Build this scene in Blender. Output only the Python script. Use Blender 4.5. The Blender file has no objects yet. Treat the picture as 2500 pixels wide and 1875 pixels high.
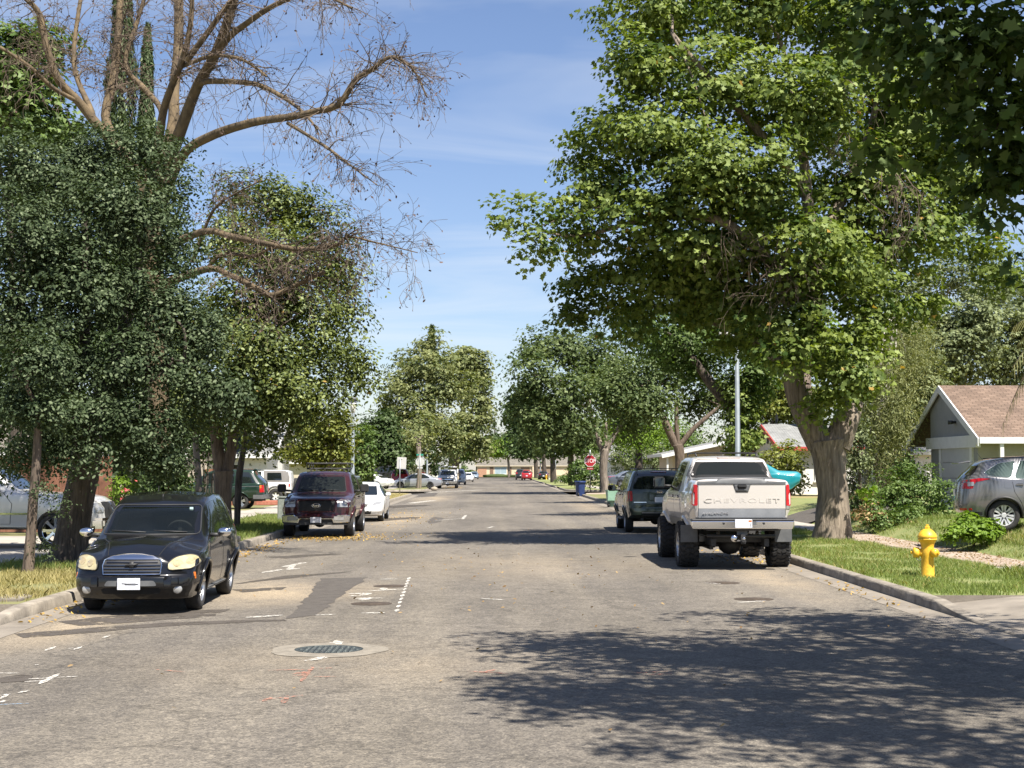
import bpy, bmesh, math, random
import numpy as np
from mathutils import Vector, Matrix, Euler
from mathutils.bvhtree import BVHTree
R = math.radians
PI = math.pi
SC = bpy.context.scene
COL = SC.collection
# ---------------------------------------------------------------- camera
FPX = 3700.0                      # focal length in pixels of the 2500 px wide photograph
CAM = Vector((0.0, 0.0, 1.95))
cam_d = bpy.data.cameras.new('camera')
cam_d.sensor_width = 36.0
cam_d.lens = 36.0 * FPX / 2500.0
cam_d.clip_start = 0.1
cam_d.clip_end = 5000.0
cam = bpy.data.objects.new('camera', cam_d)
COL.objects.link(cam)
YAW = -math.atan(37.0 / FPX)
PITCH = math.atan(207.5 / FPX)
cam.location = CAM
cam.rotation_euler = (PI / 2 + PITCH, 0.0, YAW)
SC.camera = cam
ROT = Euler((PI / 2 + PITCH, 0.0, YAW)).to_matrix()
# ---------------------------------------------------------------- sky
SUNV = Vector((0.34, -0.50, 1.0)).normalized()     # towards the sun
world = bpy.data.worlds.new('World')
SC.world = world
world.use_nodes = True
wn, wl = world.node_tree.nodes, world.node_tree.links
wn.clear()
wout = wn.new('ShaderNodeOutputWorld')
bg = wn.new('ShaderNodeBackground')
sky = wn.new('ShaderNodeTexSky')
sky.sky_type = 'NISHITA'
sky.sun_disc = False
sky.sun_elevation = math.asin(SUNV.z)
sky.sun_rotation = math.atan2(SUNV.x, SUNV.y)
sky.altitude = 20.0
sky.air_density = 1.0
sky.dust_density = 0.35
sky.ozone_density = 2.6
bg.inputs['Strength'].default_value = 0.06
# thin streaks of cirrus, laid on a plane high above the place
tc = wn.new('ShaderNodeTexCoord')
sep = wn.new('ShaderNodeSeparateXYZ')
wl.new(tc.outputs['Generated'], sep.inputs[0])
zp = wn.new('ShaderNodeMath'); zp.operation = 'ADD'; zp.inputs[1].default_value = 0.12
wl.new(sep.outputs['Z'], zp.inputs[0])
zm = wn.new('ShaderNodeMath'); zm.operation = 'MAXIMUM'; zm.inputs[1].default_value = 0.05
wl.new(zp.outputs[0], zm.inputs[0])
dx = wn.new('ShaderNodeMath'); dx.operation = 'DIVIDE'
dy = wn.new('ShaderNodeMath'); dy.operation = 'DIVIDE'
wl.new(sep.outputs['X'], dx.inputs[0]); wl.new(zm.outputs[0], dx.inputs[1])
wl.new(sep.outputs['Y'], dy.inputs[0]); wl.new(zm.outputs[0], dy.inputs[1])
cmb = wn.new('ShaderNodeCombineXYZ')
wl.new(dx.outputs[0], cmb.inputs[0]); wl.new(dy.outputs[0], cmb.inputs[1])
mp = wn.new('ShaderNodeMapping')
mp.inputs['Rotation'].default_value = (0, 0, R(-14))
mp.inputs['Scale'].default_value = (0.6, 1.35, 1.0)
mp.inputs['Location'].default_value = (0.35, 0.4, 0.0)
wl.new(cmb.outputs[0], mp.inputs[0])
cn = wn.new('ShaderNodeTexNoise')
cn.inputs['Scale'].default_value = 1.3
cn.inputs['Detail'].default_value = 5.0
cn.inputs['Roughness'].default_value = 0.58
cn.inputs['Distortion'].default_value = 0.6
wl.new(mp.outputs[0], cn.inputs['Vector'])
cr = wn.new('ShaderNodeValToRGB')
cr.color_ramp.elements[0].position = 0.43; cr.color_ramp.elements[0].color = (0, 0, 0, 1)
cr.color_ramp.elements[1].position = 0.78; cr.color_ramp.elements[1].color = (0.5, 0.5, 0.5, 1)
wl.new(cn.outputs[0], cr.inputs[0])
cmix = wn.new('ShaderNodeMixRGB')
cmix.inputs[2].default_value = (6.6, 6.9, 7.3, 1)
wl.new(cr.outputs[0], cmix.inputs[0])
tint = wn.new('ShaderNodeMixRGB'); tint.blend_type = 'MULTIPLY'; tint.inputs[0].default_value = 1.0
tint.inputs[2].default_value = (0.97, 0.945, 1.04, 1)
wl.new(sky.outputs[0], tint.inputs[1])
wl.new(tint.outputs[0], cmix.inputs[1])
wl.new(cmix.outputs[0], bg.inputs[0])
wl.new(bg.outputs[0], wout.inputs[0])
# ---------------------------------------------------------------- sun
sd = bpy.data.lights.new('sun', 'SUN')
sd.energy = 4.7
sd.angle = R(0.53)
sd.color = (1.0, 0.945, 0.86)
sun = bpy.data.objects.new('sun', sd)
COL.objects.link(sun)
sun.location = (20, -30, 60)
sun.rotation_euler = SUNV.to_track_quat('Z', 'Y').to_euler()
# ---------------------------------------------------------------- exposure and sampling
SC.view_settings.view_transform = 'Standard'
SC.view_settings.look = 'None'
SC.view_settings.exposure = 1.24
SC.view_settings.gamma = 1.0
SC.view_settings.use_curve_mapping = False
SC.cycles.use_denoising = True
SC.cycles.max_bounces = 7
SC.cycles.caustics_reflective = False
SC.cycles.caustics_refractive = False
SC.cycles.diffuse_bounces = 3
SC.cycles.glossy_bounces = 3
SC.cycles.transparent_max_bounces = 12
SC.cycles.sample_clamp_indirect = 6.0
SC.render.film_transparent = False
# ================================================================ helpers
rng = np.random.default_rng(7)
random.seed(7)


def P(px, py, D):
    """the point at depth D (metres along the street) seen at a pixel of the photograph"""
    v = ROT @ Vector(((px - 1250.0) / FPX, -(py - 937.5) / FPX, -1.0))
    return CAM + v * (D / v.y)


def tag(o, label=None, cat=None, group=None, kind=None):
    if label: o['label'] = label
    if cat: o['category'] = cat
    if group: o['group'] = group
    if kind: o['kind'] = kind
    return o


def empty(name, loc=(0, 0, 0), rz=0.0):
    o = bpy.data.objects.new(name, None)
    o.empty_display_size = 0.3
    COL.objects.link(o)
    o.location = loc
    o.rotation_euler = (0, 0, rz)
    return o


def thing(name, label, cat, loc=(0, 0, 0), rz=0.0, group=None):
    return tag(empty(name, loc, rz), label, cat, group)


def kids(o):
    return [c for c in bpy.data.objects if c.parent == o]


def copy_tree(o, parent=None):
    c = o.copy()
    COL.objects.link(c)
    c.parent = parent
    for ch in list(o.children):
        copy_tree(ch, c)
    return c


class MB:
    """collects shapes and links them as ONE mesh object"""

    def __init__(s):
        s.v = []; s.f = []; s.m = []; s.sm = []

    def add(s, vs, fs, m=0, smooth=False):
        b = len(s.v)
        s.v.extend([tuple(v) for v in vs])
        for f in fs:
            s.f.append([b + i for i in f]); s.m.append(m); s.sm.append(smooth)
        return s

    def box(s, c, d, m=0, rz=0.0, rot=None, taper=1.0, ch=0.0):
        hx, hy, hz = d[0] / 2, d[1] / 2, d[2] / 2
        if ch <= 0:
            vs = [(-hx, -hy, -hz), (hx, -hy, -hz), (hx, hy, -hz), (-hx, hy, -hz),
                  (-hx * taper, -hy * taper, hz), (hx * taper, -hy * taper, hz), (hx * taper, hy * taper, hz), (-hx * taper, hy * taper, hz)]
            fs = [(0, 3, 2, 1), (4, 5, 6, 7), (0, 1, 5, 4), (1, 2, 6, 5), (2, 3, 7, 6), (3, 0, 4, 7)]
        else:
            bm = bmesh.new()
            bmesh.ops.create_cube(bm, size=1.0)
            for v in bm.verts:
                t = taper if v.co.z > 0 else 1.0
                v.co = Vector((v.co.x * d[0] * t, v.co.y * d[1] * t, v.co.z * d[2]))
            bmesh.ops.bevel(bm, geom=list(bm.edges), offset=ch, segments=2, affect='EDGES')
            bm.verts.index_update()
            vs = [tuple(v.co) for v in bm.verts]
            fs = [[v.index for v in f.verts] for f in bm.faces]
            bm.normal_update()
            fsm = [max(abs(q) for q in f.normal) < 0.97 for f in bm.faces]
            bm.free()
        M = rot if rot is not None else Matrix.Rotation(rz, 3, 'Z')
        c = Vector(c)
        s.add([M @ Vector(v) + c for v in vs], fs, m, False)
        if ch > 0: s.sm[-len(fs):] = fsm       # flats stay flat, only the rounded edges are smooth
        return s

    def tube(s, pts, rad, n=8, m=0, cap=True, smooth=True, jit=0.0, close=False):
        pts = [Vector(p) for p in pts]
        if not hasattr(rad, '__len__'): rad = [rad] * len(pts)
        vs = []; fs = []
        K = len(pts)
        up = None
        for i, p in enumerate(pts):
            if close: t = pts[(i + 1) % K] - pts[i - 1]
            else: t = pts[min(i + 1, K - 1)] - pts[max(i - 1, 0)]
            if t.length < 1e-9: t = Vector((0, 0, 1))
            t.normalize()
            if up is None:
                up = t.orthogonal().normalized()
            else:
                up = up - t * up.dot(t)
                if up.length < 1e-6: up = t.orthogonal()
                up.normalize()
            b = t.cross(up)
            for k in range(n):
                a = 2 * PI * k / n
                r = rad[i] * (1 + (random.uniform(-jit, jit) if jit else 0))
                vs.append(p + (up * math.cos(a) + b * math.sin(a)) * r)
        segs = K if close else K - 1
        for i in range(segs):
            j = (i + 1) % K
            for k in range(n):
                fs.append((i * n + k, i * n + (k + 1) % n, j * n + (k + 1) % n, j * n + k))
        if cap and not close:
            fs.append(list(range(n))[::-1]); fs.append([(K - 1) * n + k for k in range(n)])
        return s.add(vs, fs, m, smooth)

    def lathe(s, prof, c=(0, 0, 0), axis='Z', n=24, m=0, smooth=True, a0=0.0, a1=2 * PI):
        """profile of (radius, height) turned about an axis"""
        c = Vector(c)
        full = abs(a1 - a0 - 2 * PI) < 1e-6
        nn = n if full else n + 1
        vs = []
        for r, h in prof:
            for k in range(nn):
                a = a0 + (a1 - a0) * k / n
                x, y = r * math.cos(a), r * math.sin(a)
                p = {'Z': (x, y, h), 'X': (h, x, y), 'Y': (x, h, y)}[axis]
                vs.append(c + Vector(p))
        fs = []
        for i in range(len(prof) - 1):
            for k in range(n):
                k2 = (k + 1) % nn
                fs.append((i * nn + k, i * nn + k2, (i + 1) * nn + k2, (i + 1) * nn + k))
        return s.add(vs, fs, m, smooth)

    def prism(s, poly, a, b, axis='Z', m=0, smooth=False):
        """2-D polygon extruded from a to b along an axis"""
        def q(u, v, w):
            return {'Z': (u, v, w), 'X': (w, u, v), 'Y': (u, w, v)}[axis]
        n = len(poly)
        vs = [q(u, v, a) for u, v in poly] + [q(u, v, b) for u, v in poly]
        fs = [list(range(n))[::-1], [n + i for i in range(n)]]
        fs += [(i, (i + 1) % n, n + (i + 1) % n, n + i) for i in range(n)]
        return s.add(vs, fs, m, smooth)

    def blob(s, c, r, m=0, n=10, k=6, jit=0.0, rot=None):
        vs = []; fs = []
        c = Vector(c)
        for i in range(k + 1):
            th = PI * i / k
            for j in range(n):
                a = 2 * PI * j / n
                f = 1 + (random.uniform(-jit, jit) if jit else 0)
                v = Vector((r[0] * math.sin(th) * math.cos(a) * f, r[1] * math.sin(th) * math.sin(a) * f, r[2] * math.cos(th) * f))
                if rot is not None: v = rot @ v
                vs.append(c + v)
        for i in range(k):
            for j in range(n):
                fs.append((i * n + j, i * n + (j + 1) % n, (i + 1) * n + (j + 1) % n, (i + 1) * n + j))
        return s.add(vs, fs, m, True)

    def build(s, name, mats, parent=None, off=None, sharp=None, bevel=0.0, fix=True):
        me = bpy.data.meshes.new(name)
        vs = s.v if off is None else [(v[0] - off[0], v[1] - off[1], v[2] - off[2]) for v in s.v]
        me.from_pydata(vs, [], s.f)
        if not isinstance(mats, (list, tuple)): mats = [mats]
        for mt in mats: me.materials.append(mt)
        me.polygons.foreach_set('material_index', s.m)
        me.polygons.foreach_set('use_smooth', s.sm)
        me.update()
        if fix:
            bm = bmesh.new(); bm.from_mesh(me)
            bmesh.ops.recalc_face_normals(bm, faces=bm.faces)
            bm.to_mesh(me); bm.free()
        if sharp: me.set_sharp_from_angle(angle=R(sharp))
        o = bpy.data.objects.new(name, me)
        COL.objects.link(o)
        if parent is not None: o.parent = parent
        if bevel:
            b = o.modifiers.new('bevel', 'BEVEL'); b.width = bevel; b.segments = 2; b.limit_method = 'ANGLE'; b.angle_limit = R(40)
        return o


# ---------------------------------------------------------------- materials
MATS = {}


def mat(name, col=(0.5, 0.5, 0.5), rough=0.6, metal=0.0, coat=0.0, spec=0.5, var=0.0, vscale=4.0, bump=0.0, bscale=40.0, emit=None, alpha=None, stretch=None, col2=None, detail=4.0):
    """a Principled material with procedural unevenness: colour drifts between col and col2, bump from noise"""
    if name in MATS: return MATS[name]
    m = bpy.data.materials.new(name)
    m.use_nodes = True
    n, l = m.node_tree.nodes, m.node_tree.links
    b = n['Principled BSDF']
    b.inputs['Base Color'].default_value = (*col, 1)
    b.inputs['Roughness'].default_value = rough
    b.inputs['Metallic'].default_value = metal
    b.inputs['Coat Weight'].default_value = coat
    b.inputs['Coat Roughness'].default_value = 0.06
    b.inputs['Specular IOR Level'].default_value = spec
    if emit:
        b.inputs['Emission Color'].default_value = (*emit[:3], 1); b.inputs['Emission Strength'].default_value = emit[3]
    if var > 0 or col2 or bump > 0:
        t = n.new('ShaderNodeTexCoord'); mp = n.new('ShaderNodeMapping')
        l.new(t.outputs['Object'], mp.inputs[0])
        if stretch: mp.inputs['Scale'].default_value = stretch
    if var > 0 or col2:
        ns = n.new('ShaderNodeTexNoise'); ns.inputs['Scale'].default_value = vscale; ns.inputs['Detail'].default_value = detail
        ns.inputs['Roughness'].default_value = 0.65
        l.new(mp.outputs[0], ns.inputs['Vector'])
        rp = n.new('ShaderNodeValToRGB')
        c2 = col2 if col2 else tuple(min(1, c * (1 + var)) for c in col)
        c1 = col if col2 else tuple(c * (1 - var) for c in col)
        rp.color_ramp.elements[0].position = 0.33; rp.color_ramp.elements[0].color = (*c1, 1)
        rp.color_ramp.elements[1].position = 0.67; rp.color_ramp.elements[1].color = (*c2, 1)
        l.new(ns.outputs[0], rp.inputs[0]); l.new(rp.outputs[0], b.inputs['Base Color'])
    if bump > 0:
        n2 = n.new('ShaderNodeTexNoise'); n2.inputs['Scale'].default_value = bscale; n2.inputs['Detail'].default_value = 5.0
        l.new(mp.outputs[0], n2.inputs['Vector'])
        bp = n.new('ShaderNodeBump'); bp.inputs['Strength'].default_value = bump; bp.inputs['Distance'].default_value = 0.02
        l.new(n2.outputs[0], bp.inputs['Height']); l.new(bp.outputs[0], b.inputs['Normal'])
    MATS[name] = m
    return m


def paint(name, col, metal=0.0, rough=0.32, dust=0.10, dustcol=(0.32, 0.27, 0.2)):
    """car paint: clear coat over a base, a film of dust gathering on upward faces"""
    if name in MATS: return MATS[name]
    m = bpy.data.materials.new(name); m.use_nodes = True
    n, l = m.node_tree.nodes, m.node_tree.links
    b = n['Principled BSDF']
    b.inputs['Metallic'].default_value = metal
    b.inputs['Roughness'].default_value = rough
    b.inputs['Specular IOR Level'].default_value = 0.12
    b.inputs['Coat Weight'].default_value = 0.9
    b.inputs['Coat Roughness'].default_value = 0.05
    t = n.new('ShaderNodeTexCoord')
    ns = n.new('ShaderNodeTexNoise'); ns.inputs['Scale'].default_value = 3.0; ns.inputs['Detail'].default_value = 8.0; ns.inputs['Roughness'].default_value = 0.7
    l.new(t.outputs['Object'], ns.inputs['Vector'])
    g = n.new('ShaderNodeNewGeometry'); sp = n.new('ShaderNodeSeparateXYZ')
    l.new(g.outputs['Normal'], sp.inputs[0])
    mr = n.new('ShaderNodeMapRange'); mr.inputs[1].default_value = -0.1; mr.inputs[2].default_value = 1.0; mr.inputs[3].default_value = 0.25; mr.inputs[4].default_value = 1.0
    l.new(sp.outputs['Z'], mr.inputs[0])
    mm = n.new('ShaderNodeMath'); mm.operation = 'MULTIPLY'
    l.new(ns.outputs[0], mm.inputs[0]); l.new(mr.outputs[0], mm.inputs[1])
    m2 = n.new('ShaderNodeMath'); m2.operation = 'MULTIPLY'; m2.inputs[1].default_value = dust * 2.0
    l.new(mm.outputs[0], m2.inputs[0])
    mx = n.new('ShaderNodeMixRGB'); mx.inputs[1].default_value = (*col, 1); mx.inputs[2].default_value = (*dustcol, 1)
    l.new(m2.outputs[0], mx.inputs[0]); l.new(mx.outputs[0], b.inputs['Base Color'])
    cw = n.new('ShaderNodeMapRange'); cw.inputs[1].default_value = 0.0; cw.inputs[2].default_value = 0.5; cw.inputs[3].default_value = 0.95; cw.inputs[4].default_value = 0.35
    l.new(m2.outputs[0], cw.inputs[0]); l.new(cw.outputs[0], b.inputs['Coat Weight'])
    MATS[name] = m
    return m


def glassmat(name, tint=(0.05, 0.06, 0.06), clear=0.6, rough=0.02):
    """car glass: part see-through, part mirror, by angle"""
    if name in MATS: return MATS[name]
    m = bpy.data.materials.new(name); m.use_nodes = True
    n, l = m.node_tree.nodes, m.node_tree.links
    n.clear()
    out = n.new('ShaderNodeOutputMaterial')
    tr = n.new('ShaderNodeBsdfTransparent'); tr.inputs[0].default_value = (clear * (0.9 + tint[0]), clear * (0.95 + tint[1]), clear * (0.93 + tint[2]), 1)
    df = n.new('ShaderNodeBsdfDiffuse'); df.inputs[0].default_value = (*tint, 1)
    gl = n.new('ShaderNodeBsdfGlossy'); gl.inputs['Roughness'].default_value = rough; gl.inputs[0].default_value = (0.95, 0.97, 1, 1)
    fr = n.new('ShaderNodeFresnel'); fr.inputs[0].default_value = 1.36
    m1 = n.new('ShaderNodeMixShader'); m1.inputs[0].default_value = 1 - clear
    l.new(tr.outputs[0], m1.inputs[1]); l.new(df.outputs[0], m1.inputs[2])
    ad = n.new('ShaderNodeMath'); ad.operation = 'MULTIPLY_ADD'; ad.inputs[1].default_value = 1.0; ad.inputs[2].default_value = 0.0
    l.new(fr.outputs[0], ad.inputs[0])
    m2 = n.new('ShaderNodeMixShader')
    l.new(ad.outputs[0], m2.inputs[0]); l.new(m1.outputs[0], m2.inputs[1]); l.new(gl.outputs[0], m2.inputs[2])
    l.new(m2.outputs[0], out.inputs[0])
    MATS[name] = m
    return m


def text_mesh(name, txt, h, material, parent, loc, rot, wide=1.0, depth=0.006, bold=0.0, space=1.0):
    """raised lettering as a mesh, centred on loc; rot is a 3x3 matrix taking text x,y,z to the parent's axes"""
    cu = bpy.data.curves.new(name, 'FONT')
    cu.body = txt; cu.align_x = 'CENTER'; cu.align_y = 'CENTER'; cu.size = h * 1.42; cu.extrude = depth; cu.offset = bold; cu.space_character = space
    t = bpy.data.objects.new(name, cu)
    COL.objects.link(t)
    dg = bpy.context.evaluated_depsgraph_get()
    me = bpy.data.meshes.new_from_object(t.evaluated_get(dg))
    bpy.data.objects.remove(t); bpy.data.curves.remove(cu)
    me.materials.clear(); me.materials.append(material)
    xs = [v.co.x for v in me.vertices]; ys = [v.co.y for v in me.vertices]
    c = Vector(((min(xs) + max(xs)) / 2, (min(ys) + max(ys)) / 2, 0))
    for v in me.vertices:
        q = v.co - c
        v.co = rot @ Vector((q.x * wide, q.y, q.z))
    me.update()
    o = bpy.data.objects.new(name, me)
    COL.objects.link(o); o.parent = parent; o.location = loc
    return o


FACE_NEG_Y = Matrix(((1, 0, 0), (0, 0, -1), (0, 1, 0)))      # lettering that faces -Y (towards the camera)
FACE_POS_Y = Matrix(((-1, 0, 0), (0, 0, 1), (0, 1, 0)))      # lettering that faces +Y


def rpoly(pts, r=0.05, n=4):
    """polygon with rounded corners"""
    out = []
    K = len(pts)
    for i in range(K):
        a, b, c = (Vector(pts[i - 1]), Vector(pts[i]), Vector(pts[(i + 1) % K]))
        u = (a - b); w = (c - b)
        rr = min(r if not hasattr(r, '__len__') else r[i], u.length * 0.48, w.length * 0.48)
        p, q = b + u.normalized() * rr, b + w.normalized() * rr
        for k in range(n + 1):
            t = k / n
            out.append(tuple(p * (1 - t) ** 2 + b * 2 * t * (1 - t) + q * t * t))
    return out


def nmesh(name, V, k, mats, parent=None, rnd=None, off=None, smooth=False):
    """mesh of many separate k-gons from an (N,k,3) array; rnd is stored per face"""
    N = len(V)
    me = bpy.data.meshes.new(name)
    me.vertices.add(N * k); me.loops.add(N * k); me.polygons.add(N)
    VV = V.reshape(-1, 3).astype(np.float32)
    if off is not None: VV = VV - np.array(off, dtype=np.float32)
    me.vertices.foreach_set('co', np.ascontiguousarray(VV).ravel())
    me.loops.foreach_set('vertex_index', np.arange(N * k, dtype=np.int32))
    me.polygons.foreach_set('loop_start', np.arange(0, N * k, k, dtype=np.int32))
    me.polygons.foreach_set('loop_total', np.full(N, k, dtype=np.int32))
    if not isinstance(mats, (list, tuple)): mats = [mats]
    for mt in mats: me.materials.append(mt)
    if rnd is not None:
        at = me.attributes.new('rnd', 'FLOAT', 'FACE')
        at.data.foreach_set('value', np.asarray(rnd, dtype=np.float32))
    me.update(calc_edges=True)
    o = bpy.data.objects.new(name, me)
    COL.objects.link(o)
    if parent is not None: o.parent = parent
    return o


def smoothstep(a, b, x):
    t = min(1.0, max(0.0, (x - a) / (b - a)))
    return t * t * (3 - 2 * t)


def gz(x, y):
    """height of the ground"""
    if -6.35 < x < 6.2: return 0.0
    z = 0.15
    if x > 10.3:
        z += 0.45 * smoothstep(10.3, 11.7, x)
    return z


# materials shared by vehicles, houses and street furniture
M_RUB = mat('tyre_rubber', (0.018, 0.018, 0.019), 0.85, col2=(0.038, 0.036, 0.034), vscale=14, bump=0.3, bscale=50)
M_BLACKP = mat('black_plastic', (0.020, 0.020, 0.021), 0.55, col2=(0.032, 0.031, 0.030), vscale=8)
M_GREYP = mat('grey_plastic', (0.085, 0.088, 0.092), 0.6, col2=(0.115, 0.118, 0.12), vscale=6)
M_INT = mat('car_interior', (0.028, 0.028, 0.029), 0.85)
M_INTG = mat('car_interior_grey', (0.10, 0.098, 0.092), 0.85)
M_GAP = mat('panel_gap', (0.008, 0.008, 0.008), 0.9)
M_CHROME = mat('chrome', (0.72, 0.72, 0.73), 0.10, metal=1.0)
M_ALLOY = mat('alloy', (0.50, 0.50, 0.51), 0.28, metal=0.85, col2=(0.62, 0.62, 0.62), vscale=6)
M_RIMD = mat('dark_rim', (0.02, 0.02, 0.022), 0.5)
M_STEEL = mat('bare_steel', (0.22, 0.22, 0.22), 0.5, metal=0.7)
M_RED = mat('tail_lamp_red', (0.42, 0.006, 0.009), 0.2, coat=0.2)
M_REDD = mat('dark_lamp_red', (0.20, 0.010, 0.012), 0.15, coat=0.6)
M_AMBER = mat('amber_lamp', (0.60, 0.16, 0.02), 0.15, coat=0.6)
M_CLEAR = mat('clear_lamp', (0.36, 0.36, 0.35), 0.12, metal=0.3, coat=0.8)
M_HAZY = mat('yellowed_lamp', (0.36, 0.30, 0.155), 0.3, coat=0.6, col2=(0.48, 0.43, 0.27), vscale=5)
M_PLATE = mat('blank_plate', (0.70, 0.71, 0.73), 0.5, col2=(0.62, 0.63, 0.68), vscale=6)
M_WHITE = mat('white_marking', (0.72, 0.72, 0.70), 0.5)
M_MIRROR = mat('mirror_face', (0.10, 0.11, 0.11), 0.05, metal=1.0)
M_DGLASS = mat('dark_glass', (0.010, 0.013, 0.013), 0.03, coat=0.5, spec=0.8)
G_CLEAR = glassmat('clear_glass', (0.012, 0.015, 0.013), 0.62)
G_TINT = glassmat('tinted_glass', (0.02, 0.024, 0.022), 0.45)
# ================================================================ the setting: ground, road, kerbs, lawns
KL, KR = -6.2, 6.05                # kerb faces
XN, XF = 116.5, 130.5              # the cross street
YEND = 338.0                       # the T junction at the far end


def asphalt_material():
    m = bpy.data.materials.new('asphalt'); m.use_nodes = True
    n, l = m.node_tree.nodes, m.node_tree.links
    b = n['Principled BSDF']; b.inputs['Roughness'].default_value = 0.86; b.inputs['Specular IOR Level'].default_value = 0.35
    t = n.new('ShaderNodeTexCoord')

    def noise(sc, det=4.0, stretch=None, rough=0.6):
        x = n.new('ShaderNodeTexNoise'); x.inputs['Scale'].default_value = sc; x.inputs['Detail'].default_value = det; x.inputs['Roughness'].default_value = rough
        if stretch:
            mp = n.new('ShaderNodeMapping'); mp.inputs['Scale'].default_value = stretch
            l.new(t.outputs['Object'], mp.inputs[0]); l.new(mp.outputs[0], x.inputs['Vector'])
        else:
            l.new(t.outputs['Object'], x.inputs['Vector'])
        return x

    def ramp(src, p0, c0, p1, c1):
        r = n.new('ShaderNodeValToRGB')
        r.color_ramp.elements[0].position = p0; r.color_ramp.elements[0].color = (*c0, 1)
        r.color_ramp.elements[1].position = p1; r.color_ramp.elements[1].color = (*c1, 1)
        l.new(src, r.inputs[0]); return r

    def mix(fac, a, c, mode='MIX'):
        x = n.new('ShaderNodeMixRGB'); x.blend_type = mode
        for i, s in ((0, fac), (1, a), (2, c)):
            if hasattr(s, 'is_linked') or hasattr(s, 'links'): l.new(s, x.inputs[i])
            elif isinstance(s, (int, float)): x.inputs[i].default_value = s
            else: x.inputs[i].default_value = (*s, 1)
        return x
    big = ramp(noise(0.22, 5.0, (1.3, 0.45, 1)).outputs[0], 0.36, (0.116, 0.103, 0.087), 0.66, (0.170, 0.151, 0.128))
    # worn wheel tracks and drips running along the lanes
    lane = ramp(noise(0.9, 3.0, (1.0, 0.03, 1)).outputs[0], 0.40, (0.86, 0.86, 0.88), 0.62, (1.06, 1.05, 1.03))
    c1 = mix(1.0, big.outputs[0], lane.outputs[0], 'MULTIPLY')
    mid = ramp(noise(2.6, 6.0).outputs[0], 0.35, (0.86, 0.86, 0.86), 0.65, (1.1, 1.1, 1.1))
    c2 = mix(1.0, c1.outputs[0], mid.outputs[0], 'MULTIPLY')
    # aggregate: pale and dark stones
    v = n.new('ShaderNodeTexVoronoi'); v.inputs['Scale'].default_value = 72.0
    l.new(t.outputs['Object'], v.inputs['Vector'])
    sp = ramp(v.outputs['Color'], 0.1, (0.62, 0.62, 0.62), 0.92, (1.46, 1.45, 1.40))
    c3 = mix(1.0, c2.outputs[0], sp.outputs[0], 'MULTIPLY')
    v2 = n.new('ShaderNodeTexVoronoi'); v2.inputs['Scale'].default_value = 26.0
    l.new(t.outputs['Object'], v2.inputs['Vector'])
    sp2 = ramp(v2.outputs['Color'], 0.2, (0.8, 0.8, 0.8), 0.85, (1.25, 1.24, 1.2))
    c3 = mix(1.0, c3.outputs[0], sp2.outputs[0], 'MULTIPLY')
    # hairline cracks
    vc = n.new('ShaderNodeTexVoronoi'); vc.feature = 'DISTANCE_TO_EDGE'; vc.inputs['Scale'].default_value = 0.33
    wob = noise(0.7, 6.0)
    add = n.new('ShaderNodeVectorMath'); add.operation = 'MULTIPLY_ADD'
    add.inputs[1].default_value = (2.4, 2.4, 0)
    l.new(wob.outputs['Color'], add.inputs[0]); l.new(t.outputs['Object'], add.inputs[2])
    l.new(add.outputs[0], vc.inputs['Vector'])
    ck = ramp(vc.outputs['Distance'], 0.0025, (0.5, 0.5, 0.5), 0.011, (1, 1, 1))
    c4 = mix(0.55, c3.outputs[0], ck.outputs[0], 'MULTIPLY')
    # pale silt washed over parts of the road, each with a shape of its own
    gx = n.new('ShaderNodeSeparateXYZ'); l.new(t.outputs['Object'], gx.inputs[0])
    wn2 = noise(0.8, 7.0, (1.0, 0.6, 1), 0.7)
    acc = None
    for (cx, cy, rx, ry, amt) in ((-3.4, 24.5, 1.9, 3.4, 1.0), (-5.3, 19.5, 1.0, 4.0, 0.9), (-3.9, 60, 1.5, 14.0, 0.8), (-4.2, 100, 1.6, 14, 0.9), (4.9, 27, 0.9, 6.0, 0.7), (4.8, 80, 1.2, 24, 0.6), (0.6, 31, 3.5, 5.5, 0.35), (-1.4, 15.5, 3.0, 2.4, 0.3)):
        vm = n.new('ShaderNodeVectorMath'); vm.operation = 'SUBTRACT'; vm.inputs[1].default_value = (cx, cy, 0)
        l.new(t.outputs['Object'], vm.inputs[0])
        vd = n.new('ShaderNodeVectorMath'); vd.operation = 'MULTIPLY'; vd.inputs[1].default_value = (1 / rx, 1 / ry, 0)
        l.new(vm.outputs[0], vd.inputs[0])
        ln = n.new('ShaderNodeVectorMath'); ln.operation = 'LENGTH'; l.new(vd.outputs[0], ln.inputs[0])
        mr = n.new('ShaderNodeMapRange'); mr.inputs[1].default_value = 1.0; mr.inputs[2].default_value = 0.15; mr.inputs[3].default_value = 0.0; mr.inputs[4].default_value = amt
        l.new(ln.outputs['Value'], mr.inputs[0])
        if acc is None: acc = mr.outputs[0]
        else:
            mx = n.new('ShaderNodeMath'); mx.operation = 'MAXIMUM'; l.new(acc, mx.inputs[0]); l.new(mr.outputs[0], mx.inputs[1]); acc = mx.outputs[0]
    ml = n.new('ShaderNodeMath'); ml.operation = 'MULTIPLY'
    wr = ramp(wn2.outputs[0], 0.30, (0, 0, 0), 0.55, (1, 1, 1))
    l.new(acc, ml.inputs[0]); l.new(wr.outputs[0], ml.inputs[1])
    silt = mix(1.0, (0.31, 0.25, 0.175), sp.outputs[0], 'MULTIPLY')
    f9 = n.new('ShaderNodeMath'); f9.operation = 'MULTIPLY'; f9.inputs[1].default_value = 0.9
    l.new(ml.outputs[0], f9.inputs[0])
    c5 = mix(f9.outputs[0], c4.outputs[0], silt.outputs[0])
    l.new(c5.outputs[0], b.inputs['Base Color'])
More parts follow.
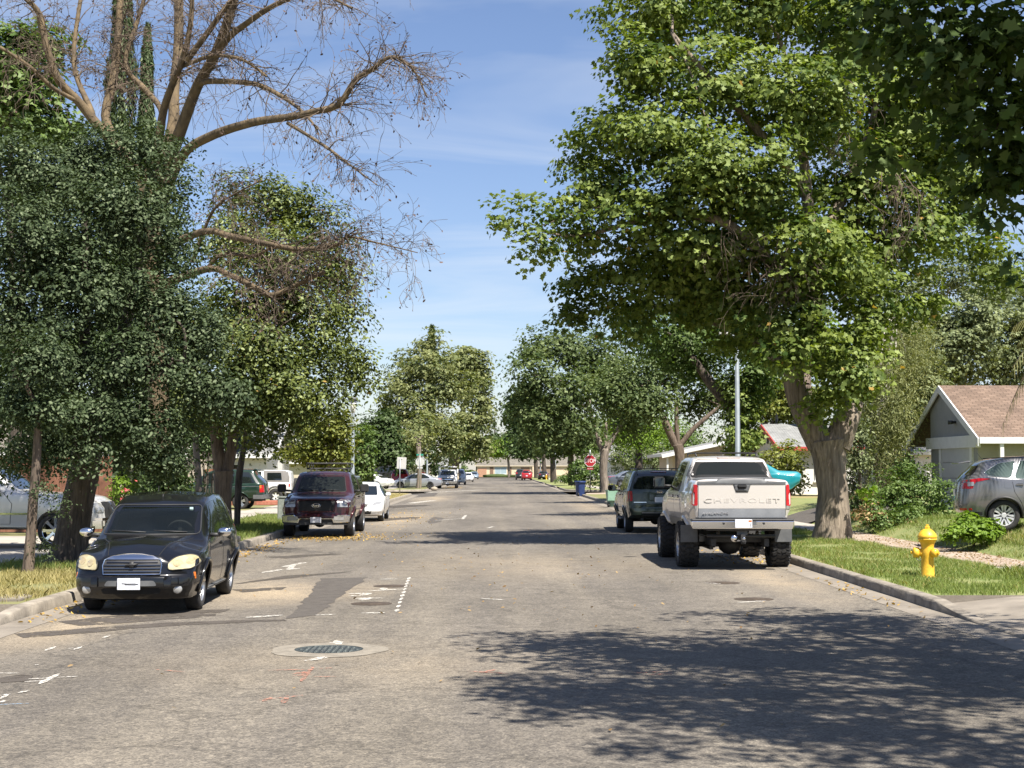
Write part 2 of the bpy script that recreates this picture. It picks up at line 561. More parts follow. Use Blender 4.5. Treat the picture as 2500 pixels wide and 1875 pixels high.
    bp = n.new('ShaderNodeBump'); bp.inputs['Strength'].default_value = 0.55; bp.inputs['Distance'].default_value = 0.006
    l.new(v.outputs['Distance'], bp.inputs['Height']); l.new(bp.outputs[0], b.inputs['Normal'])
    return m


M_ASPH = asphalt_material()
M_PATCH = mat('fresh_asphalt', (0.062, 0.053, 0.045), 0.9, col2=(0.092, 0.080, 0.067), vscale=5.0, bump=0.4, bscale=90)
M_CONC = mat('concrete', (0.29, 0.262, 0.222), 0.85, col2=(0.40, 0.362, 0.305), vscale=1.6, bump=0.25, bscale=60, detail=9)
M_CONCD = mat('old_concrete', (0.145, 0.125, 0.10), 0.88, col2=(0.26, 0.225, 0.18), vscale=1.4, bump=0.3, bscale=50, detail=9)
M_KERB = mat('kerb_concrete', (0.13, 0.112, 0.09), 0.9, col2=(0.32, 0.28, 0.225), vscale=3.2, bump=0.3, bscale=40, detail=9)
M_LAWN = mat('lawn_soil', (0.115, 0.125, 0.040), 0.95, col2=(0.235, 0.215, 0.095), vscale=0.9, bump=0.6, bscale=22, detail=8)
M_LAWNG = mat('mown_lawn', (0.135, 0.175, 0.050), 0.95, col2=(0.230, 0.225, 0.085), vscale=1.5, bump=0.6, bscale=30, detail=8)
M_DIRT = mat('dry_earth', (0.165, 0.115, 0.066), 0.95, col2=(0.26, 0.19, 0.112), vscale=1.1, bump=0.5, bscale=20, detail=9)
M_DRYG = mat('dry_grass', (0.20, 0.165, 0.062), 0.95, col2=(0.30, 0.245, 0.105), vscale=0.8, bump=0.6, bscale=22, detail=8)
M_MULCH = mat('bark_mulch', (0.26, 0.19, 0.13), 0.95, col2=(0.37, 0.31, 0.25), vscale=1.6, bump=0.3, bscale=40, detail=8)


def sheet(name, polys, m, z):
    mb = MB()
    for p in polys:
        mb.add([(x, y, z) for x, y in p], [list(range(len(p)))])
    return tag(mb.build(name, m), kind='structure')


def rect(x0, x1, y0, y1): return [(x0, y0), (x1, y0), (x1, y1), (x0, y1)]


sheet('ground', [rect(-1500, 1500, -300, 2500)], M_DRYG, -0.06)
sheet('road', [rect(-5.75, 5.6, -40, YEND)], M_ASPH, 0.0)
sheet('cross_street', [rect(-200, 200, XN, XF), rect(-14, 14, XN - 8, XF + 8), rect(-200, 200, YEND - 6, YEND + 9)], M_ASPH, -0.008)


def arc(cx, cy, r, a0, a1, n=10):
    return [(cx + r * math.cos(R(a0 + (a1 - a0) * i / n)), cy + r * math.sin(R(a0 + (a1 - a0) * i / n))) for i in range(n + 1)]


RC = 5.5


def dens(pts, step=2.0):
    out = []
    for i in range(len(pts) - 1):
        a, b = Vector(pts[i]), Vector(pts[i + 1])
        k = max(1, int((b - a).length / step))
        for j in range(k): out.append(tuple(a + (b - a) * j / k))
    out.append(tuple(pts[-1]))
    return out


def kerb(name, path, side, dips=(), m=None):
    """kerb with rounded nose and its gutter pan swept along a path; side=+1 keeps the lawn on the right of travel"""
    mb = MB()
    path = dens(path, 0.8)
    prof = [(-0.02, -0.05), (0.0, 0.006), (0.012, 0.132), (0.035, 0.152), (0.17, 0.158), (0.17, -0.05)]
    pan = [(-0.48, 0.004), (-0.02, 0.0055)]
    n = len(path)
    frames = []
    for i, p in enumerate(path):
        a, b = Vector(path[max(0, i - 1)]), Vector(path[min(n - 1, i + 1)])
        t = (b - a).normalized(); nr = Vector((t.y, -t.x)) * side
        h = 1.0
        for (y0, y1) in dips:
            d = max(y0 - p[1], p[1] - y1)
            h = min(h, 0.2 + 0.8 * smoothstep(0.0, 2.0, d))
        frames.append((Vector(p), nr, h))
    for pr, mi in ((prof, 0), (pan, 1)):
        vs = []; fs = []
        k = len(pr)
        for p, nr, h in frames:
            for (u, z) in pr:
                wv = 0.006 * math.sin(p.y * 1.7 + u * 30) if mi == 0 else 0
                q = p + nr * (u + wv)
                vs.append((q.x, q.y, z * (h if z > 0.01 else 1)))
        for i in range(n - 1):
            for j in range(k - 1):
                fs.append((i * k + j, i * k + j + 1, (i + 1) * k + j + 1, (i + 1) * k + j))
        mb.add(vs, fs, mi, mi == 0)
    return tag(mb.build(name, [M_KERB, M_CONCD], sharp=50), kind='structure')


kerb('kerb', [(KR, -20), (KR, XN - RC)] + arc(KR + RC, XN - RC, RC, 180, 90)[1:] + [(80, XN)], 1, dips=((-30, 19.4), (50.5, 55.0)))
kerb('kerb', [(KL, -20), (KL, XN - RC)] + arc(KL - RC, XN - RC, RC, 0, 90)[1:] + [(-80, XN)], -1, dips=((-30, 18.4), (61, 66)))
kerb('kerb', [(80, XF), (KR + RC, XF)] + arc(KR + RC, XF + RC, RC, 270, 180)[1:] + [(KR, YEND - 8)], 1, dips=((150, 156), (190, 196)))
kerb('kerb', [(-80, XF), (KL - RC, XF)] + arc(KL - RC, XF + RC, RC, -90, 0)[1:] + [(KL, YEND - 8)], -1, dips=((141, 147),))


def relief(name, x0, x1, y0, y1, m, dz=0.0, sx=0.8, sy=1.6, bump=0.012, clip=None):
    """a patch of ground that follows the lie of the land, with small humps"""
    nx, ny = max(1, int((x1 - x0) / sx)), max(1, int((y1 - y0) / sy))
    vs = []; fs = []
    for j in range(ny + 1):
        for i in range(nx + 1):
            x = x0 + (x1 - x0) * i / nx; y = y0 + (y1 - y0) * j / ny
            e = 0 if i in (0, nx) else 1
            vs.append((x, y, max(0.15, gz(x, y)) + dz + bump * e * (math.sin(x * 2.1 + y) + math.sin(y * 1.3 - x * 1.7))))
    for j in range(ny):
        for i in range(nx):
            a = j * (nx + 1) + i
            fs.append((a, a + 1, a + nx + 2, a + nx + 1))
    mb = MB().add(vs, fs, 0, True)
    return tag(mb.build(name, m), kind='structure')


def apron(x0, x1, y0, y1, m):
    """driveway that ramps up from the gutter, with its cut edge against the lawn"""
    s = 1 if x1 > x0 else -1; xs = [0, .25, .5, .8, 1.2, 1.6, 10, abs(x1 - x0)]
    ys = [y0, y0 + (y1 - y0) * .5, y1 - 2, y1]; vs = []; fs = []
    for y in ys:
        for x in xs: vs.append((x0 + s * x, y, .035 + .112 * smoothstep(0, 1.5, x)))
    n = len(xs)
    for j in range(len(ys) - 1):
        for i in range(n - 1): fs.append((j * n + i, j * n + i + 1, (j + 1) * n + i + 1, (j + 1) * n + i))
    mb = MB().add(vs, fs, 0, True)
    mb.add([(x0, y1 + .01, -.02), (x0 + s * 3, y1 + .01, -.02), (x0 + s * 3, y1 + .01, .152), (x0, y1 + .01, .152)], [(0, 1, 2, 3)], 1)
    for k in (2.2, 5.0): mb.box((x0 + s * k, (y0 + y1) / 2, .1475), (.018, y1 - y0, .004), 2)
    return tag(mb.build('driveway', [m, M_CONCD, mat('joint_dirt', (.06, .05, .035), .95)]), kind='structure')


# right hand side: planting strip, pavement, front yards
S0, S1 = 9.1, 10.3
relief('lawn', KR + 0.16, S0, 21.7, 50.5, M_LAWNG)
relief('lawn', KR + 0.16, S0, 55.0, XN - 7, M_LAWN)
relief('lawn', S1, 40, 22.2, 49.8, M_LAWNG)
relief('front_yard', S1, 60, 55.4, 71.0, M_LAWNG, sx=2)
relief('front_yard', S1, 60, 71.0, XN - 4, M_DRYG, sx=2, sy=2.5)
apron(KR + 0.165, 46, -10, 21.68, M_CONCD)
relief('driveway', KR + 0.16, 24, 50.3, 55.3, M_PATCH, dz=-0.002, bump=0)
relief('pavement', S0, S1, 21.7, XN - 6, M_CONC, dz=0.004, sy=1.5, bump=0.0)
relief('pavement', S0, S1, XF + 6, YEND - 10, M_CONC, dz=0.004, sy=4, bump=0.0)
relief('lawn', KR + 0.16, S0, XF + 7, YEND - 10, M_LAWNG, sy=4)
relief('front_yard', S1, 80, XF + 4, YEND - 10, M_LAWN, sx=3, sy=5)
# left hand side
T0, T1 = -9.3, -10.9
relief('lawn', T0, KL - 0.16, 20.4, 61, M_LAWN)
relief('lawn', T0, KL - 0.16, 66, XN - 7, M_DRYG)
relief('pavement', T1, T0, -20, XN - 6, M_CONC, dz=0.004, bump=0.0)
relief('front_yard', -60, T1, 22, 33, M_LAWNG, sx=2)
relief('driveway', -60, T1, 33, 41, M_CONC, bump=0, sx=3)
relief('front_yard', -60, T1, 41, 62, M_LAWN, sx=2)
relief('front_yard', -60, T1, 62, XN - 4, M_LAWN, sx=2)
apron(KL - 0.165, -46, -10, 20.38, M_CONC)
relief('driveway', -60, KL - 0.16, 61.2, 65.8, M_CONC, dz=0.01, bump=0, sx=2)
relief('lawn', T0, KL - 0.16, XF + 7, YEND - 10, M_LAWN, sy=4)
relief('pavement', T1, T0, XF + 6, YEND - 10, M_CONC, dz=0.004, sy=4, bump=0.0)
relief('front_yard', -80, T1, XF + 4, YEND - 10, M_LAWNG, sx=3, sy=5)
tag(MB().prism(arc(KR + RC + 0.15, XN - RC, RC - 0.02, 180, 90) + [(13, XN - 0.2), (13, XN - 7.2), (KR + 0.15, XN - 7.2)], 0.0, 0.147).build('pavement', M_MULCH), kind='structure')
tag(MB().prism(arc(KL - RC - 0.15, XN - RC, RC - 0.02, 0, 90) + [(-60, XN - 0.2), (-60, XN - 7.2), (KL - 0.15, XN - 7.2)], 0.0, 0.147).build('lawn', M_DRYG), kind='structure')
tag(MB().prism(arc(KL - RC - 0.15, XF + RC, RC - 0.02, -90, 0) + [(KL - 0.15, XF + 7.2), (-60, XF + 7.2), (-60, XF + 0.2)], 0.0, 0.147).build('lawn', M_LAWNG), kind='structure')
tag(MB().prism(arc(KR + RC + 0.15, XF + RC, RC - 0.02, 270, 180) + [(KR + 0.15, XF + 7.2), (60, XF + 7.2), (60, XF + 0.2)], 0.0, 0.147).build('lawn', M_LAWNG), kind='structure')
tag(MB().box((14.0, 134.6, .12), (9.4, 7.0, .46), 0, ch=.02).build('driveway', M_CONC), kind='structure')
sheet('lawn', [rect(-60, 60, YEND + 11, YEND + 40)], M_LAWNG, 0.1)
# drift of bark and earth on the right pavement, fine slab on the left verge
tag(MB().add([(x, y, 0.163) for x, y in ((8.9, 28.5), (9.9, 27.0), (10.28, 30.0), (10.28, 36.0), (10.28, 45.0), (9.0, 46.0), (8.95, 38.0), (9.3, 33.0), (8.95, 30.0))], [list(range(9))]).build('bark_mulch', M_MULCH), kind='structure')
tag(MB().box((-7.6, 21.2, 0.16), (2.2, 0.9, 0.04), 0, rz=0.05, ch=0.01).build('pavement', M_CONCD), kind='structure')


# ---------------------------------------------------------------- repairs and paint on the road
def spray_mat(name, col, cover=0.5, sc=16, col2=None):
    m = bpy.data.materials.new(name); m.use_nodes = True
    n, l = m.node_tree.nodes, m.node_tree.links
    b = n['Principled BSDF']; b.inputs['Base Color'].default_value = (*col, 1); b.inputs['Roughness'].default_value = 0.85
    t = n.new('ShaderNodeTexCoord'); ns = n.new('ShaderNodeTexNoise'); ns.inputs['Scale'].default_value = sc; ns.inputs['Detail'].default_value = 6.0; ns.inputs['Roughness'].default_value = 0.8
    l.new(t.outputs['Object'], ns.inputs['Vector'])
    r = n.new('ShaderNodeValToRGB'); r.color_ramp.elements[0].position = 0.60 - cover * 0.25; r.color_ramp.elements[1].position = 0.72 - cover * 0.25
    l.new(ns.outputs[0], r.inputs[0]); l.new(r.outputs[0], b.inputs['Alpha'])
    return m


M_PATCH2 = spray_mat('worn_asphalt_patch', (0.070, 0.058, 0.046), 0.85, 3.5)


def ragged(pts, j=0.05, step=0.25, seed=1):
    r = random.Random(seed); out = []
    for i in range(len(pts)):
        a, b = Vector(pts[i]), Vector(pts[(i + 1) % len(pts)])
        k = max(1, int((b - a).length / step))
        for q in range(k):
            p = a + (b - a) * q / k
            out.append((p.x + r.uniform(-j, j), p.y + r.uniform(-j, j)))
    return out


def G(px, py):
    """point of the road seen at a pixel"""
    v = ROT @ Vector(((px - 1250.0) / FPX, -(py - 937.5) / FPX, -1.0))
    p = CAM + v * (-CAM.z / v.z)
    return (p.x, p.y)


def gpoly(*pp): return [G(x, y) for x, y in pp]


sheet('road_repair', [ragged(gpoly((785, 1412), (900, 1410), (850, 1440), (800, 1480), (770, 1503), (690, 1512), (735, 1475)), 0.05, 0.3, 3)], M_PATCH, 0.004)
sheet('road_repair', [ragged(gpoly((150, 1517), (330, 1498), (555, 1488), (520, 1504), (330, 1519), (180, 1529)), 0.06, 0.3, 4)], M_PATCH2, 0.004)
sheet('road_repair', [ragged(gpoly((30, 1548), (400, 1520), (690, 1512), (700, 1516), (400, 1530), (60, 1558)), 0.04, 0.3, 5)], M_PATCH2, 0.004)
sheet('road_repair', [ragged(gpoly((560, 1440), (700, 1434), (690, 1440), (590, 1447)), 0.05, 0.3, 6)], M_PATCH2, 0.0044)
sheet('road_repair', [ragged(gpoly((1044, 1273), (1060, 1262), (1085, 1265), (1075, 1275), (1050, 1279)), 0.06, 0.3, 8)], M_PATCH, 0.004)
sheet('road_repair', [ragged(gpoly((0, 1655), (60, 1648), (95, 1650), (60, 1662), (0, 1668)), 0.05, 0.2, 9)], M_PATCH2, 0.004)
sheet('road_repair', [ragged(gpoly((1000, 1206), (1070, 1203), (1060, 1212), (1010, 1214)), 0.1, 0.5, 10)], M_PATCH, 0.004)
sheet('road_repair', [ragged(gpoly((862, 1395), (750, 1408), (600, 1424), (560, 1427), (700, 1406)), 0.05, 0.4, 11)], M_PATCH2, 0.0042)
sheet('road_repair', [ragged(gpoly((640, 1360), (800, 1352), (840, 1353), (700, 1364)), 0.05, 0.4, 12)], M_PATCH2, 0.0042)
sheet('road_repair', [ragged(gpoly((900, 1268), (1010, 1262), (1040, 1264), (940, 1272)), 0.08, 0.5, 13)], M_PATCH2, 0.0042)
sheet('road_repair', [ragged(gpoly((930, 1236), (1010, 1232), (1060, 1234), (960, 1241)), 0.08, 0.5, 14)], M_PATCH2, 0.0042)


M_WPAINT = spray_mat('white_spray_paint', (0.58, 0.55, 0.49), 0.66)
M_WLINE = spray_mat('white_road_paint', (0.60, 0.57, 0.51), 0.7)
M_OPAINT = spray_mat('orange_spray_paint', (0.42, 0.19, 0.13), 0.50)
M_BPAINT = spray_mat('blue_spray_paint', (0.16, 0.32, 0.50), 0.5)


def strokes(name, segs, m, w=0.06, z=0.008, seed=0):
    r = random.Random(seed); mb = MB()
    for pts in segs:
        pts = [Vector(G(*p)) for p in pts]
        for a, b in zip(pts[:-1], pts[1:]):
            d = b - a
            if d.length < 1e-4: continue
            nn = Vector((-d.y, d.x)).normalized() * w / 2
            k = max(2, int(d.length / 0.12))
            vs = []
            for i in range(k + 1):
                p = a + d * i / k
                f = (0.35 if i in (0, k) else 1.0) * r.uniform(0.75, 1.25)
                vs += [(p.x + nn.x * f, p.y + nn.y * f, z), (p.x - nn.x * f, p.y - nn.y * f, z)]
            mb.add(vs, [(2 * i, 2 * i + 1, 2 * i + 3, 2 * i + 2) for i in range(k)])
            z += 0.00006
    return tag(mb.build(name, m), kind='structure')


# dotted white line, spray marks of the utility survey
dl = []
for i in range(11):
    t = i / 10.0
    x = 969 + (997 - 969) * t; y = 1490 + (1414 - 1490) * t
    y = 1145 + 1.0 / ((1 - t) / (1491 - 1145) + t / (1413 - 1145))
    x = 969 + (998 - 969) * (1491 - y) / (1491 - 1413.0)
    dl.append([(x - 2.6 * (y - 1145) / 300, y + 2.8 * (y - 1145) / 300), (x + 2.6 * (y - 1145) / 300, y - 2.8 * (y - 1145) / 300)])
strokes('road_marking', dl, M_WLINE, 0.055, seed=1)
strokes('road_marking', [[(928, 1415), (975, 1414)], [(845, 1451), (905, 1449), (880, 1455), (850, 1456)], [(860, 1462), (940, 1461)], [(898, 1444), (985, 1439)], [(935, 1441), (938, 1436)], [(770, 1503), (820, 1501)], [(882, 1498), (940, 1497)], [(880, 1467), (905, 1460)],
                         [(690, 1385), (745, 1374)], [(700, 1392), (730, 1388)], [(715, 1380), (706, 1392)], [(690, 1391), (640, 1399)], [(1175, 1462), (1230, 1466)], [(600, 1509), (690, 1503)]], M_WPAINT, 0.13, seed=2)
strokes('road_marking', [[(60, 1660), (150, 1655), (190, 1653)], [(60, 1666), (130, 1662)], [(95, 1672), (145, 1646)], [(110, 1590), (135, 1580)], [(85, 1625), (95, 1625)], [(165, 1585), (195, 1583)], [(180, 1588), (200, 1580)], [(0, 1645), (45, 1645)], [(45, 1694), (70, 1687)], [(0, 1700), (25, 1696)], [(0, 1708), (20, 1698)], [(0, 1718), (12, 1712)], [(250, 1560), (268, 1552)]], M_WPAINT, 0.055, seed=3)
strokes('road_marking', [[(805, 1571), (840, 1568)], [(820, 1565), (828, 1574)], [(745, 1615), (800, 1606)], [(765, 1613), (790, 1604)]], M_WPAINT, 0.11, seed=4)
strokes('road_marking', [[(655, 1638), (750, 1636)], [(712, 1648), (750, 1641), (735, 1652)], [(765, 1627), (735, 1665)], [(780, 1634), (810, 1632)], [(765, 1654), (825, 1653)], [(715, 1652), (760, 1648)]], M_OPAINT, 0.05, seed=5)
strokes('road_marking', [[(625, 1712), (680, 1706), (740, 1699)], [(690, 1720), (702, 1700)], [(640, 1715), (665, 1704)], [(1140, 1640), (1240, 1646)], [(1180, 1644), (1210, 1636)], [(1545, 1645), (1640, 1640)], [(1570, 1650), (1640, 1646)], [(380, 1636), (450, 1642)]], M_OPAINT, 0.055, seed=6)
strokes('road_marking', [[(0, 1722), (70, 1719)]], M_BPAINT, 0.05, seed=7)
strokes('road_marking', [[(1255, 1206), (1275, 1206)], [(1283, 1206), (1295, 1206)], [(1305, 1205), (1318, 1205)], [(1330, 1205), (1350, 1204)], [(1040, 1203), (1180, 1196)], [(1150, 1191), (1215, 1190)], [(1000, 1229), (1060, 1222)]], M_WPAINT, 0.5, seed=8)
strokes('road_marking', [[(1062, 1271), (1130, 1266), (1138, 1258)], [(1130, 1268), (1133, 1262)], [(1720, 1424), (1760, 1426)], [(1800, 1472), (1870, 1468)], [(1190, 1290), (1204, 1286)]], M_WPAINT, 0.12, seed=9)

# sewer cover in its concrete collar, water valve covers
gxy = G(803, 1587)
mh = thing('manhole_cover', 'round cast iron manhole cover set in a pale concrete collar in the road', 'manhole cover', (gxy[0], gxy[1], 0.0))
cb = MB(); ring = []
for k in range(48):
    a = 2 * PI * k / 48; ring.append((a, 0.63 * (1 + 0.035 * math.sin(a * 5 + 1) + random.uniform(-0.018, 0.018))))
cb.add([(0.37 * math.cos(a), 0.37 * math.sin(a), 0.010) for a, r in ring] + [(r * math.cos(a), r * math.sin(a) * 1.05, 0.005) for a, r in ring], [(k, (k + 1) % 48, 48 + (k + 1) % 48, 48 + k) for k in range(48)])
cb.build('collar', mat('collar_concrete', (0.16, 0.14, 0.11), 0.9, col2=(0.25, 0.22, 0.175), vscale=6, bump=0.4, bscale=50), mh)
M_IRON = mat('cast_iron', (0.045, 0.05, 0.05), 0.55, metal=0.4, col2=(0.085, 0.10, 0.095), vscale=9, bump=0.4, bscale=60)
cv = MB(); cv.lathe([(0.0, 0.004), (0.335, 0.004), (0.365, 0.006), (0.37, 0.012)], n=40)
for i in range(-6, 7):
    for j in range(-6, 7):
        if (i * i + j * j) * 0.0037 < 0.095: cv.box((i * 0.061, j * 0.061, 0.008), (0.034, 0.034, 0.010), 0, rz=0.4, taper=0.8)
cv.build('lid', M_IRON, mh)
for px, py, lab in ((955, 1431, 'oval rusty valve cover beside the top of the dotted white line'), (907, 1474, 'dark valve cover left of the bottom of the dotted white line'), (1764, 1423, 'dark valve cover behind the silver truck, farther one'), (1840, 1463, 'dark valve cover behind the silver truck, nearer one')):
    q = G(px, py)
    v0 = MB(); v0.lathe([(0.0, 0.010), (0.16, 0.010), (0.17, 0.004), (0.30, 0.004)], n=20)
    o = v0.build('valve_cover', mat('rusty_iron', (0.05, 0.038, 0.028), 0.7, metal=0.2, col2=(0.09, 0.065, 0.045), vscale=12)); o.location = (q[0], q[1], 0.0)
    tag(o, lab, 'valve cover', 'valve covers in the road')
# ================================================================ houses and walls
def roof_mat(name, a, b):
    """asphalt shingles: courses and single tabs, each its own tone"""
    m = bpy.data.materials.new(name); m.use_nodes = True
    n, l = m.node_tree.nodes, m.node_tree.links
    bs = n['Principled BSDF']; bs.inputs['Roughness'].default_value = 0.92
    t = n.new('ShaderNodeTexCoord'); br = n.new('ShaderNodeTexBrick')
    br.inputs['Color1'].default_value = (*a, 1); br.inputs['Color2'].default_value = (*b, 1); br.inputs['Mortar'].default_value = tuple(x * .55 for x in a) + (1,)
    br.inputs['Scale'].default_value = 1.0; br.inputs['Mortar Size'].default_value = 0.012; br.inputs['Brick Width'].default_value = 0.30; br.inputs['Row Height'].default_value = 0.14
    l.new(t.outputs['UV'], br.inputs['Vector'])
    ns = n.new('ShaderNodeTexNoise'); ns.inputs['Scale'].default_value = 1.2; ns.inputs['Detail'].default_value = 8; l.new(t.outputs['UV'], ns.inputs['Vector'])
    r = n.new('ShaderNodeValToRGB'); r.color_ramp.elements[0].position = .3; r.color_ramp.elements[0].color = (.8, .8, .8, 1); r.color_ramp.elements[1].position = .7; r.color_ramp.elements[1].color = (1.15, 1.15, 1.15, 1)
    l.new(ns.outputs[0], r.inputs[0])
    mx = n.new('ShaderNodeMixRGB'); mx.blend_type = 'MULTIPLY'; mx.inputs[0].default_value = 1; l.new(br.outputs[0], mx.inputs[1]); l.new(r.outputs[0], mx.inputs[2]); l.new(mx.outputs[0], bs.inputs['Base Color'])
    bp = n.new('ShaderNodeBump'); bp.inputs['Strength'].default_value = .6; bp.inputs['Distance'].default_value = .02; l.new(br.outputs['Fac'], bp.inputs['Height']); bp.invert = True; l.new(bp.outputs[0], bs.inputs['Normal'])
    return m


RF_BROWN = roof_mat('brown_shingle', (0.140, 0.094, 0.066), (0.205, 0.142, 0.102)); RF_GREY = roof_mat('grey_shingle', (0.20, 0.203, 0.197), (0.27, 0.27, 0.26)); RF_TAN = roof_mat('tan_shingle', (0.14, 0.125, 0.10), (0.20, 0.18, 0.148))
W_GREY = mat('grey_siding', (.25, .255, .25), .85, col2=(.285, .288, .28), vscale=2, bump=.15, bscale=30); W_OLIVE = mat('olive_stucco', (.30, .285, .22), .9, col2=(.34, .32, .25), vscale=2, bump=.3, bscale=60); W_CREAM = mat('cream_stucco', (.60, .47, .33), .9, col2=(.66, .53, .38), vscale=1, bump=.3, bscale=40)
W_WHITE = mat('white_wall', (.66, .65, .62), .85, col2=(.72, .71, .68), vscale=1.5, bump=.2, bscale=40); W_TAN = mat('beige_wall', (.48, .42, .32), .9, col2=(.54, .47, .36), vscale=1.5, bump=.2, bscale=40); W_BROWN = mat('brown_board', (.215, .095, .055), .85, col2=(.27, .125, .075), vscale=2.5, stretch=(1, 1, .2), bump=.3, bscale=20)
T_WHITE = mat('white_trim', (.62, .62, .60), .6, col2=(.70, .70, .68), vscale=3); T_RED = mat('red_trim', (.42, .055, .05), .6, col2=(.50, .075, .065), vscale=3); T_DARK = mat('dark_void', (.02, .02, .02), .9); W_FENCE = mat('weathered_boards', (.045, .033, .026), .95, col2=(.09, .068, .052), vscale=3, stretch=(1, 1, .15))


def uvroof(o):
    """lay the shingle pattern along each roof face"""
    me = o.data; uv = me.uv_layers.new(name='UVMap')
    for p in me.polygons:
        n = p.normal; u = Vector((0, 0, 1)).cross(n)
        u = u.normalized() if u.length > 1e-3 else Vector((1, 0, 0)); v = n.cross(u)
        for li in p.loop_indices:
            co = me.vertices[me.loops[li].vertex_index].co; uv.data[li].uv = (co.dot(u), co.dot(v))


def gable(name, label, x0, x1, y0, y1, zg, ze, zr, axis, wall, roof, trim, over=0.5, parts=None, gables=True, thick=.12, cat='house', inset=None, overx=None):
    """a house with a gable roof whose ridge runs along 'X' or 'Y'; ground zg, eaves ze, ridge zr"""
    cx, cy = (x0 + x1) / 2, (y0 + y1) / 2
    h = thing(name, label, cat, (cx, cy, zg))
    X0, X1, Y0, Y1 = x0 - cx, x1 - cx, y0 - cy, y1 - cy; e, r = ze - zg, zr - zg
    w = MB()
    i0 = inset or 0.0
    if axis == 'X': w.prism([(Y0, -.3), (Y1, -.3), (Y1, e), (0, r - .08), (Y0, e)], X0 + i0, X1, 'X')
    else: w.prism([(X0, -.3), (X1, -.3), (X1, e), (0, r - .08), (X0, e)], Y0 + i0, Y1, 'Y')
    w.build('wall', wall, h)
    rf = MB(); sl = (r - e) / ((Y1 if axis == 'X' else X1)); hw = (Y1 if axis == 'X' else X1) + over; ez = r - sl * hw
    ox = over if overx is None else overx
    a, b = (X0 - ox, X1 + ox) if axis == 'X' else (Y0 - over, Y1 + over)
    for s in (-1, 1):
        pl = [(s * hw, ez), (0, r), (0, r + thick), (s * hw, ez + thick)]
        rf.prism(pl, a + (.004 if s > 0 else 0), b - (.004 if s > 0 else 0), axis)
    ro = rf.build('roof', roof, h); uvroof(ro)
    tr = MB()
    for s in (-1, 1):
        if axis == 'X': tr.box(((a + b) / 2, s * (hw + .02), ez + thick * .35), (b - a - .004, .04, .20), 0)
        else: tr.box((s * (hw + .02), (a + b) / 2, ez + thick * .35), (.04, b - a - .004, .20), 0)
        for en, q in ((a, -1), (b, 1)):
            pl = [(s * hw, ez - .14), (0, r - .14), (0, r + thick - .01), (s * hw, ez + thick - .01)]
            tr.prism(pl, en + q * .0, en + q * .05, axis)
    tr.build('fascia', trim, h)
    if parts: parts(h, X0, X1, Y0, Y1, e, r)
    return h


def window(h, c, w, ht, face, frame=None, glass=None, parent_name='window', sill=True):
    """a framed window on a wall; face is '-X' or '-Y'"""
    f = MB(); g = MB(); d = {'-X': (Vector((0, 1, 0)), Vector((-1, 0, 0))), '-Y': (Vector((1, 0, 0)), Vector((0, -1, 0)))}[face]
    u, n = d; c = Vector(c)
    def bx(mb, cu, cz, wu, wz, dn, t):
        p = c + u * cu + Vector((0, 0, cz)) + n * dn
        mb.box(p, (wu if u.x else t, wu if u.y else t, wz), 0)
    for s in (-1, 1):
        bx(f, s * (w / 2 + .04), 0, .08, ht + .16, .03, .07); bx(f, 0, s * (ht / 2 + .04), w, .08, .03, .066)
    bx(f, 0, 0, .05, ht, .028, .05)
    if sill: bx(f, 0, -ht / 2 - .12, w + .3, .07, .06, .14)
    fo = f.build(parent_name, frame or T_WHITE, h)
    bx(g, 0, 0, w, ht, .012, .02); g.build('pane', glass or M_DGLASS, fo)
    return fo


def h1(h, X0, X1, Y0, Y1, e, r):
    xf = X0
    def roofz(y): return r - (r - e) / Y1 * abs(y) - .03
    w = MB(); w.prism([(Y0, -.3), (1.45, -.3), (1.45, roofz(1.45)), (0, roofz(0)), (Y0, roofz(Y0))], X0, X1 - .01, 'X'); w.build('garage_wall', W_OLIVE, h)
    w = MB(); w.prism([(Y0 + .01, e - .02), (1.46, e - .02), (1.46, roofz(1.46) - .005), (0, roofz(0) - .005), (Y0 + .01, roofz(Y0) - .005)], X0 - .03, X0 + .02, 'X'); w.build('gable_panel', W_GREY, h)
    w = MB(); w.box((X0 - .012, (Y0 + 1.45) / 2, e / 2 - .2), (.03, 1.45 - Y0 - .004, e + .3), 0); w.build('front_board', W_GREY, h)
    b = MB(); b.box((X0 - .06, (Y0 + 1.7) / 2 - .1, e - .2), (.16, 1.9 - Y0, .40), 0); b.build('beam', T_WHITE, h)
    d = MB()
    for k in range(4): d.box((xf - .045, -1.6, .26 + k * .53), (.05, 3.2, .515), 0, ch=.012)
    d.build('garage_door', mat('garage_door_grey', (.46, .465, .455), .7, col2=(.49, .495, .485), vscale=3), h)
    for yy in (.13, -3.3):
        f = MB(); f.box((xf - .05, yy, 1.1), (.10, .24, 2.2), 0); f.build('door_frame', T_WHITE, h)
    l_ = MB(); ly, lz = -1.5, e + .48
    for s in (-1, 1): l_.lathe([(0.02, .0), (.06, -.09), (.07, -.16), (0, -.16)], (xf - .08, ly + s * .12, lz), 'X', 12)
    l_.box((xf - .06, ly, lz), (.1, .16, .08), 0); l_.build('flood_lamp', M_BLACKP, h)
    p = MB(); p.box((X0 + .62, Y0 - .42, (e - .3) / 2), (.12, .12, e - .3), 0); p.build('porch_post', T_WHITE, h)
    window(h, (X0 + 4.4, Y0, 1.5), 1.5, 1.1, '-Y')


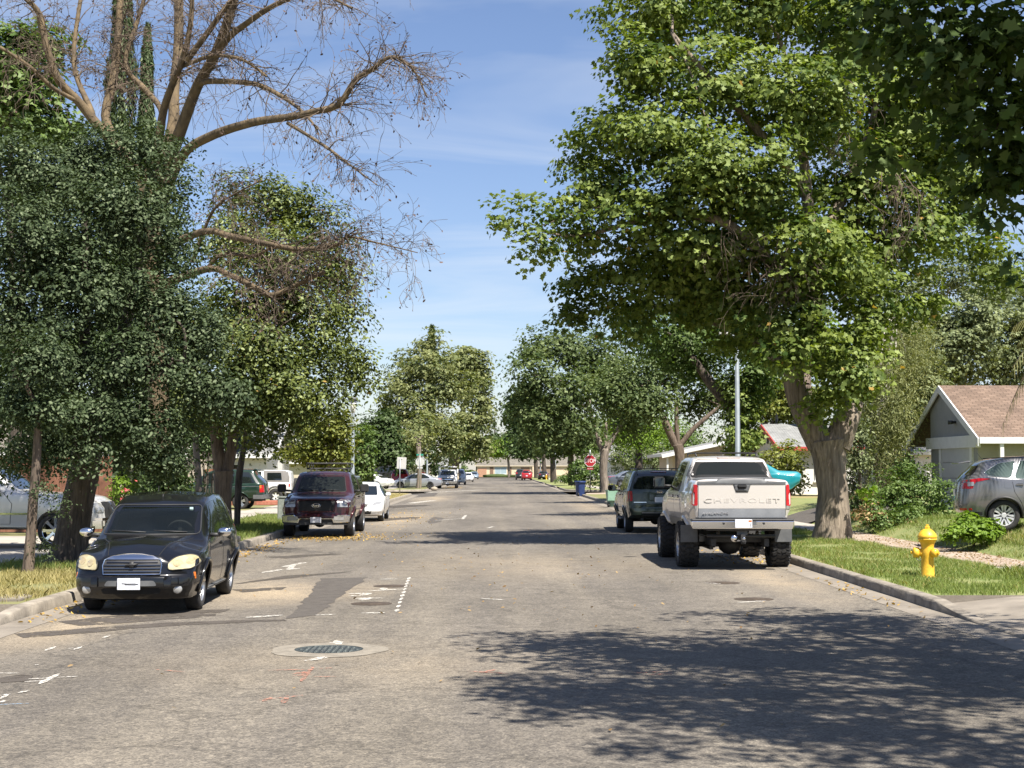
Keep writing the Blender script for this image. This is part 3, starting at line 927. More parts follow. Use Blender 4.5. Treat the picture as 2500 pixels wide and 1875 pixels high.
gable('house', 'grey house with brown shingle gable roof and garage door behind the grey hatchback', 15.6, 32.0, 49.0, 56.6, .58, 3.05, 4.75, 'X', W_OLIVE, RF_BROWN, T_WHITE, .5, h1, inset=6.0, overx=.12)
fn = thing('wooden_fence', 'dark weathered board fence left of the garage', 'fence', (15.6, 57.3, .6)); fb = MB()
for k in range(9): fb.box((-1.2 + k * .17, .0 + .012 * (k % 2), .95 + .12 * math.sin(k * 2.1)), (.155, .02, 1.9 + .24 * math.sin(k * 2.1)), 0)
fb.box((-.5, .05, .5), (1.6, .04, .09), 0); fb.box((-.5, .05, 1.4), (1.6, .04, .09), 0); fb.build('board', W_FENCE, fn)


def h2(h, X0, X1, Y0, Y1, e, r):
    f = MB(); f.box((X0 - .02, 0, e - .75), (.08, 3.6, 1.4), 0); f.build('panel', W_WHITE, h)
    v = MB(); v.box((X0 - .03, .4, r - .75), (.05, .3, .45), 0); v.build('vent', T_DARK, h)
    window(h, (X0 + 2.2, Y0, 1.5), 1.2, 1.1, '-Y')
    d = MB(); d.lathe([(0, .1), (.2, .06), (.33, 0), (.34, .01)], (X0 + .5, .6, r + .45), 'X', 16); d.tube([(X0 + .5, .6, r), (X0 + .5, .6, r + .4)], .03, 6); d.build('dish', M_GREYP, h)


gable('house', 'white gabled house with red fascia and pale grey shingles left of the maple trunk', 15.3, 18.9, 80.2, 89.6, .45, 3.1, 4.35, 'X', W_WHITE, RF_GREY, T_RED, .45, h2)
gable('house', 'grey roofed wing behind the lamp post and the silver truck', 15.6, 34, 92.4, 101, .45, 3.0, 4.3, 'X', W_WHITE, RF_GREY, T_WHITE, .45)


def h3(h, X0, X1, Y0, Y1, e, r):
    window(h, (X0 + 2.4, Y0, 1.4), 1.4, 1.1, '-Y')
    d = MB(); d.box((X0 + .8, Y0 - .03, 1.05), (.9, .06, 2.1), 0); d.build('door', T_DARK, h)
    for x in (X0 - .4, X0 + 3.6, X0 + 5.2):
        p = MB(); p.box((x, Y0 - .5, e * .5), (.12, .12, e), 0); p.build('porch_post', T_WHITE, h)
    t = MB(); t.tube([(X0 + 4.4, Y0 + 1.2, e + .5), (X0 + 4.4, Y0 + 1.2, r + .6)], .12, 8); t.build('vent_pipe', M_GREYP, h)


gable('house', 'beige low house with white edged grey roof between the ash tree and the lamp post', 12.0, 28, 103.5, 112, .4, 3.0, 4.7, 'Y', W_TAN, RF_GREY, T_WHITE, .8, h3)


def h4(h, X0, X1, Y0, Y1, e, r):
    window(h, (X0 + 5.5, Y0, 1.5), 2.6, 1.5, '-Y', glass=mat('pale_pane', (.32, .40, .45), .1))
    for x in (X0 + 3.4, X0 + 7.6):
        s = MB(); s.box((x, Y0 - .04, 1.5), (.8, .05, 1.7), 0); s.build('shutter', mat('brown_shutter', (.20, .12, .08), .7), h)
    d = MB(); d.box((X0 + 11.2, Y0 - .04, 1.1), (2.0, .08, 2.2), 0); d.build('door', mat('brown_door', (.20, .115, .07), .7), h)
    g = MB(); g.box((X0 + 15.6, Y0 - .04, 1.2), (3.8, .08, 2.3), 0); g.build('garage_door', mat('brown_garage_door', (.23, .16, .11), .7), h)
    b = MB(); b.box((X0 + 1.2, Y0 - .05, 1.0), (2.0, .08, 2.0), 0); b.build('brick_panel', mat('brick', (.36, .19, .125), .9, col2=(.45, .26, .17), vscale=6), h)
    p = MB(); p.box((X0 + 13.1, Y0 - .2, 1.3), (.5, .3, 2.6), 0); p.build('porch_post', W_CREAM, h)


gable('house', 'tan bungalow with white framed window closing the end of the street', -4.6, 18.0, 352, 362, .1, 2.75, 4.6, 'X', W_CREAM, RF_TAN, W_TAN, .35, h4)
hd = MB(); hd.box((2.5, 349.6, .35), (10, 1.0, .6), 0, ch=.2); hd.blob((0, 349.6, .3), (3, .8, .5), jit=.2); o = hd.build('clipped_hedge', mat('hedge_green', (.035, .055, .015), .95, col2=(.075, .10, .03), vscale=6, bump=1, bscale=8)); tag(o, 'low dark hedge along the front of the tan bungalow', 'hedge')
gable('house', 'grey roofed house behind the far left parked cars', -24, -9.5, 305, 316, .15, 2.8, 4.6, 'X', W_WHITE, RF_GREY, T_WHITE, .6)
gable('house', 'tan house behind the white work truck', -26, -10.5, 232, 243, .15, 2.8, 4.7, 'X', W_TAN, RF_GREY, T_WHITE, .6)
gable('house', 'pale house in the shade behind the black van', -32, -15.5, 178, 190, .15, 2.8, 4.7, 'X', W_TAN, RF_TAN, T_WHITE, .6)


def h7(h, X0, X1, Y0, Y1, e, r):
    window(h, (X1 - 2.4, Y0, 1.5), 1.6, 1.1, '-Y'); g = MB(); g.box((X1 - 7, Y0 - .03, 1.2), (4.6, .06, 2.2), 0); g.build('garage_door', T_WHITE, h)


gable('house', 'bright white house behind the white jeep and the left trees', -34, -13.8, 91, 101, .15, 2.9, 4.9, 'X', W_WHITE, RF_GREY, T_WHITE, .6, h7)
gable('house', 'beige house in the shade behind the dark green off road car', -34, -15.2, 72.5, 82, .15, 2.8, 4.6, 'X', W_TAN, RF_TAN, T_WHITE, .5)
gable('house', 'pale roofed house among the trees on the right beyond the stop sign', 13, 30, 172, 184, .3, 3.0, 4.8, 'X', W_WHITE, RF_GREY, T_WHITE, .6)
gable('house', 'white walled house glimpsed between the far right trunks', 11.5, 28, 222, 234, .3, 3.0, 4.8, 'X', W_WHITE, RF_TAN, T_WHITE, .6)
bw = thing('garden_wall', 'reddish brown board wall behind the silver pickup on the left', 'wall', (-13.2, 43.6, .15)); b = MB()
for k in range(17): b.box((-4.0 + k * .375, 0, 1.05), (.365, .05, 2.1), 0)
b.build('board', W_BROWN, bw); b = MB(); b.box((-1.0, 0, 2.13), (6.5, .12, .06), 0); b.build('cap', W_BROWN, bw)
b = MB()
for k in range(16): b.box((k * .16, .02 * (k % 2), .9), (.145, .02, 1.8), 0)
fn2 = thing('wooden_fence', 'brown upright board fence behind the dark green off road car', 'fence', (-14.4, 75.5, .15)); b.build('board', W_BROWN, fn2)
b = MB(); b.box((0, 0, .1), (6.0, 1.6, .22), 0, ch=.03); b.box((1.2, -.9, .05), (3.4, .5, .12), 0, ch=.03)
o = b.build('planter_edge', mat('red_brick', (.34, .115, .075), .9, col2=(.45, .19, .13), vscale=9, bump=.4, bscale=30)); o.location = (-10.4, 76.5, .15); tag(o, 'low red brick planter edge beside the dark green off road car', 'planter')


# ================================================================ trees and plants
def leafmat(name, dark, light, trans=0.35, gloss=0.06, yellow=None):
    """leaf: diffuse + light coming through + a little sheen; colour varies leaf by leaf"""
    if name in MATS: return MATS[name]
    m = bpy.data.materials.new(name); m.use_nodes = True
    n, l = m.node_tree.nodes, m.node_tree.links
    n.clear()
    out = n.new('ShaderNodeOutputMaterial')
    at = n.new('ShaderNodeAttribute'); at.attribute_name = 'rnd'
    r = n.new('ShaderNodeValToRGB')
    r.color_ramp.elements[0].position = 0.0; r.color_ramp.elements[0].color = (*dark, 1)
    r.color_ramp.elements[1].position = 0.9; r.color_ramp.elements[1].color = (*light, 1)
    if yellow:
        e = r.color_ramp.elements.new(0.965); e.color = (*light, 1)
        e = r.color_ramp.elements.new(0.975); e.color = (*yellow, 1)
    l.new(at.outputs['Fac'], r.inputs[0])
    d = n.new('ShaderNodeBsdfDiffuse'); l.new(r.outputs[0], d.inputs[0])
    tc2 = n.new('ShaderNodeMixRGB'); tc2.blend_type = 'MULTIPLY'; tc2.inputs[0].default_value = 1.0; tc2.inputs[2].default_value = (1.12, 1.18, 0.42, 1)
    l.new(r.outputs[0], tc2.inputs[1])
    t = n.new('ShaderNodeBsdfTranslucent'); l.new(tc2.outputs[0], t.inputs[0])
    m1 = n.new('ShaderNodeMixShader'); m1.inputs[0].default_value = trans
    l.new(d.outputs[0], m1.inputs[1]); l.new(t.outputs[0], m1.inputs[2])
    g = n.new('ShaderNodeBsdfGlossy'); g.inputs['Roughness'].default_value = 0.55; g.inputs[0].default_value = (0.55, 0.62, 0.42, 1)
    m2 = n.new('ShaderNodeMixShader'); m2.inputs[0].default_value = gloss
    l.new(m1.outputs[0], m2.inputs[1]); l.new(g.outputs[0], m2.inputs[2])
    l.new(m2.outputs[0], out.inputs[0])
    MATS[name] = m
    return m


# leaf outlines (u along the leaf, v across), unit length
SHAPES = {
    'maple': np.array([(0, 0), (0.12, -0.30), (0.34, -0.22), (0.42, -0.50), (0.62, -0.20), (1.0, 0.0), (0.62, 0.20), (0.42, 0.50), (0.34, 0.22), (0.12, 0.30)], float) - np.array([0.4, 0]),
    'star': np.array([(0, 0), (0.25, -0.42), (0.48, -0.16), (1.0, 0.0), (0.48, 0.16), (0.25, 0.42)], float) - np.array([0.4, 0]),
    'oval': np.array([(0, 0), (0.3, -0.24), (0.7, -0.2), (1.0, 0), (0.7, 0.2), (0.3, 0.24)], float) - np.array([0.5, 0]),
    'round': np.array([(0, -0.1), (0.3, -0.42), (0.8, -0.36), (1.0, 0.05), (0.75, 0.4), (0.25, 0.38)], float) - np.array([0.5, 0]),
    'slim': np.array([(0, 0), (0.4, -0.11), (1.0, 0), (0.5, 0.11)], float) - np.array([0.5, 0]),
    'tuft': np.array([(0, 0), (0.3, -0.35), (0.55, -0.12), (1.0, -0.2), (0.7, 0.12), (0.75, 0.42), (0.3, 0.2)], float) - np.array([0.5, 0]),
}


def unit(a): return a / np.maximum(1e-9, np.linalg.norm(a, axis=-1, keepdims=True))


def leaf_cards(pos, nrm, size, shape, rg, droop=0.0, fold=0.16):
    """one bent leaf face per position"""
    N = len(pos)
    T = SHAPES[shape]
    nrm = unit(nrm)
    r = rg.normal(size=(N, 3)); r[:, 2] -= droop
    u = unit(r - nrm * np.sum(r * nrm, axis=1, keepdims=True))
    w = np.cross(nrm, u)
    s = size * rg.uniform(0.65, 1.25, size=(N, 1, 1))
    h = (np.abs(T[:, 1]) * 0.5 - T[:, 0] ** 2 * 0.35) * fold * 2
    V = pos[:, None, :] + s * (u[:, None, :] * T[None, :, 0:1] + w[:, None, :] * T[None, :, 1:2] + nrm[:, None, :] * h[None, :, None])
    return V


def crown(parent, base, lobes, n, size, material, shape='star', clump=0.75, per=38, shell=0.45, flat=0.6, up=0.55, seed=1, droop=0.15, name='crown', jit=0.12, hang=0.0, out=None):
    """leaves in tufts, the tufts spread through lobes (centre, radii); tufts crowd towards the outside of a lobe"""
    rg = np.random.default_rng(seed)
    C = np.array([l[0] for l in lobes], float); Rr = np.array([l[1] for l in lobes], float)
    wt = (Rr[:, 0] * Rr[:, 1] * Rr[:, 2]) ** 0.7
    if len(lobes[0]) > 2: wt = wt * np.array([l[2] for l in lobes])
    wt /= wt.sum()
    K = max(4, int(n / per))
    li = rg.choice(len(lobes), size=K, p=wt)
    d = unit(rg.normal(size=(K, 3)))
    rad = rg.uniform(0, 1, size=(K, 1)) ** shell
    # lobes are lumpy: push the outline in and out by a low-frequency wave
    ph = rg.uniform(0, 6.28, size=(len(lobes), 3))
    lump = 1 + jit * (np.sin(3.1 * d[:, 0] + ph[li, 0]) + np.sin(4.3 * d[:, 1] + ph[li, 1]) + np.sin(3.7 * d[:, 2] + ph[li, 2]))
    cc = C[li] + d * rad * Rr[li] * lump[:, None]
    cr = clump * rg.uniform(0.45, 1.25, size=K)
    ctone = rg.normal(0, 0.20, size=K)
    reps = rg.poisson(per * (cr / clump) ** 1.6) + 3
    idx = np.repeat(np.arange(K), reps)
    M = len(idx)
    q = unit(rg.normal(size=(M, 3))) * (rg.uniform(0, 1, size=(M, 1)) ** 0.5)
    um = rg.random(M) < 0.6
    hh = np.linalg.norm(q[:, :2], axis=1)
    q[um, 2] = np.sqrt(np.maximum(0, 1 - hh[um] ** 2)) * rg.uniform(0.55, 1.0, um.sum())
    q[:, 2] *= flat
    pos = cc[idx] + q * cr[idx][:, None]
    if hang > 0:
        k = np.linalg.norm(q[:, :2], axis=1)
        pos[:, 2] -= hang * cr[idx] * k ** 2
    nr = 0.55 * unit(cc[idx] - C[li][idx] + 1e-6) + 0.35 * q + rg.normal(0, 0.40, size=(M, 3))
    nr[:, 2] += up
    keep = pos[:, 2] > 0.1
    pos, nr, idx = pos[keep], nr[keep], idx[keep]
    V = leaf_cards(pos, nr, size, shape, rg, droop)
    rnd = np.clip(0.48 + ctone[idx] + rg.normal(0, 0.2, size=len(idx)), 0, 0.955)
    rnd[rg.random(len(idx)) < 0.004] = 1.0
    return nmesh(name, V, V.shape[1], material, parent, rnd, off=base)


def bark(name, dark, light, sc=9.0, st=(1, 1, 0.14), bump=1.0):
    if name in MATS: return MATS[name]
    m = mat(name, dark, 0.92, col2=light, vscale=sc, bump=bump, bscale=sc * 1.6, stretch=st, detail=9)
    for x in m.node_tree.nodes:
        if x.type == 'BUMP': x.inputs['Distance'].default_value = 0.05
    return m


B_GREY = bark('grey_bark', (0.105, 0.085, 0.066), (0.30, 0.25, 0.20))
B_PALE = bark('pale_bark', (0.085, 0.066, 0.048), (0.30, 0.245, 0.185), 13.0, (1, 1, 0.10), 1.0)
B_DARK = bark('dark_bark', (0.022, 0.017, 0.013), (0.120, 0.096, 0.075), 13.0)
B_BROWN = bark('brown_bark', (0.055, 0.040, 0.030), (0.185, 0.140, 0.105), 13.0)
B_LICHEN = bark('lichen_bark', (0.058, 0.043, 0.029), (0.180, 0.130, 0.070), 5.0, (1, 1, 0.4), 0.7)
B_WHITE = bark('white_bark', (0.30, 0.27, 0.23), (0.62, 0.58, 0.52), 7.0, (1, 1, 0.8), 0.4)
B_TWIG = mat('twig_bark', (0.075, 0.053, 0.038), 0.9, col2=(0.165, 0.125, 0.088), vscale=3.0)


def spline(pts, k=6):
    """Catmull-Rom through points carrying any number of values"""
    A = [np.array(p, float) for p in pts]
    if len(A) < 3: 
        return [A[0] + (A[-1] - A[0]) * i / k for i in range(k + 1)]
    out = []
    for i in range(len(A) - 1):
        p0, p1, p2, p3 = A[max(0, i - 1)], A[i], A[i + 1], A[min(len(A) - 1, i + 2)]
        for j in range(k):
            t = j / k
            out.append(0.5 * ((2 * p1) + (-p0 + p2) * t + (2 * p0 - 5 * p1 + 4 * p2 - p3) * t * t + (-p0 + 3 * p1 - 3 * p2 + p3) * t ** 3))
    out.append(A[-1])
    return out


def limb(mb, pts, n=10, k=6, rough=0.05, ridges=0, flare=0.0):
    """a tapered limb through (x,y,z,r) points with an uneven, ridged skin"""
    S = spline(pts, k)
    P_ = [Vector(s[:3]) for s in S]; r_ = [max(0.003, s[3]) for s in S]
    vs = []; fs = []; up = None
    ph = random.uniform(0, 6)
    fur = [random.uniform(-1, 1) for _ in range(n)]
    for i, p in enumerate(P_):
        fur = [q * .82 + random.uniform(-.45, .45) for q in fur]
        t = (P_[min(i + 1, len(P_) - 1)] - P_[max(0, i - 1)])
        t = t.normalized() if t.length > 1e-9 else Vector((0, 0, 1))
        up = t.orthogonal().normalized() if up is None else (up - t * up.dot(t)).normalized()
        b = t.cross(up)
        fl = flare * math.exp(-i * 0.55 * 6 / k)
        for j in range(n):
            a = 2 * PI * j / n
            f = 1 + rough * (math.sin(3 * a + i * 0.35 + ph) + 0.7 * math.sin(5 * a - i * 0.22 + ph * 2) + 0.9 * fur[j])
            f *= 1 + fl * (0.55 + 0.45 * math.sin(4 * a + ph))
            vs.append(p + (up * math.cos(a) + b * math.sin(a)) * r_[i] * f)
    for i in range(len(P_) - 1):
        for j in range(n):
            fs.append((i * n + j, i * n + (j + 1) % n, (i + 1) * n + (j + 1) % n, (i + 1) * n + j))
    fs.append([(len(P_) - 1) * n + j for j in range(n)])
    mb.add(vs, fs, 0, True)


def L(px, py, rx, rz, D, dep=None, w=1.0):
    """a crown lobe: centre seen at a pixel at depth D, radii given in pixels of the photograph"""
    s = D / FPX
    c = P(px, py, D)
    return ((c.x, c.y, c.z), (rx * s, (dep if dep else (rx + rz) / 2 * s), rz * s), w)


def LB(lst, D, spread=0.0, seed=3, df=1.0):
    r = random.Random(seed); out = []
    for q in lst:
        d = D + (q[4] if len(q) > 4 else r.uniform(-spread, spread))
        s = D / FPX
        out.append(L(q[0], q[1], q[2], q[3], d, (q[2] + q[3]) / 2 * s * df))
    return out


def T4(px, py, rpx, D):
    p = P(px, py, D)
    return (p.x, p.y, p.z, rpx * D / FPX)


def tree(name, label, trunk_pts, lobes, leaf, bark_m, cat='tree', group=None, limbs=6, tn=14, trunkname='trunk', flare=0.35, extra=None, rough=0.05, k=6, limb_r=0.3, base=None):
    """trunk_pts: list of limbs, each a list of (x,y,z,r); the first starts at the ground"""
    b = trunk_pts[0][0]
    base = base or (b[0], b[1], max(0.0, gz(b[0], b[1])))
    root = thing(name, label, cat, base, group=group)
    mb = MB()
    for i, t in enumerate(trunk_pts):
        if i == 0: t = [(t[0][0], t[0][1], base[2] - 0.15, t[0][3] * 1.05)] + list(t)
        limb(mb, t, tn if i == 0 else max(7, tn - 4), k=k, flare=flare if i == 0 else 0.0, rough=rough)
    # limbs run from the ends of the trunk into the crown
    ends = [t[-1] for t in trunk_pts]
    r = random.Random(len(label) * 7 + len(lobes))
    for q in sorted(lobes, key=lambda q: -q[1][0])[:limbs]:
        c = Vector(q[0]); 
        e = min(ends, key=lambda e: (Vector(e[:3]) - c).length)
        a = Vector(e[:3]); mid = a.lerp(c, 0.5) + Vector((r.uniform(-.3, .3), r.uniform(-.3, .3), 0.12 * (c - a).length))
        rr = min(e[3] * 0.75, limb_r)
        if (c - a).length > 0.4:
            limb(mb, [(a.x, a.y, a.z, rr), (mid.x, mid.y, mid.z, rr * 0.62), (c.x, c.y, c.z, rr * 0.3)], 7, k=4)
    mb.build(trunkname, bark_m, root, off=base, fix=False)
    if isinstance(leaf, dict): leaf = [leaf]
    for lf in leaf:
        lf = dict(lf); lb = lf.pop('lobes', lobes)
        crown(root, base, lb, **lf)
    if extra: extra(root, base)
    return root


# ---- twigs of bare wood ------------------------------------------------
def twigs(mb, start, d, length, r, depth, rg, droop=0.15, pods=None, spread=0.7, nseg=4, kids=3):
    pts = [Vector(start)]; dirs = Vector(d).normalized()
    for i in range(nseg):
        dirs = (dirs + Vector((rg.gauss(0, .22), rg.gauss(0, .22), rg.gauss(0, .2) - droop * (i + 1) / nseg))).normalized()
        pts.append(pts[-1] + dirs * length / nseg)
    rad = [max(0.0042, r * (1 - 0.75 * i / nseg)) for i in range(nseg + 1)]
    mb.tube(pts, rad, 4 if r > 0.012 else 3, 0, cap=False, smooth=True)
    if pods is not None and (depth == 0 or rg.random() < 0.3):
        pods.append((pts[-1], (pts[-1] - pts[-2]).normalized()))
    if depth > 0:
        for k in range(kids):
            i = rg.randint(1, nseg)
            dd = (pts[i] - pts[i - 1]).normalized()
            nd = (dd + Vector((rg.gauss(0, spread), rg.gauss(0, spread), rg.gauss(0, spread * 0.8)))).normalized()
            twigs(mb, pts[i], nd, length * rg.uniform(0.4, 0.75), rad[i] * 0.6, depth - 1, rg, droop, pods, spread, max(3, nseg - 1), kids)


# ================================================================ leaf colours
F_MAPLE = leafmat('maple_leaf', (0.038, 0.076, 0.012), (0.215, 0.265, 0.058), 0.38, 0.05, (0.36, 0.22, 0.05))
F_MAPLED = leafmat('shade_maple_leaf', (0.022, 0.048, 0.010), (0.085, 0.135, 0.028), 0.42, 0.05)  # darker copy of the maple leaf, the boughs' shade put into its colour
F_OAK = leafmat('grey_oak_leaf', (0.021, 0.038, 0.017), (0.066, 0.092, 0.042), 0.24, 0.06)
F_CAMPH = leafmat('glossy_leaf', (0.024, 0.044, 0.008), (0.150, 0.175, 0.036), 0.28, 0.08, (0.34, 0.21, 0.05))
F_YEL = leafmat('yellow_green_leaf', (0.080, 0.105, 0.014), (0.235, 0.245, 0.042), 0.38, 0.06)
F_MID = leafmat('mid_green_leaf', (0.046, 0.090, 0.018), (0.135, 0.198, 0.048), 0.32, 0.06)
F_ASH = leafmat('ash_leaf', (0.034, 0.062, 0.018), (0.130, 0.165, 0.058), 0.34, 0.05)
F_SYC = leafmat('pale_sycamore_leaf', (0.075, 0.100, 0.030), (0.235, 0.245, 0.098), 0.34, 0.06)
F_DARK = leafmat('dark_leaf', (0.020, 0.040, 0.012), (0.062, 0.098, 0.028), 0.22, 0.06)
F_BRIGHT = leafmat('bright_leaf', (0.098, 0.175, 0.018), (0.215, 0.32, 0.042), 0.42, 0.04)
F_GREY = leafmat('grey_green_leaf', (0.075, 0.100, 0.042), (0.185, 0.210, 0.098), 0.28, 0.06)
F_BIRCH = leafmat('birch_leaf', (0.100, 0.118, 0.038), (0.240, 0.245, 0.095), 0.34, 0.06)
F_CYP = leafmat('cypress_leaf', (0.028, 0.048, 0.020), (0.078, 0.105, 0.046), 0.15, 0.05)
F_DRY = leafmat('dry_leaf', (0.15, 0.085, 0.042), (0.34, 0.235, 0.12), 0.2, 0.04)
F_GOLD = leafmat('fallen_yellow_leaf', (0.24, 0.135, 0.045), (0.56, 0.36, 0.085), 0.2, 0.05)
F_ROSE = leafmat('rose_petal', (0.50, 0.075, 0.09), (0.78, 0.20, 0.22), 0.3, 0.04)

def maple_dead(root, base):
    """dead, leafless sprays hanging in the maple and a tuft of young leaves low on its trunk"""
    rg = random.Random(5)
    for (px, py, n, ln) in ((1925, 590, 9, 1.5), (1880, 640, 8, 1.2), (1930, 700, 7, 1.1), (2150, 420, 8, 1.3), (2200, 470, 6, 1.2), (1770, 560, 6, 1.1), (2050, 330, 6, 1.0), (2060, 200, 5, 0.9)):
        a = P(px, py, 36.6); mb = MB()
        for k in range(n):
            twigs(mb, a + Vector((rg.gauss(0, .25), rg.gauss(0, .2), rg.gauss(0, .25))), (rg.gauss(0, .6), rg.gauss(0, .3), -0.7), ln * rg.uniform(.5, 1), 0.016, 2, rg, 0.25, None, 0.6, 5, 3)
        mb.build('dead_twig', B_TWIG, root, off=base, fix=False)
    crown(root, base, [((9.3, 38.2, 1.35), (0.22, 0.25, 0.32))], 90, 0.13, F_BRIGHT, 'maple', 0.25, 12, seed=9, name='sucker_shoot')


# ================================================================ right side
# the great maple over the silver truck
D = 39.0
mt = [[T4(2030, 1312, 48, D), T4(2034, 1255, 41, D), T4(2032, 1190, 36, D), T4(2024, 1120, 40, D), T4(2018, 1075, 48, D)],
      [T4(2005, 1085, 34, D), T4(1966, 1010, 31, D), T4(1938, 925, 25, D), T4(1955, 850, 22, D), T4(1982, 760, 21, D), T4(1990, 640, 19, D), T4(1975, 520, 15, D), T4(1960, 380, 12, D), T4(1930, 200, 9, D + 0.5)],
      [T4(2040, 1085, 36, D), T4(2066, 1030, 31, D), T4(2078, 985, 27, D + .3), T4(2092, 900, 16, D + .6), T4(2110, 780, 11, D + 1)],
      [T4(1980, 760, 17, D), T4(1880, 640, 14, D - 1), T4(1760, 540, 11, D - 2), T4(1600, 530, 7, D - 1.5), T4(1420, 575, 4, D - 1.2), T4(1300, 560, 2, D - 2)],
      [T4(1986, 620, 15, D), T4(2060, 480, 12, D + 1), T4(2120, 330, 9, D + 1.5), T4(2150, 200, 6, D + 2)],
      [T4(1970, 480, 12, D), T4(1860, 330, 10, D - 1), T4(1740, 200, 7, D - 1.5), T4(1640, 80, 5, D - 1.5)],
      [T4(1940, 920, 16, D), T4(1840, 830, 12, D + 1.5), T4(1700, 770, 9, D + 2.5), T4(1560, 740, 5, D + 3)]]
ml = LB([(1610, 40, 150, 110, 0), (1830, 20, 220, 130, 1), (2080, 90, 210, 160, 2), (1560, 165, 110, 90, -1.5), (1730, 220, 190, 140, -1), (1960, 260, 170, 140, -1.5), (2180, 300, 190, 170, 2),
         (1480, 335, 95, 75, 0), (1590, 330, 140, 100, -2), (1440, 410, 62, 60, 0.5), (1760, 420, 170, 120, -2.5), (2090, 470, 170, 140, 1), (1470, 480, 100, 75, -1), (1620, 520, 150, 110, -2),
         (1335, 535, 75, 48, -2), (1245, 545, 52, 42, -2.5), (1310, 620, 34, 66, -2.3), (1430, 590, 90, 70, -1), (1560, 650, 150, 95, 0), (1840, 590, 150, 110, 1.5), (2030, 620, 110, 110, -1.5), (2200, 590, 150, 130, 1.5),
         (1430, 710, 78, 60, 1), (1400, 780, 45, 40, 1.5), (1560, 770, 120, 75, 1.5), (1730, 760, 150, 85, 1.5), (1760, 650, 130, 90, -1), (1890, 690, 90, 80, -.5), (1660, 600, 120, 80, -1.5), (1830, 500, 130, 100, -2), (1955, 715, 95, 95, -2.2), (1890, 805, 80, 60, -1.8), (1965, 600, 95, 90, -2.6), (1800, 760, 100, 70, -.5), (1650, 700, 120, 80, 0), (1990, 820, 60, 60, -2.2), (1930, 875, 55, 45, -2.4), (1840, 850, 110, 65, 2), (2110, 740, 140, 105, 0), (2085, 860, 110, 95, -1.0), (2065, 935, 75, 70, -1.6), (2090, 985, 60, 45, -1.2), (2015, 1000, 32, 40, -1.2), (2300, 420, 120, 120, 2.5), (2330, 560, 130, 110, 3), (2290, 250, 120, 110, 3), (2420, 640, 90, 80, 4), (2250, 760, 60, 60, 1)], D, df=1.05)
tree('maple_tree', 'tall spreading maple with big lobed leaves on the grass verge beside the silver pickup truck', mt, ml,
     [dict(n=120000, size=0.155, material=F_MAPLE, shape='maple', clump=0.74, per=60, shell=0.45, seed=11, flat=0.5)], B_PALE, limbs=14, tn=44, flare=0.16, limb_r=0.16, k=12, rough=0.03,
     extra=lambda root, base: maple_dead(root, base))

# second street tree behind the lamp post, ivy on its trunk
D = 63.0
tree('ivy_clad_tree', 'dark leafy street tree with an ivy clad leaning trunk behind the grey lamp post',
     [[T4(1812, 1190, 24, D), T4(1812, 1080, 20, D), T4(1806, 1010, 20, D)], [T4(1804, 1015, 18, D), T4(1765, 970, 16, D), T4(1730, 930, 12, D), T4(1690, 870, 8, D)], [T4(1808, 1010, 15, D), T4(1830, 930, 12, D), T4(1845, 850, 8, D)]],
     LB([(1650, 830, 120, 80, 0), (1760, 800, 140, 90, 2), (1560, 800, 80, 70, -2), (1860, 830, 90, 80, -1), (1700, 900, 90, 50, 1), (1850, 930, 55, 60, -1)], D),
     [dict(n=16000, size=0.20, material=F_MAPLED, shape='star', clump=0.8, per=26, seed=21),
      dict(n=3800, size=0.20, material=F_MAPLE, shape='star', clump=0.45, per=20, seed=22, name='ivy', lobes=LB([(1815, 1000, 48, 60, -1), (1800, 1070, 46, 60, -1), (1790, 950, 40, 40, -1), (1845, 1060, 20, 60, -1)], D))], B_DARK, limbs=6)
# third, the forked ash
D = 86.0
tree('ash_tree', 'medium ash tree with a dark forked trunk beyond the dark green parked car',
     [[T4(1662, 1192, 14, D), T4(1660, 1120, 12, D), T4(1654, 1085, 13, D)], [T4(1650, 1087, 10, D), T4(1628, 1040, 9, D), T4(1612, 1000, 7, D), T4(1604, 950, 5, D)], [T4(1655, 1087, 7, D), T4(1652, 1040, 6, D), T4(1650, 980, 4, D)], [T4(1660, 1087, 8, D), T4(1690, 1050, 6, D), T4(1730, 1015, 5, D), T4(1760, 990, 3, D)]],
     LB([(1560, 925, 95, 70, 0), (1650, 900, 95, 75, 1), (1490, 960, 60, 60, -1), (1590, 990, 70, 45, -2), (1700, 985, 70, 40, 2), (1540, 1030, 40, 45, 1), (1760, 960, 60, 50, 2)], D),
     dict(n=20000, size=0.22, material=F_ASH, shape='oval', clump=1.0, per=40, seed=31, hang=0.5), B_BROWN, limbs=6)
# fourth, over the stop sign
D = 119.0
tree('broad_tree', 'broad dense tree with a pale flared trunk just behind the red stop sign',
     [[T4(1478, 1201, 12, D), T4(1473, 1150, 9.5, D), T4(1476, 1095, 11, D)], [T4(1471, 1097, 8, D), T4(1452, 1050, 6, D), T4(1440, 990, 4, D)], [T4(1478, 1095, 5, D), T4(1480, 1030, 4, D)], [T4(1481, 1097, 7, D), T4(1510, 1045, 5, D), T4(1540, 1000, 3.5, D)]],
     LB([(1360, 855, 95, 62, 0), (1440, 880, 90, 75, 2), (1300, 915, 70, 60, -3), (1390, 960, 110, 70, -3), (1500, 940, 80, 75, 1), (1275, 985, 48, 45, -2), (1330, 1035, 80, 50, -3), (1430, 1040, 60, 40, -4), (1540, 1000, 50, 50, 0), (1310, 860, 45, 30, 2)], D),
     dict(n=20000, size=0.33, material=F_ASH, shape='tuft', clump=1.3, per=34, seed=41, hang=0.4), B_GREY, limbs=7)
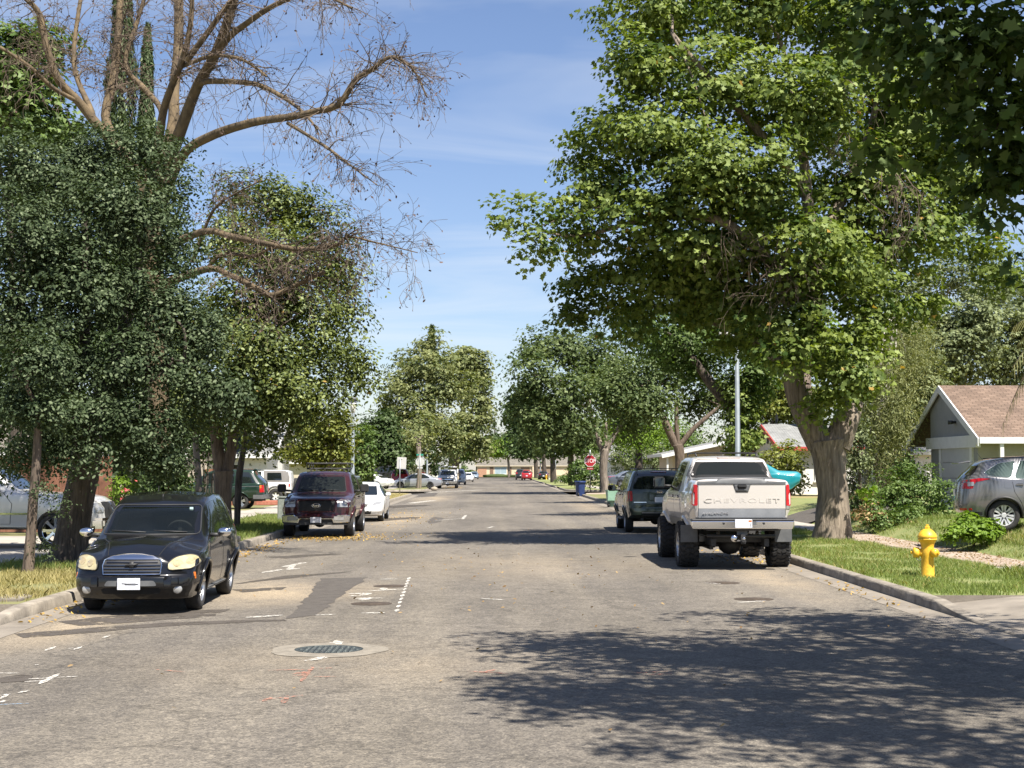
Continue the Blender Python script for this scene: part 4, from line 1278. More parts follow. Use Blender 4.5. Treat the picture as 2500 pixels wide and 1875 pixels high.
# the row of trees farther along the right
far_right = [(1396, 1186, 165, [(1385, 1070, 60, 45), (1350, 1090, 45, 35), (1420, 1085, 40, 35)], 9, 'slender tree with a pale thin trunk on the far corner behind the blue bin'),
             (1352, 1180, 205, [(1330, 1050, 55, 50), (1370, 1020, 60, 50), (1300, 1080, 36, 36)], 8, 'dense dark tree over the pavement beyond the far corner'),
             (1330, 1172, 262, [(1290, 1030, 45, 55), (1320, 1000, 50, 45), (1265, 1060, 30, 36), (1300, 1095, 36, 25)], 6, 'dense dark tree over the two far parked cars'),
             (1310, 1170, 300, [(1285, 975, 40, 45), (1255, 1010, 24, 45), (1275, 1100, 40, 26)], 6, 'tall dark tree at the far end of the right row')]
for px, py, dd, lb, tr, lab in far_right:
    tree('street_tree', lab, [[T4(px, py, tr, dd), T4(px - 2, 1130, tr * .8, dd), T4(px - 4, 1090, tr * .7, dd)]], LB(lb, dd, 2.0), dict(n=5600, size=0.5 * dd / 200, material=F_ASH if dd < 250 else F_DARK, shape='tuft', clump=1.6, per=26, seed=int(dd)), B_DARK, limbs=3, tn=8, group='trees along the far right pavement')
# bare straight trunk and round bush between truck and maple
D = 84.0
tree('shade_tree', 'smooth straight brown trunk standing just left of the big maple trunk',
     [[T4(1976, 1232, 22, D), T4(1972, 1160, 16, D), T4(1972, 1060, 15, D), T4(1968, 940, 13, D)]], LB([(1900, 900, 90, 60), (2010, 880, 90, 60), (1960, 840, 100, 60)], D + 3, 2), dict(n=7000, size=0.3, material=F_BRIGHT, shape='tuft', clump=1.1, per=28, seed=55), B_BROWN, limbs=3)


def bush(name, label, lobes, leaf, stems=7, group=None, cat='bush', stem_mat=B_TWIG, extra=None):
    xs = [l[0] for l in lobes]
    cx = sum(x[0] for x in xs) / len(xs); cy = sum(x[1] for x in xs) / len(xs)
    base = (cx, cy, max(0, gz(cx, cy)))
    root = thing(name, label, cat, base, group=group)
    mb = MB(); r = random.Random(len(label))
    for i in range(stems):
        q = lobes[i % len(lobes)]
        a = Vector((cx + (q[0][0] - cx) * 0.6 + r.uniform(-.2, .2), cy + (q[0][1] - cy) * 0.6 + r.uniform(-.2, .2), base[2] - 0.05))
        b = Vector(q[0]) + Vector((r.uniform(-.4, .4) * q[1][0], r.uniform(-.4, .4) * q[1][1], r.uniform(-.2, .5) * q[1][2]))
        limb(mb, [(*a, 0.03), (*a.lerp(b, .5), 0.022), (*b, 0.01)], 5, k=3)
    mb.build('stem', stem_mat, root, off=base, fix=False)
    if isinstance(leaf, dict): leaf = [leaf]
    for lf in leaf:
        lf = dict(lf); lb = lf.pop('lobes', lobes)
        lf.setdefault('name', 'foliage')
        crown(root, base, lb, **lf)
    if extra: extra(root, base)
    return root


bush('garden_bush', 'yellow green bush below the red edged roof', LB([(1890, 1140, 30, 50), (1925, 1120, 32, 55), (1945, 1160, 25, 45)], 78, 0.8), dict(n=3600, size=0.17, material=F_YEL, shape='oval', clump=0.5, per=22, seed=61))
bush('garden_shrub', 'big dark straggly shrub mass between the maple and the garage', LB([(2110, 1240, 55, 50, 0), (2180, 1215, 70, 65, 1), (2250, 1200, 60, 75, 1), (2300, 1225, 32, 70, -0.5), (2150, 1275, 70, 35, -1), (2230, 1275, 70, 35, -1), (2210, 1150, 45, 50, 2)], 43.0),
     [dict(n=10500, size=0.10, material=F_MID, shape='oval', clump=0.34, per=24, seed=62, shell=0.5), dict(n=450, size=0.10, material=F_DRY, shape='oval', clump=0.3, per=14, seed=63, name='dry_foliage', lobes=LB([(2130, 1265, 60, 25, -1.4), (2240, 1280, 60, 20, -1.6), (2110, 1215, 30, 30, -1)], 43.0))], 14)
bush('hedge_plant', 'low bright green leafy plant beside the grey hatchback rear wheel', LB([(2375, 1276, 40, 20, 0), (2340, 1292, 30, 16, -0.4), (2410, 1288, 32, 18, -0.2), (2370, 1304, 55, 20, -.5), (2420, 1308, 34, 16, -.3), (2330, 1312, 30, 12, -.6)], 33.4), dict(n=4200, size=0.075, material=F_BRIGHT, shape='round', clump=0.16, per=22, seed=64, up=0.8), 1)
bush('garden_shrub', 'silver green thin shrub to the right of the maple trunk', LB([(2095, 1120, 32, 60), (2080, 1190, 25, 40), (2100, 1060, 25, 40)], 52, 0.5), dict(n=2600, size=0.12, material=F_GREY, shape='oval', clump=0.35, per=20, seed=65))
# weeping birch and the grey-green trees behind the garage
D = 56.0
tree('weeping_birch', 'weeping birch with a white leaning trunk and hanging pale foliage left of the garage',
     [[T4(2103, 1225, 11, D), T4(2118, 1150, 10, D), T4(2140, 1060, 9, D), T4(2160, 950, 8, D), T4(2175, 840, 6, D), T4(2185, 760, 4, D)]],
     LB([(2190, 800, 70, 60, 0), (2150, 900, 80, 70, -1), (2220, 890, 60, 75, 1), (2160, 1010, 75, 80, -1), (2180, 1010, 48, 80, -1.5), (2120, 1100, 50, 70, -1), (2170, 1130, 40, 60, -2), (2250, 820, 55, 60, 2)], D),
     dict(n=24000, size=0.16, material=F_BIRCH, shape='slim', clump=0.7, per=44, seed=71, hang=2.6, droop=1.2, up=0.1), B_WHITE, limbs=6, tn=9)
for lab, lb, dd, sd, fm in (('tall grey green tree behind the brown garage roof', [(2330, 870, 90, 90), (2290, 800, 70, 70), (2380, 800, 80, 80), (2300, 930, 60, 60)], 88, 81, F_GREY), ('grey green tree at the right edge behind the brown roof', [(2460, 850, 80, 100), (2520, 780, 90, 90), (2430, 920, 70, 60), (2560, 900, 80, 80)], 92, 82, F_GREY),
                            ('pale green tree behind the ridge of the red edged roof', [(1870, 960, 90, 60), (1960, 990, 80, 50), (1910, 1010, 80, 45)], 110, 83, F_YEL), ('tall tree far behind the maple on the right', [(2230, 700, 90, 90), (2330, 680, 100, 80), (2150, 760, 70, 70), (2420, 720, 100, 80), (2500, 700, 90, 90)], 120, 84, F_GREY), ('dense mid green tree behind the weeping birch', [(2190, 860, 90, 90), (2120, 960, 80, 80), (2250, 960, 70, 80), (2170, 1050, 90, 60)], 74, 85, F_GREY)):
    q = P(lb[0][0], 1190, dd)
    tree('garden_tree', lab, [[(q.x, q.y, 0.4, 0.3), (q.x, q.y, 2.5, 0.24), (q.x + .1, q.y, 4.5, 0.18)]], LB(lb, dd, 2.0), dict(n=15000, size=0.26, material=fm, shape='tuft', clump=0.9, per=34, seed=sd), B_GREY, limbs=3, tn=8, group='trees behind the right hand houses')
# palm fronds at the right edge
D = 33.0
pc = P(2590, 800, D); pb = (pc.x + 0.3, pc.y, 0.6)
pr = thing('palm_tree', 'palm with drooping strap fronds at the right edge of the photo above the grey hatchback', 'palm', pb)
pm = MB(); limb(pm, [(pb[0], pb[1], 0.4, 0.24), (pb[0] - .05, pb[1], 2.5, 0.2), (pc.x, pc.y, pc.z, 0.17)], 12, rough=0.1); pm.build('trunk', B_BROWN, pr, off=pb, fix=False)
fm = MB(); rg0 = random.Random(4)
for i in range(36):
    a = rg0.uniform(0, 2 * PI); el = rg0.uniform(-0.9, 1.0); ln = rg0.uniform(1.0, 1.6)
    c0 = Vector((pc.x, pc.y, pc.z)); h = Vector((math.cos(a), math.sin(a), 0)); pts = []
    for k in range(7):
        t = k / 6
        pts.append(c0 + h * ln * (t * math.cos(el * 0.8)) + Vector((0, 0, ln * (t * math.sin(el) - 0.75 * t * t))))
    fm.tube(pts, [0.016 * (1 - .8 * k / 6) for k in range(7)], 3, 0, cap=False)
    side = Vector((-h.y, h.x, 0))
    for k in range(1, 7):
        for s in (-1, 1):
            for q in range(3):
                b0 = pts[k - 1].lerp(pts[k], q / 3); tp = b0 + side * s * 0.34 * (1 - .5 * k / 6) + (pts[k] - pts[k - 1]).normalized() * 0.18 + Vector((0, 0, -0.30))
                fm.add([b0, b0 + (pts[k] - pts[k - 1]).normalized() * 0.035, tp], [(0, 1, 2)], 1)
fm.build('frond', [B_TWIG, mat('palm_leaf', (0.11, 0.12, 0.03), 0.6, col2=(0.22, 0.20, 0.065), vscale=3)], pr, off=pb, fix=False)

# the tree that overhangs the camera's right: trunk out of frame, boughs hang into the top right corner
nt = [[(8.0, 8.2, 0.1, 0.36), (8.0, 8.3, 1.5, 0.30), (7.9, 8.5, 3.2, 0.27), (7.6, 9.0, 4.6, 0.25)], [(7.6, 9.0, 4.5, 0.18), (6.2, 10.6, 6.2, 0.13), (4.8, 12.3, 7.2, 0.08), (3.6, 12.9, 7.6, 0.04)], [(7.6, 9.0, 4.6, 0.18), (7.0, 12.0, 6.4, 0.12), (6.4, 15.0, 7.2, 0.07)], [(7.6, 9.0, 4.6, 0.2), (7.8, 9.2, 7.0, 0.14), (7.8, 9.4, 9.5, 0.08)], [(7.0, 9.8, 5.2, 0.12), (5.6, 12.4, 5.6, 0.08), (4.4, 13.9, 5.0, 0.04)], [(6.6, 10.2, 5.8, 0.1), (4.4, 9.8, 7.4, 0.06), (3.2, 9.2, 7.9, 0.03)]]
nl = LB([(2480, 120, 260, 150, 0), (2440, 300, 150, 130, 0.3), (2300, 180, 150, 90, 0), (2120, 90, 120, 60, 0.4), (2060, 130, 60, 60, 0.2), (2330, 310, 60, 45, 0.0), (2480, 470, 110, 120, 0.3), (2220, 40, 160, 70, 0), (2020, 40, 60, 40, 0.2), (2360, 400, 70, 30, 0), (2140, 400, 60, 25, 0), (2500, 620, 40, 60, 0), (2440, 540, 60, 50, 0), (2500, 380, 120, 120, .5)], 13.0)
nl += [((5.0, 12.6, 7.6), (2.4, 2.2, 1.2), 0.55), ((3.7, 12.9, 8.0), (1.4, 1.5, 0.8), 0.6), ((7.2, 14.2, 7.4), (2.0, 2.4, 1.4), 0.55), ((7.5, 10.0, 9.2), (2.8, 2.6, 1.6), 0.5), ((4.6, 9.6, 8.6), (2.2, 2.2, 1.2), 0.5), ((3.4, 8.9, 8.2), (1.2, 1.4, 0.7), 0.5), ((7.8, 5.8, 8.4), (2.2, 1.8, 1.4), 0.7), ((5.2, 7.4, 8.8), (1.6, 1.5, 1.2), 0.7), ((8.2, 11.4, 8.0), (2.2, 2.4, 1.4), 0.6), ((6.5, 16.0, 7.6), (1.7, 1.4, 0.9), 0.6), ((9.5, 12.5, 7.6), (2.0, 3.0, 1.8), 0.5), ((6.2, 7.0, 8.6), (2.4, 2.0, 1.4), 0.5), ((9.0, 6.0, 8), (2.5, 2.5, 2), 0.4)]
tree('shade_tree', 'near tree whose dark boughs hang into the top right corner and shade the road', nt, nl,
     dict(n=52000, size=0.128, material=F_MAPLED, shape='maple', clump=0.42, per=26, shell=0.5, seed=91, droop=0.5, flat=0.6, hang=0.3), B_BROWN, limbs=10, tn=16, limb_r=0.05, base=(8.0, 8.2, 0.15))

# ================================================================ left side
# grey-leaved oak over the black car
D = 29.5
ot = [[T4(163, 1400, 56, D), T4(172, 1330, 42, D), T4(188, 1240, 37, D), T4(205, 1150, 36, D), T4(215, 1060, 34, D)],
      [T4(212, 1065, 28, D), T4(270, 900, 18, D + .4), T4(330, 700, 12, D + .8), T4(350, 500, 8, D + 1)], [T4(212, 1065, 26, D), T4(150, 880, 16, D - .3), T4(100, 680, 10, D - .5)], [T4(215, 1000, 16, D), T4(330, 920, 11, D - .8), T4(450, 880, 7, D - 1.2)], [T4(205, 900, 14, D), T4(210, 650, 10, D + .5), T4(200, 450, 6, D + .6)]]
ol = LB([(60, 430, 130, 110, 0), (190, 420, 120, 110, 1), (340, 370, 110, 80, 1), (420, 470, 70, 90, 0.5), (300, 530, 140, 110, -0.8), (80, 600, 150, 120, -1), (420, 620, 75, 100, -0.3), (220, 700, 150, 110, -1.2), (30, 780, 110, 120, -1), (390, 760, 110, 100, -1), (500, 830, 75, 75, -0.8), (150, 880, 120, 90, -1.3), (330, 900, 120, 90, -1.3), (480, 940, 90, 80, -1), (60, 980, 80, 80, -1.3), (560, 960, 45, 60, -0.8), (180, 1020, 110, 70, -1.8), (330, 1040, 110, 60, -1.6), (100, 1090, 85, 55, -1.9), (230, 1120, 60, 45, -1.9), (360, 1120, 70, 55, -1.3), (430, 1060, 60, 60, -1.2), (405, 1135, 60, 42, -.6), (30, 1130, 40, 40, -1.6), (150, 1150, 36, 30, -2)], D, df=1.1)
tree('oak_tree', 'large grey green oak with a thick dark leaning trunk behind the black car', ot, ol,
     dict(n=110000, size=0.082, material=F_OAK, shape='oval', clump=0.50, per=85, shell=0.42, seed=101, flat=0.6, hang=0.35), B_DARK, limbs=16, tn=40, flare=0.25, limb_r=0.07, k=10, rough=0.035)


def low_sprigs(root, base):
    for k, q in enumerate([(105, 1200, 28, 40, 0), (150, 1240, 24, 40, 0.2), (110, 1350, 20, 30, 0)]): crown(root, base, LB([q], 26.3), 240, 0.05, F_OAK, 'oval', 0.22, 14, seed=105 + k, name='foliage')


D = 26.4
tree('young_tree', 'slim straight trunk at the left edge beside the thick oak trunk',
     [[T4(66, 1421, 16, D), T4(72, 1340, 13, D), T4(80, 1240, 12, D), T4(88, 1150, 11, D), T4(95, 1000, 9, D)]], LB([(90, 900, 90, 70), (40, 1000, 60, 60), (120, 1020, 60, 60)], D, .5), dict(n=7000, size=0.075, material=F_OAK, shape='oval', clump=0.36, per=26, seed=103), B_BROWN, limbs=3, tn=12, extra=low_sprigs)
# glossy evergreen with several stems behind the black car
D = 42.5
ct = [[T4(547, 1316, 26, D), T4(545, 1240, 20, D), T4(546, 1170, 22, D), T4(546, 1150, 24, D)], [T4(540, 1155, 16, D), T4(528, 1060, 14, D), T4(520, 950, 11, D)], [T4(552, 1155, 15, D), T4(566, 1090, 13, D), T4(574, 1000, 11, D), T4(600, 880, 8, D)], [T4(580, 900, 9, D), T4(700, 780, 6, D)]]
cl = LB([(600, 480, 80, 60, 1), (690, 500, 90, 70, 0), (780, 560, 85, 80, 0), (560, 590, 90, 90, -0.5), (670, 630, 110, 90, -1.5), (820, 660, 70, 80, 0.5), (590, 740, 110, 100, -1.5), (730, 750, 110, 90, -1), (830, 770, 55, 60, 0), (640, 860, 110, 80, -2), (770, 870, 90, 75, -1.5), (860, 880, 48, 60, -0.5), (560, 930, 95, 75, -2), (700, 950, 100, 70, -2), (800, 960, 75, 55, -1), (600, 1020, 80, 45, -1.5), (720, 1030, 80, 40, -1), (470, 1000, 60, 70, -1), (880, 930, 28, 42, -0.5), (640, 1090, 36, 26, -1), (480, 800, 70, 90, 0)], D)
tree('camphor_tree', 'dense glossy evergreen tree with forked reddish stems between the black car and the maroon truck', ct, cl,
     dict(n=56000, size=0.122, material=F_CAMPH, shape='oval', clump=0.68, per=60, shell=0.42, seed=111, hang=0.5), B_BROWN, limbs=14, tn=14, limb_r=0.1)
D = 44.6
tree('street_tree', 'thin dark leaning trunk on the verge right of the forked stems', [[T4(579, 1296, 8, D), T4(580, 1230, 8, D), T4(584, 1160, 8, D), T4(596, 1090, 7, D), T4(606, 1020, 6, D)]], LB([(620, 980, 60, 50)], D, .5), dict(n=1500, size=0.14, material=F_CAMPH, shape='oval', clump=0.5, per=26, seed=113), B_DARK, limbs=1, tn=9)
D = 46.0
tree('street_tree', 'grey lichen spotted trunk left of the forked stems above the black car roof', [[T4(490, 1300, 11, D), T4(487, 1200, 9, D), T4(481, 1130, 8, D), T4(476, 1050, 8, D), T4(478, 980, 6, D)]], LB([(470, 960, 70, 60), (500, 1040, 60, 40)], D, .5), dict(n=2600, size=0.14, material=F_DARK, shape='oval', clump=0.5, per=26, seed=114), B_GREY, limbs=2, tn=10)
# small multi-stemmed shrub beyond
bush('garden_shrub', 'dark round bush left of the dark green off road car', LB([(430, 1180, 36, 50), (400, 1150, 40, 40)], 52, 0.6), dict(n=2600, size=0.14, material=F_DARK, shape='oval', clump=0.4, per=22, seed=116))
bush('multi_stem_shrub', 'dark twisted stems of a shrub in front of the dark green off road car', LB([(480, 1100, 40, 40), (520, 1110, 40, 40), (500, 1080, 50, 30)], 56, 0.6), dict(n=1800, size=0.14, material=F_DARK, shape='oval', clump=0.4, per=22, seed=117), 12, stem_mat=B_DARK)


def roses(root, base):
    crown(root, base, LB([(305, 1195, 30, 35, -0.5)], 37.5), 22, 0.055, F_ROSE, 'round', 0.1, 5, seed=121, name='rose_bloom')


bush('rose_bush', 'rose bush with pink blooms beside the brown wall behind the black car', LB([(300, 1195, 28, 40, 0), (320, 1180, 26, 36, 0.2), (290, 1240, 22, 40, 0.2), (330, 1230, 24, 40, 0.3)], 38.0), [dict(n=2600, size=0.075, material=F_BRIGHT, shape='oval', clump=0.26, per=22, seed=118), dict(n=500, size=0.09, material=F_DRY, shape='slim', clump=0.3, per=14, seed=119, name='dry_foliage', lobes=LB([(310, 1260, 28, 30, 0)], 38.0))], 9, extra=roses)
bush('garden_shrub', 'dark leafy shrub between the rose bush and the forked stems', LB([(405, 1170, 42, 55, 0), (375, 1195, 28, 40, .3), (430, 1200, 30, 40, .2)], 34.5), dict(n=3600, size=0.10, material=F_DARK, shape='oval', clump=0.3, per=24, seed=122), 6)
# yellow-green tree, dense green bush, dark trees on the left middle distance
D = 69.0
tree('yellow_green_tree', 'yellow green tree left of the tall lamp post behind the maroon truck', [[T4(805, 1230, 9, D), T4(806, 1150, 8, D), T4(808, 1080, 7, D)]], LB([(815, 1045, 45, 50), (780, 1075, 50, 45), (835, 1080, 26, 60), (790, 1120, 60, 40), (730, 1110, 50, 30), (840, 1020, 20, 30)], D, 1), dict(n=8000, size=0.18, material=F_YEL, shape='oval', clump=0.6, per=28, seed=131), B_GREY, limbs=3, tn=8)
bush('dense_bush', 'tall dense green bush right of the lamp post behind the white parked car', LB([(880, 1110, 36, 55), (888, 1150, 28, 40), (870, 1170, 30, 30), (885, 1070, 26, 30), (860, 1130, 26, 50)], 78, 1), dict(n=5200, size=0.17, material=F_MID, shape='tuft', clump=0.6, per=30, seed=132), 8)
for lab, lb, dd, sd, fm in (('dark evergreen between the dense bush and the big pale tree', [(905, 1050, 26, 34), (930, 1075, 40, 60), (955, 1110, 36, 50), (945, 1030, 22, 26)], 120, 133, F_DARK), ('dark leafy tree behind the white two door car', [(950, 1130, 60, 40), (1000, 1120, 50, 40), (980, 1090, 40, 40), (1060, 1120, 50, 40)], 172, 134, F_DARK)):
    q = P(lb[0][0], 1190, dd)
    tree('dark_tree', lab, [[(q.x, q.y, 0.1, 0.3), (q.x, q.y, 2.0, 0.24), (q.x + .1, q.y, 3.5, 0.18)]], LB(lb, dd, 1.5), dict(n=5600, size=0.3, material=fm, shape='tuft', clump=1.0, per=30, seed=sd), B_DARK, limbs=3, tn=8, group='dark trees on the left side')
D = 141.0
tree('sycamore_tree', 'big pale sycamore with open crown beyond the crossing on the left side', [[T4(1022, 1194, 7.5, D), T4(1024, 1150, 5.5, D), T4(1022, 1090, 6, D)], [T4(1022, 1092, 4.5, D), T4(1014, 1060, 4.5, D + 5), T4(1000, 1020, 4, D + 11), T4(985, 950, 3, D + 14)], [T4(1022, 1092, 5, D), T4(1028, 1060, 4.5, D + 5), T4(1040, 1000, 4, D + 12), T4(1055, 900, 3, D + 15)]],
     LB([(1045, 850, 55, 36, 0), (985, 890, 40, 30, 0), (1040, 910, 85, 45, -2), (985, 945, 60, 50, -3), (1080, 960, 75, 55, -3), (1010, 1010, 75, 55, -4), (960, 1040, 45, 50, -3), (1070, 1050, 75, 50, -4), (1000, 1090, 70, 35, -4), (1100, 1090, 45, 40, -3), (945, 985, 25, 25, -2), (1090, 880, 30, 30, 1), (1020, 1080, 42, 28, -12), (1030, 1045, 55, 34, -8)], D + 14),
     dict(n=21000, size=0.36, material=F_SYC, shape='tuft', clump=1.2, per=30, seed=141, shell=0.5, jit=0.18), B_PALE, limbs=7, tn=9)
D = 188.0
tree('sycamore_tree', 'fresh green sycamore right of the big pale one over the white work truck', [[T4(1108, 1185, 14, D), T4(1110, 1120, 12, D), T4(1118, 1060, 9, D)], [T4(1118, 1060, 8, D), T4(1140, 960, 5, D)]],
     LB([(1130, 880, 45, 50, 0), (1165, 900, 30, 40, 0), (1150, 960, 48, 50, -2), (1180, 1000, 24, 60, -3), (1140, 1040, 50, 50, -4), (1170, 1090, 32, 40, -3), (1110, 1090, 40, 30, -4), (1185, 930, 22, 26, 0), (1110, 930, 36, 40, 1)], D),
     dict(n=13000, size=0.46, material=F_SYC, shape='tuft', clump=1.4, per=30, seed=142), B_PALE, limbs=5, tn=9)
# bare tree: limbs traced in the photograph, given depth of their own
D = 37.0
bl = [
    [(400, 1300, 30, 0), (385, 900, 32, 0), (372, 600, 32, 0), (360, 450, 30, 0)],
    [(360, 450, 22, 0), (238, 306, 15, -.3), (193, 249, 14, -.5), (142, 193, 13, -.8), (113, 113, 11, -1), (96, 34, 9, -1), (51, -12, 7, -1.2), (-20, -60, 5, -1.4)],
    [(225, 290, 10, -.4), (221, 266, 9, -.2), (187, 187, 8, 0.2), (181, 113, 7, .5), (198, -10, 6, .8)],
    [(193, 249, 8, -.5), (130, 215, 7, -1), (75, 165, 6, -1.5), (0, 115, 5, -2)],
    [(355, 430, 20, 0), (261, 306, 14, .8), (278, 187, 13, 1.2), (289, 85, 12, 1.5), (295, -30, 11, 1.7)],
    [(372, 400, 13, 0), (397, 283, 9, .4), (351, 215, 9, .9), (317, 181, 8, 1.2), (306, 142, 8, 1.3), (330, 70, 7, 1.4), (357, -20, 6, 1.6)],
    [(372, 480, 24, 0), (419, 317, 18, .3), (425, 227, 16, .6), (436, 113, 15, .9), (436, -30, 14, 1.2)],
    [(380, 400, 14, -.3), (397, 283, 12, -.6), (419, 210, 11, -1), (447, 142, 10, -1.3), (465, 57, 8, -1.5), (470, -20, 7, -1.6)],
    [(455, 150, 9, -1.3), (500, 90, 9, -1.6), (550, 20, 8, -2), (580, -20, 7, -2.2)],
    [(380, 480, 24, 0), (442, 317, 19, -.5), (482, 210, 17, -.9), (527, 130, 16, -1.2), (561, 40, 14, -1.5), (578, -30, 13, -1.7)],
    [(527, 130, 12, -1.2), (560, 90, 11, -1.6), (595, 62, 10, -2), (651, 23, 9, -2.5), (714, -5, 7, -3), (790, -10, 5, -3.4), (860, 20, 3.5, -3.6)],
    [(385, 520, 20, 0), (442, 385, 15, -.8), (510, 334, 14, -1.5), (612, 300, 13, -2.3), (708, 286, 12, -3), (770, 272, 11, -3.4), (827, 255, 10, -3.8), (867, 198, 9, -4), (907, 170, 8, -4.2), (952, 139, 6, -4.4), (992, 153, 4, -4.6), (1020, 187, 3, -4.7), (1042, 238, 2, -4.8)],
    [(490, 205, 10, -1), (510, 198, 9, -1.2), (595, 201, 8, -1.7), (651, 215, 7, -2.1), (731, 266, 5, -2.6), (776, 317, 3, -2.8)],
    [(702, 300, 6, -3), (793, 357, 4.5, -3.6), (861, 408, 3, -4), (923, 453, 1.5, -4.3)],
    [(440, 165, 7, -1), (453, 159, 7, -1.2), (521, 136, 6, -1.8), (595, 147, 5, -2.3), (651, 187, 3.5, -2.6)],
    [(380, 620, 18, 0), (493, 566, 11, -1.2), (566, 578, 10, -2), (651, 595, 9, -2.7), (731, 609, 8, -3.2), (821, 598, 6, -3.7), (850, 578, 4, -3.9), (929, 595, 2.6, -4.3), (1020, 617, 1.4, -4.6)],
    [(385, 700, 16, 0), (504, 657, 10, -1.6), (566, 674, 9, -2.1), (623, 702, 9, -2.6), (668, 720, 8, -2.8), (731, 691, 7, -3), (793, 663, 6, -3.2)],
    [(504, 657, 6, -1.6), (545, 620, 6, -1.8), (620, 625, 5, -2.2), (680, 590, 3, -2.5)],
    [(470, 640, 7, -1), (520, 515, 4, -1.5), (580, 470, 3, -2), (640, 440, 2, -2.4)]]
bb = P(400, 1300, D); bbase = (bb.x, bb.y, 0.15)
bt = thing('bare_tree', 'big leafless tree with long arching lichen covered branches above the oak', 'tree', bbase)
tm = MB(); tw = MB(); pods = []
rgb = random.Random(12)
for i, l_ in enumerate(bl):
    pts = [T4(x, y, r * 0.8, D + o) for x, y, r, o in l_]
    if i == 0: pts[0] = (pts[0][0], pts[0][1], 0.0, pts[0][3] * 1.2)
    limb(tm, pts, 12 if i == 0 else 9, k=5, rough=0.06)
    if i == 0: continue
    S = spline(pts, 8); n = len(S)
    tot = sum(np.linalg.norm(S[j + 1][:3] - S[j][:3]) for j in range(n - 1))
    low = i >= 15
    for q in range(int(tot * (8 if low else 7))):
        j = int(rgb.uniform(0.3 if low else 0.42, 1.0) * (n - 2))
        a = Vector(S[j][:3]); t = Vector(S[j + 1][:3]) - a
        d_ = t.normalized() * 0.8 + Vector((rgb.gauss(0, .8), rgb.gauss(0, .6), rgb.gauss(0.1, .75)))
        ln = rgb.uniform(0.35, 1.3) * (1.0 if S[j][3] > 0.03 else 0.8)
        twigs(tw, a, d_, ln, min(0.017, S[j][3] * 0.55), 2, rgb, 0.22, pods, 0.65, 4, 3)
tm.build('trunk', B_LICHEN, bt, off=bbase, fix=False)
tw.build('twig', B_TWIG, bt, off=bbase, fix=False)
pods = [p for p in pods if rgb.random() < 0.45]
pp = np.array([[*p] for p, d in pods]); pd = np.array([[*d] for p, d in pods])
V = leaf_cards(pp, np.cross(pd, np.random.default_rng(1).normal(size=pd.shape)), 0.075, 'oval', np.random.default_rng(2), 0.6)
nmesh('seed_pod', V, V.shape[1], mat('seed_pod', (0.05, 0.028, 0.024), 0.8, col2=(0.14, 0.085, 0.065), vscale=4), bt, None, off=bbase)


# cypresses and the background trees on the left
def cypress(label, px, py_top, py_bot, wpx, D, seed, group='cypresses'):
    a = P(px, py_bot, D); b = P(px, py_top, D)
    base = (a.x, a.y, 0.1)
    root = thing('cypress', label, 'cypress', base, group=group)
    mb = MB(); limb(mb, [(a.x, a.y, 0.0, 0.2), (a.x, a.y, b.z * .5, 0.15), (a.x, a.y, b.z * .95, 0.03)], 7); mb.build('trunk', B_BROWN, root, off=base, fix=False)
    hw = wpx * D / FPX / 2; H = b.z
    rg = np.random.default_rng(seed); N = 11000
    t = rg.uniform(0.06, 1, N); w = hw * np.minimum(1, (1.02 - t) * 5) ** 0.6 * (1 + .15 * np.sin(t * 40 + seed))
    an = rg.uniform(0, 6.283, N); rr = w * rg.uniform(0.3, 1, N) ** 0.4
    pos = np.stack([a.x + rr * np.cos(an), a.y + rr * np.sin(an), t * H], 1)
    nr = np.stack([np.cos(an), np.sin(an), np.full(N, .3)], 1) + rg.normal(0, .4, (N, 3))
    V = leaf_cards(pos, nr, 0.40 * D / 70, 'slim', rg, -2.5)
    nmesh('crown', V, V.shape[1], F_CYP, root, np.clip(rg.normal(.5, .25, N), 0, 1), off=base)


cypress('tall dark cypress column behind the bare tree, left and thicker one', 282, -60, 1200, 78, 62, 1)
cypress('tall dark cypress column behind the bare tree, right and shorter one', 345, 60, 1200, 42, 66, 2)
cypress('thin far cypress tip rising above the big pale sycamore', 1053, 800, 1180, 12, 260, 3)
cypress('thin far cypress tip left of the big pale sycamore', 942, 995, 1180, 8, 240, 4)
for lab, lb, dd, sd, fm, n in (('light green tree at the top left corner behind the bare branches', [(30, 180, 90, 90), (100, 130, 50, 60), (60, 290, 80, 80), (150, 330, 50, 60), (-30, 260, 70, 90)], 50, 151, F_MID, 9000), ('dark tree filling the gap under the oak on the left', [(120, 1000, 120, 90), (300, 1020, 120, 80), (420, 1050, 80, 60), (0, 1000, 120, 90), (180, 850, 160, 110), (380, 880, 110, 100), (10, 840, 110, 100), (330, 720, 100, 100), (150, 1110, 90, 40), (140, 640, 130, 120), (330, 560, 90, 100), (60, 480, 100, 90), (220, 470, 100, 80)], 62, 152, F_DARK, 36000),
                               ('dark tree behind the dark green off road car', [(480, 1000, 100, 90), (600, 1010, 100, 80), (560, 1080, 70, 40), (420, 980, 80, 80)], 92, 153, F_DARK, 8000), ('dark tree behind the white jeep', [(690, 1030, 80, 70), (760, 1060, 60, 60), (640, 1000, 70, 70)], 100, 154, F_DARK, 6000), ('tree behind the glossy evergreen', [(600, 900, 110, 100), (720, 930, 100, 100), (500, 850, 90, 100)], 98, 155, F_DARK, 7000)):
    q = P(lb[0][0], 1190, dd)
    tree('background_tree', lab, [[(q.x, q.y, 0.1, 0.3), (q.x, q.y, 2.0, 0.24), (q.x + .1, q.y, 3.5, 0.18)]], LB(lb, dd, 2), dict(n=n, size=0.27, material=fm, shape='tuft', clump=0.9, per=34, seed=sd), B_DARK, limbs=3, tn=8, group='background trees on the left')
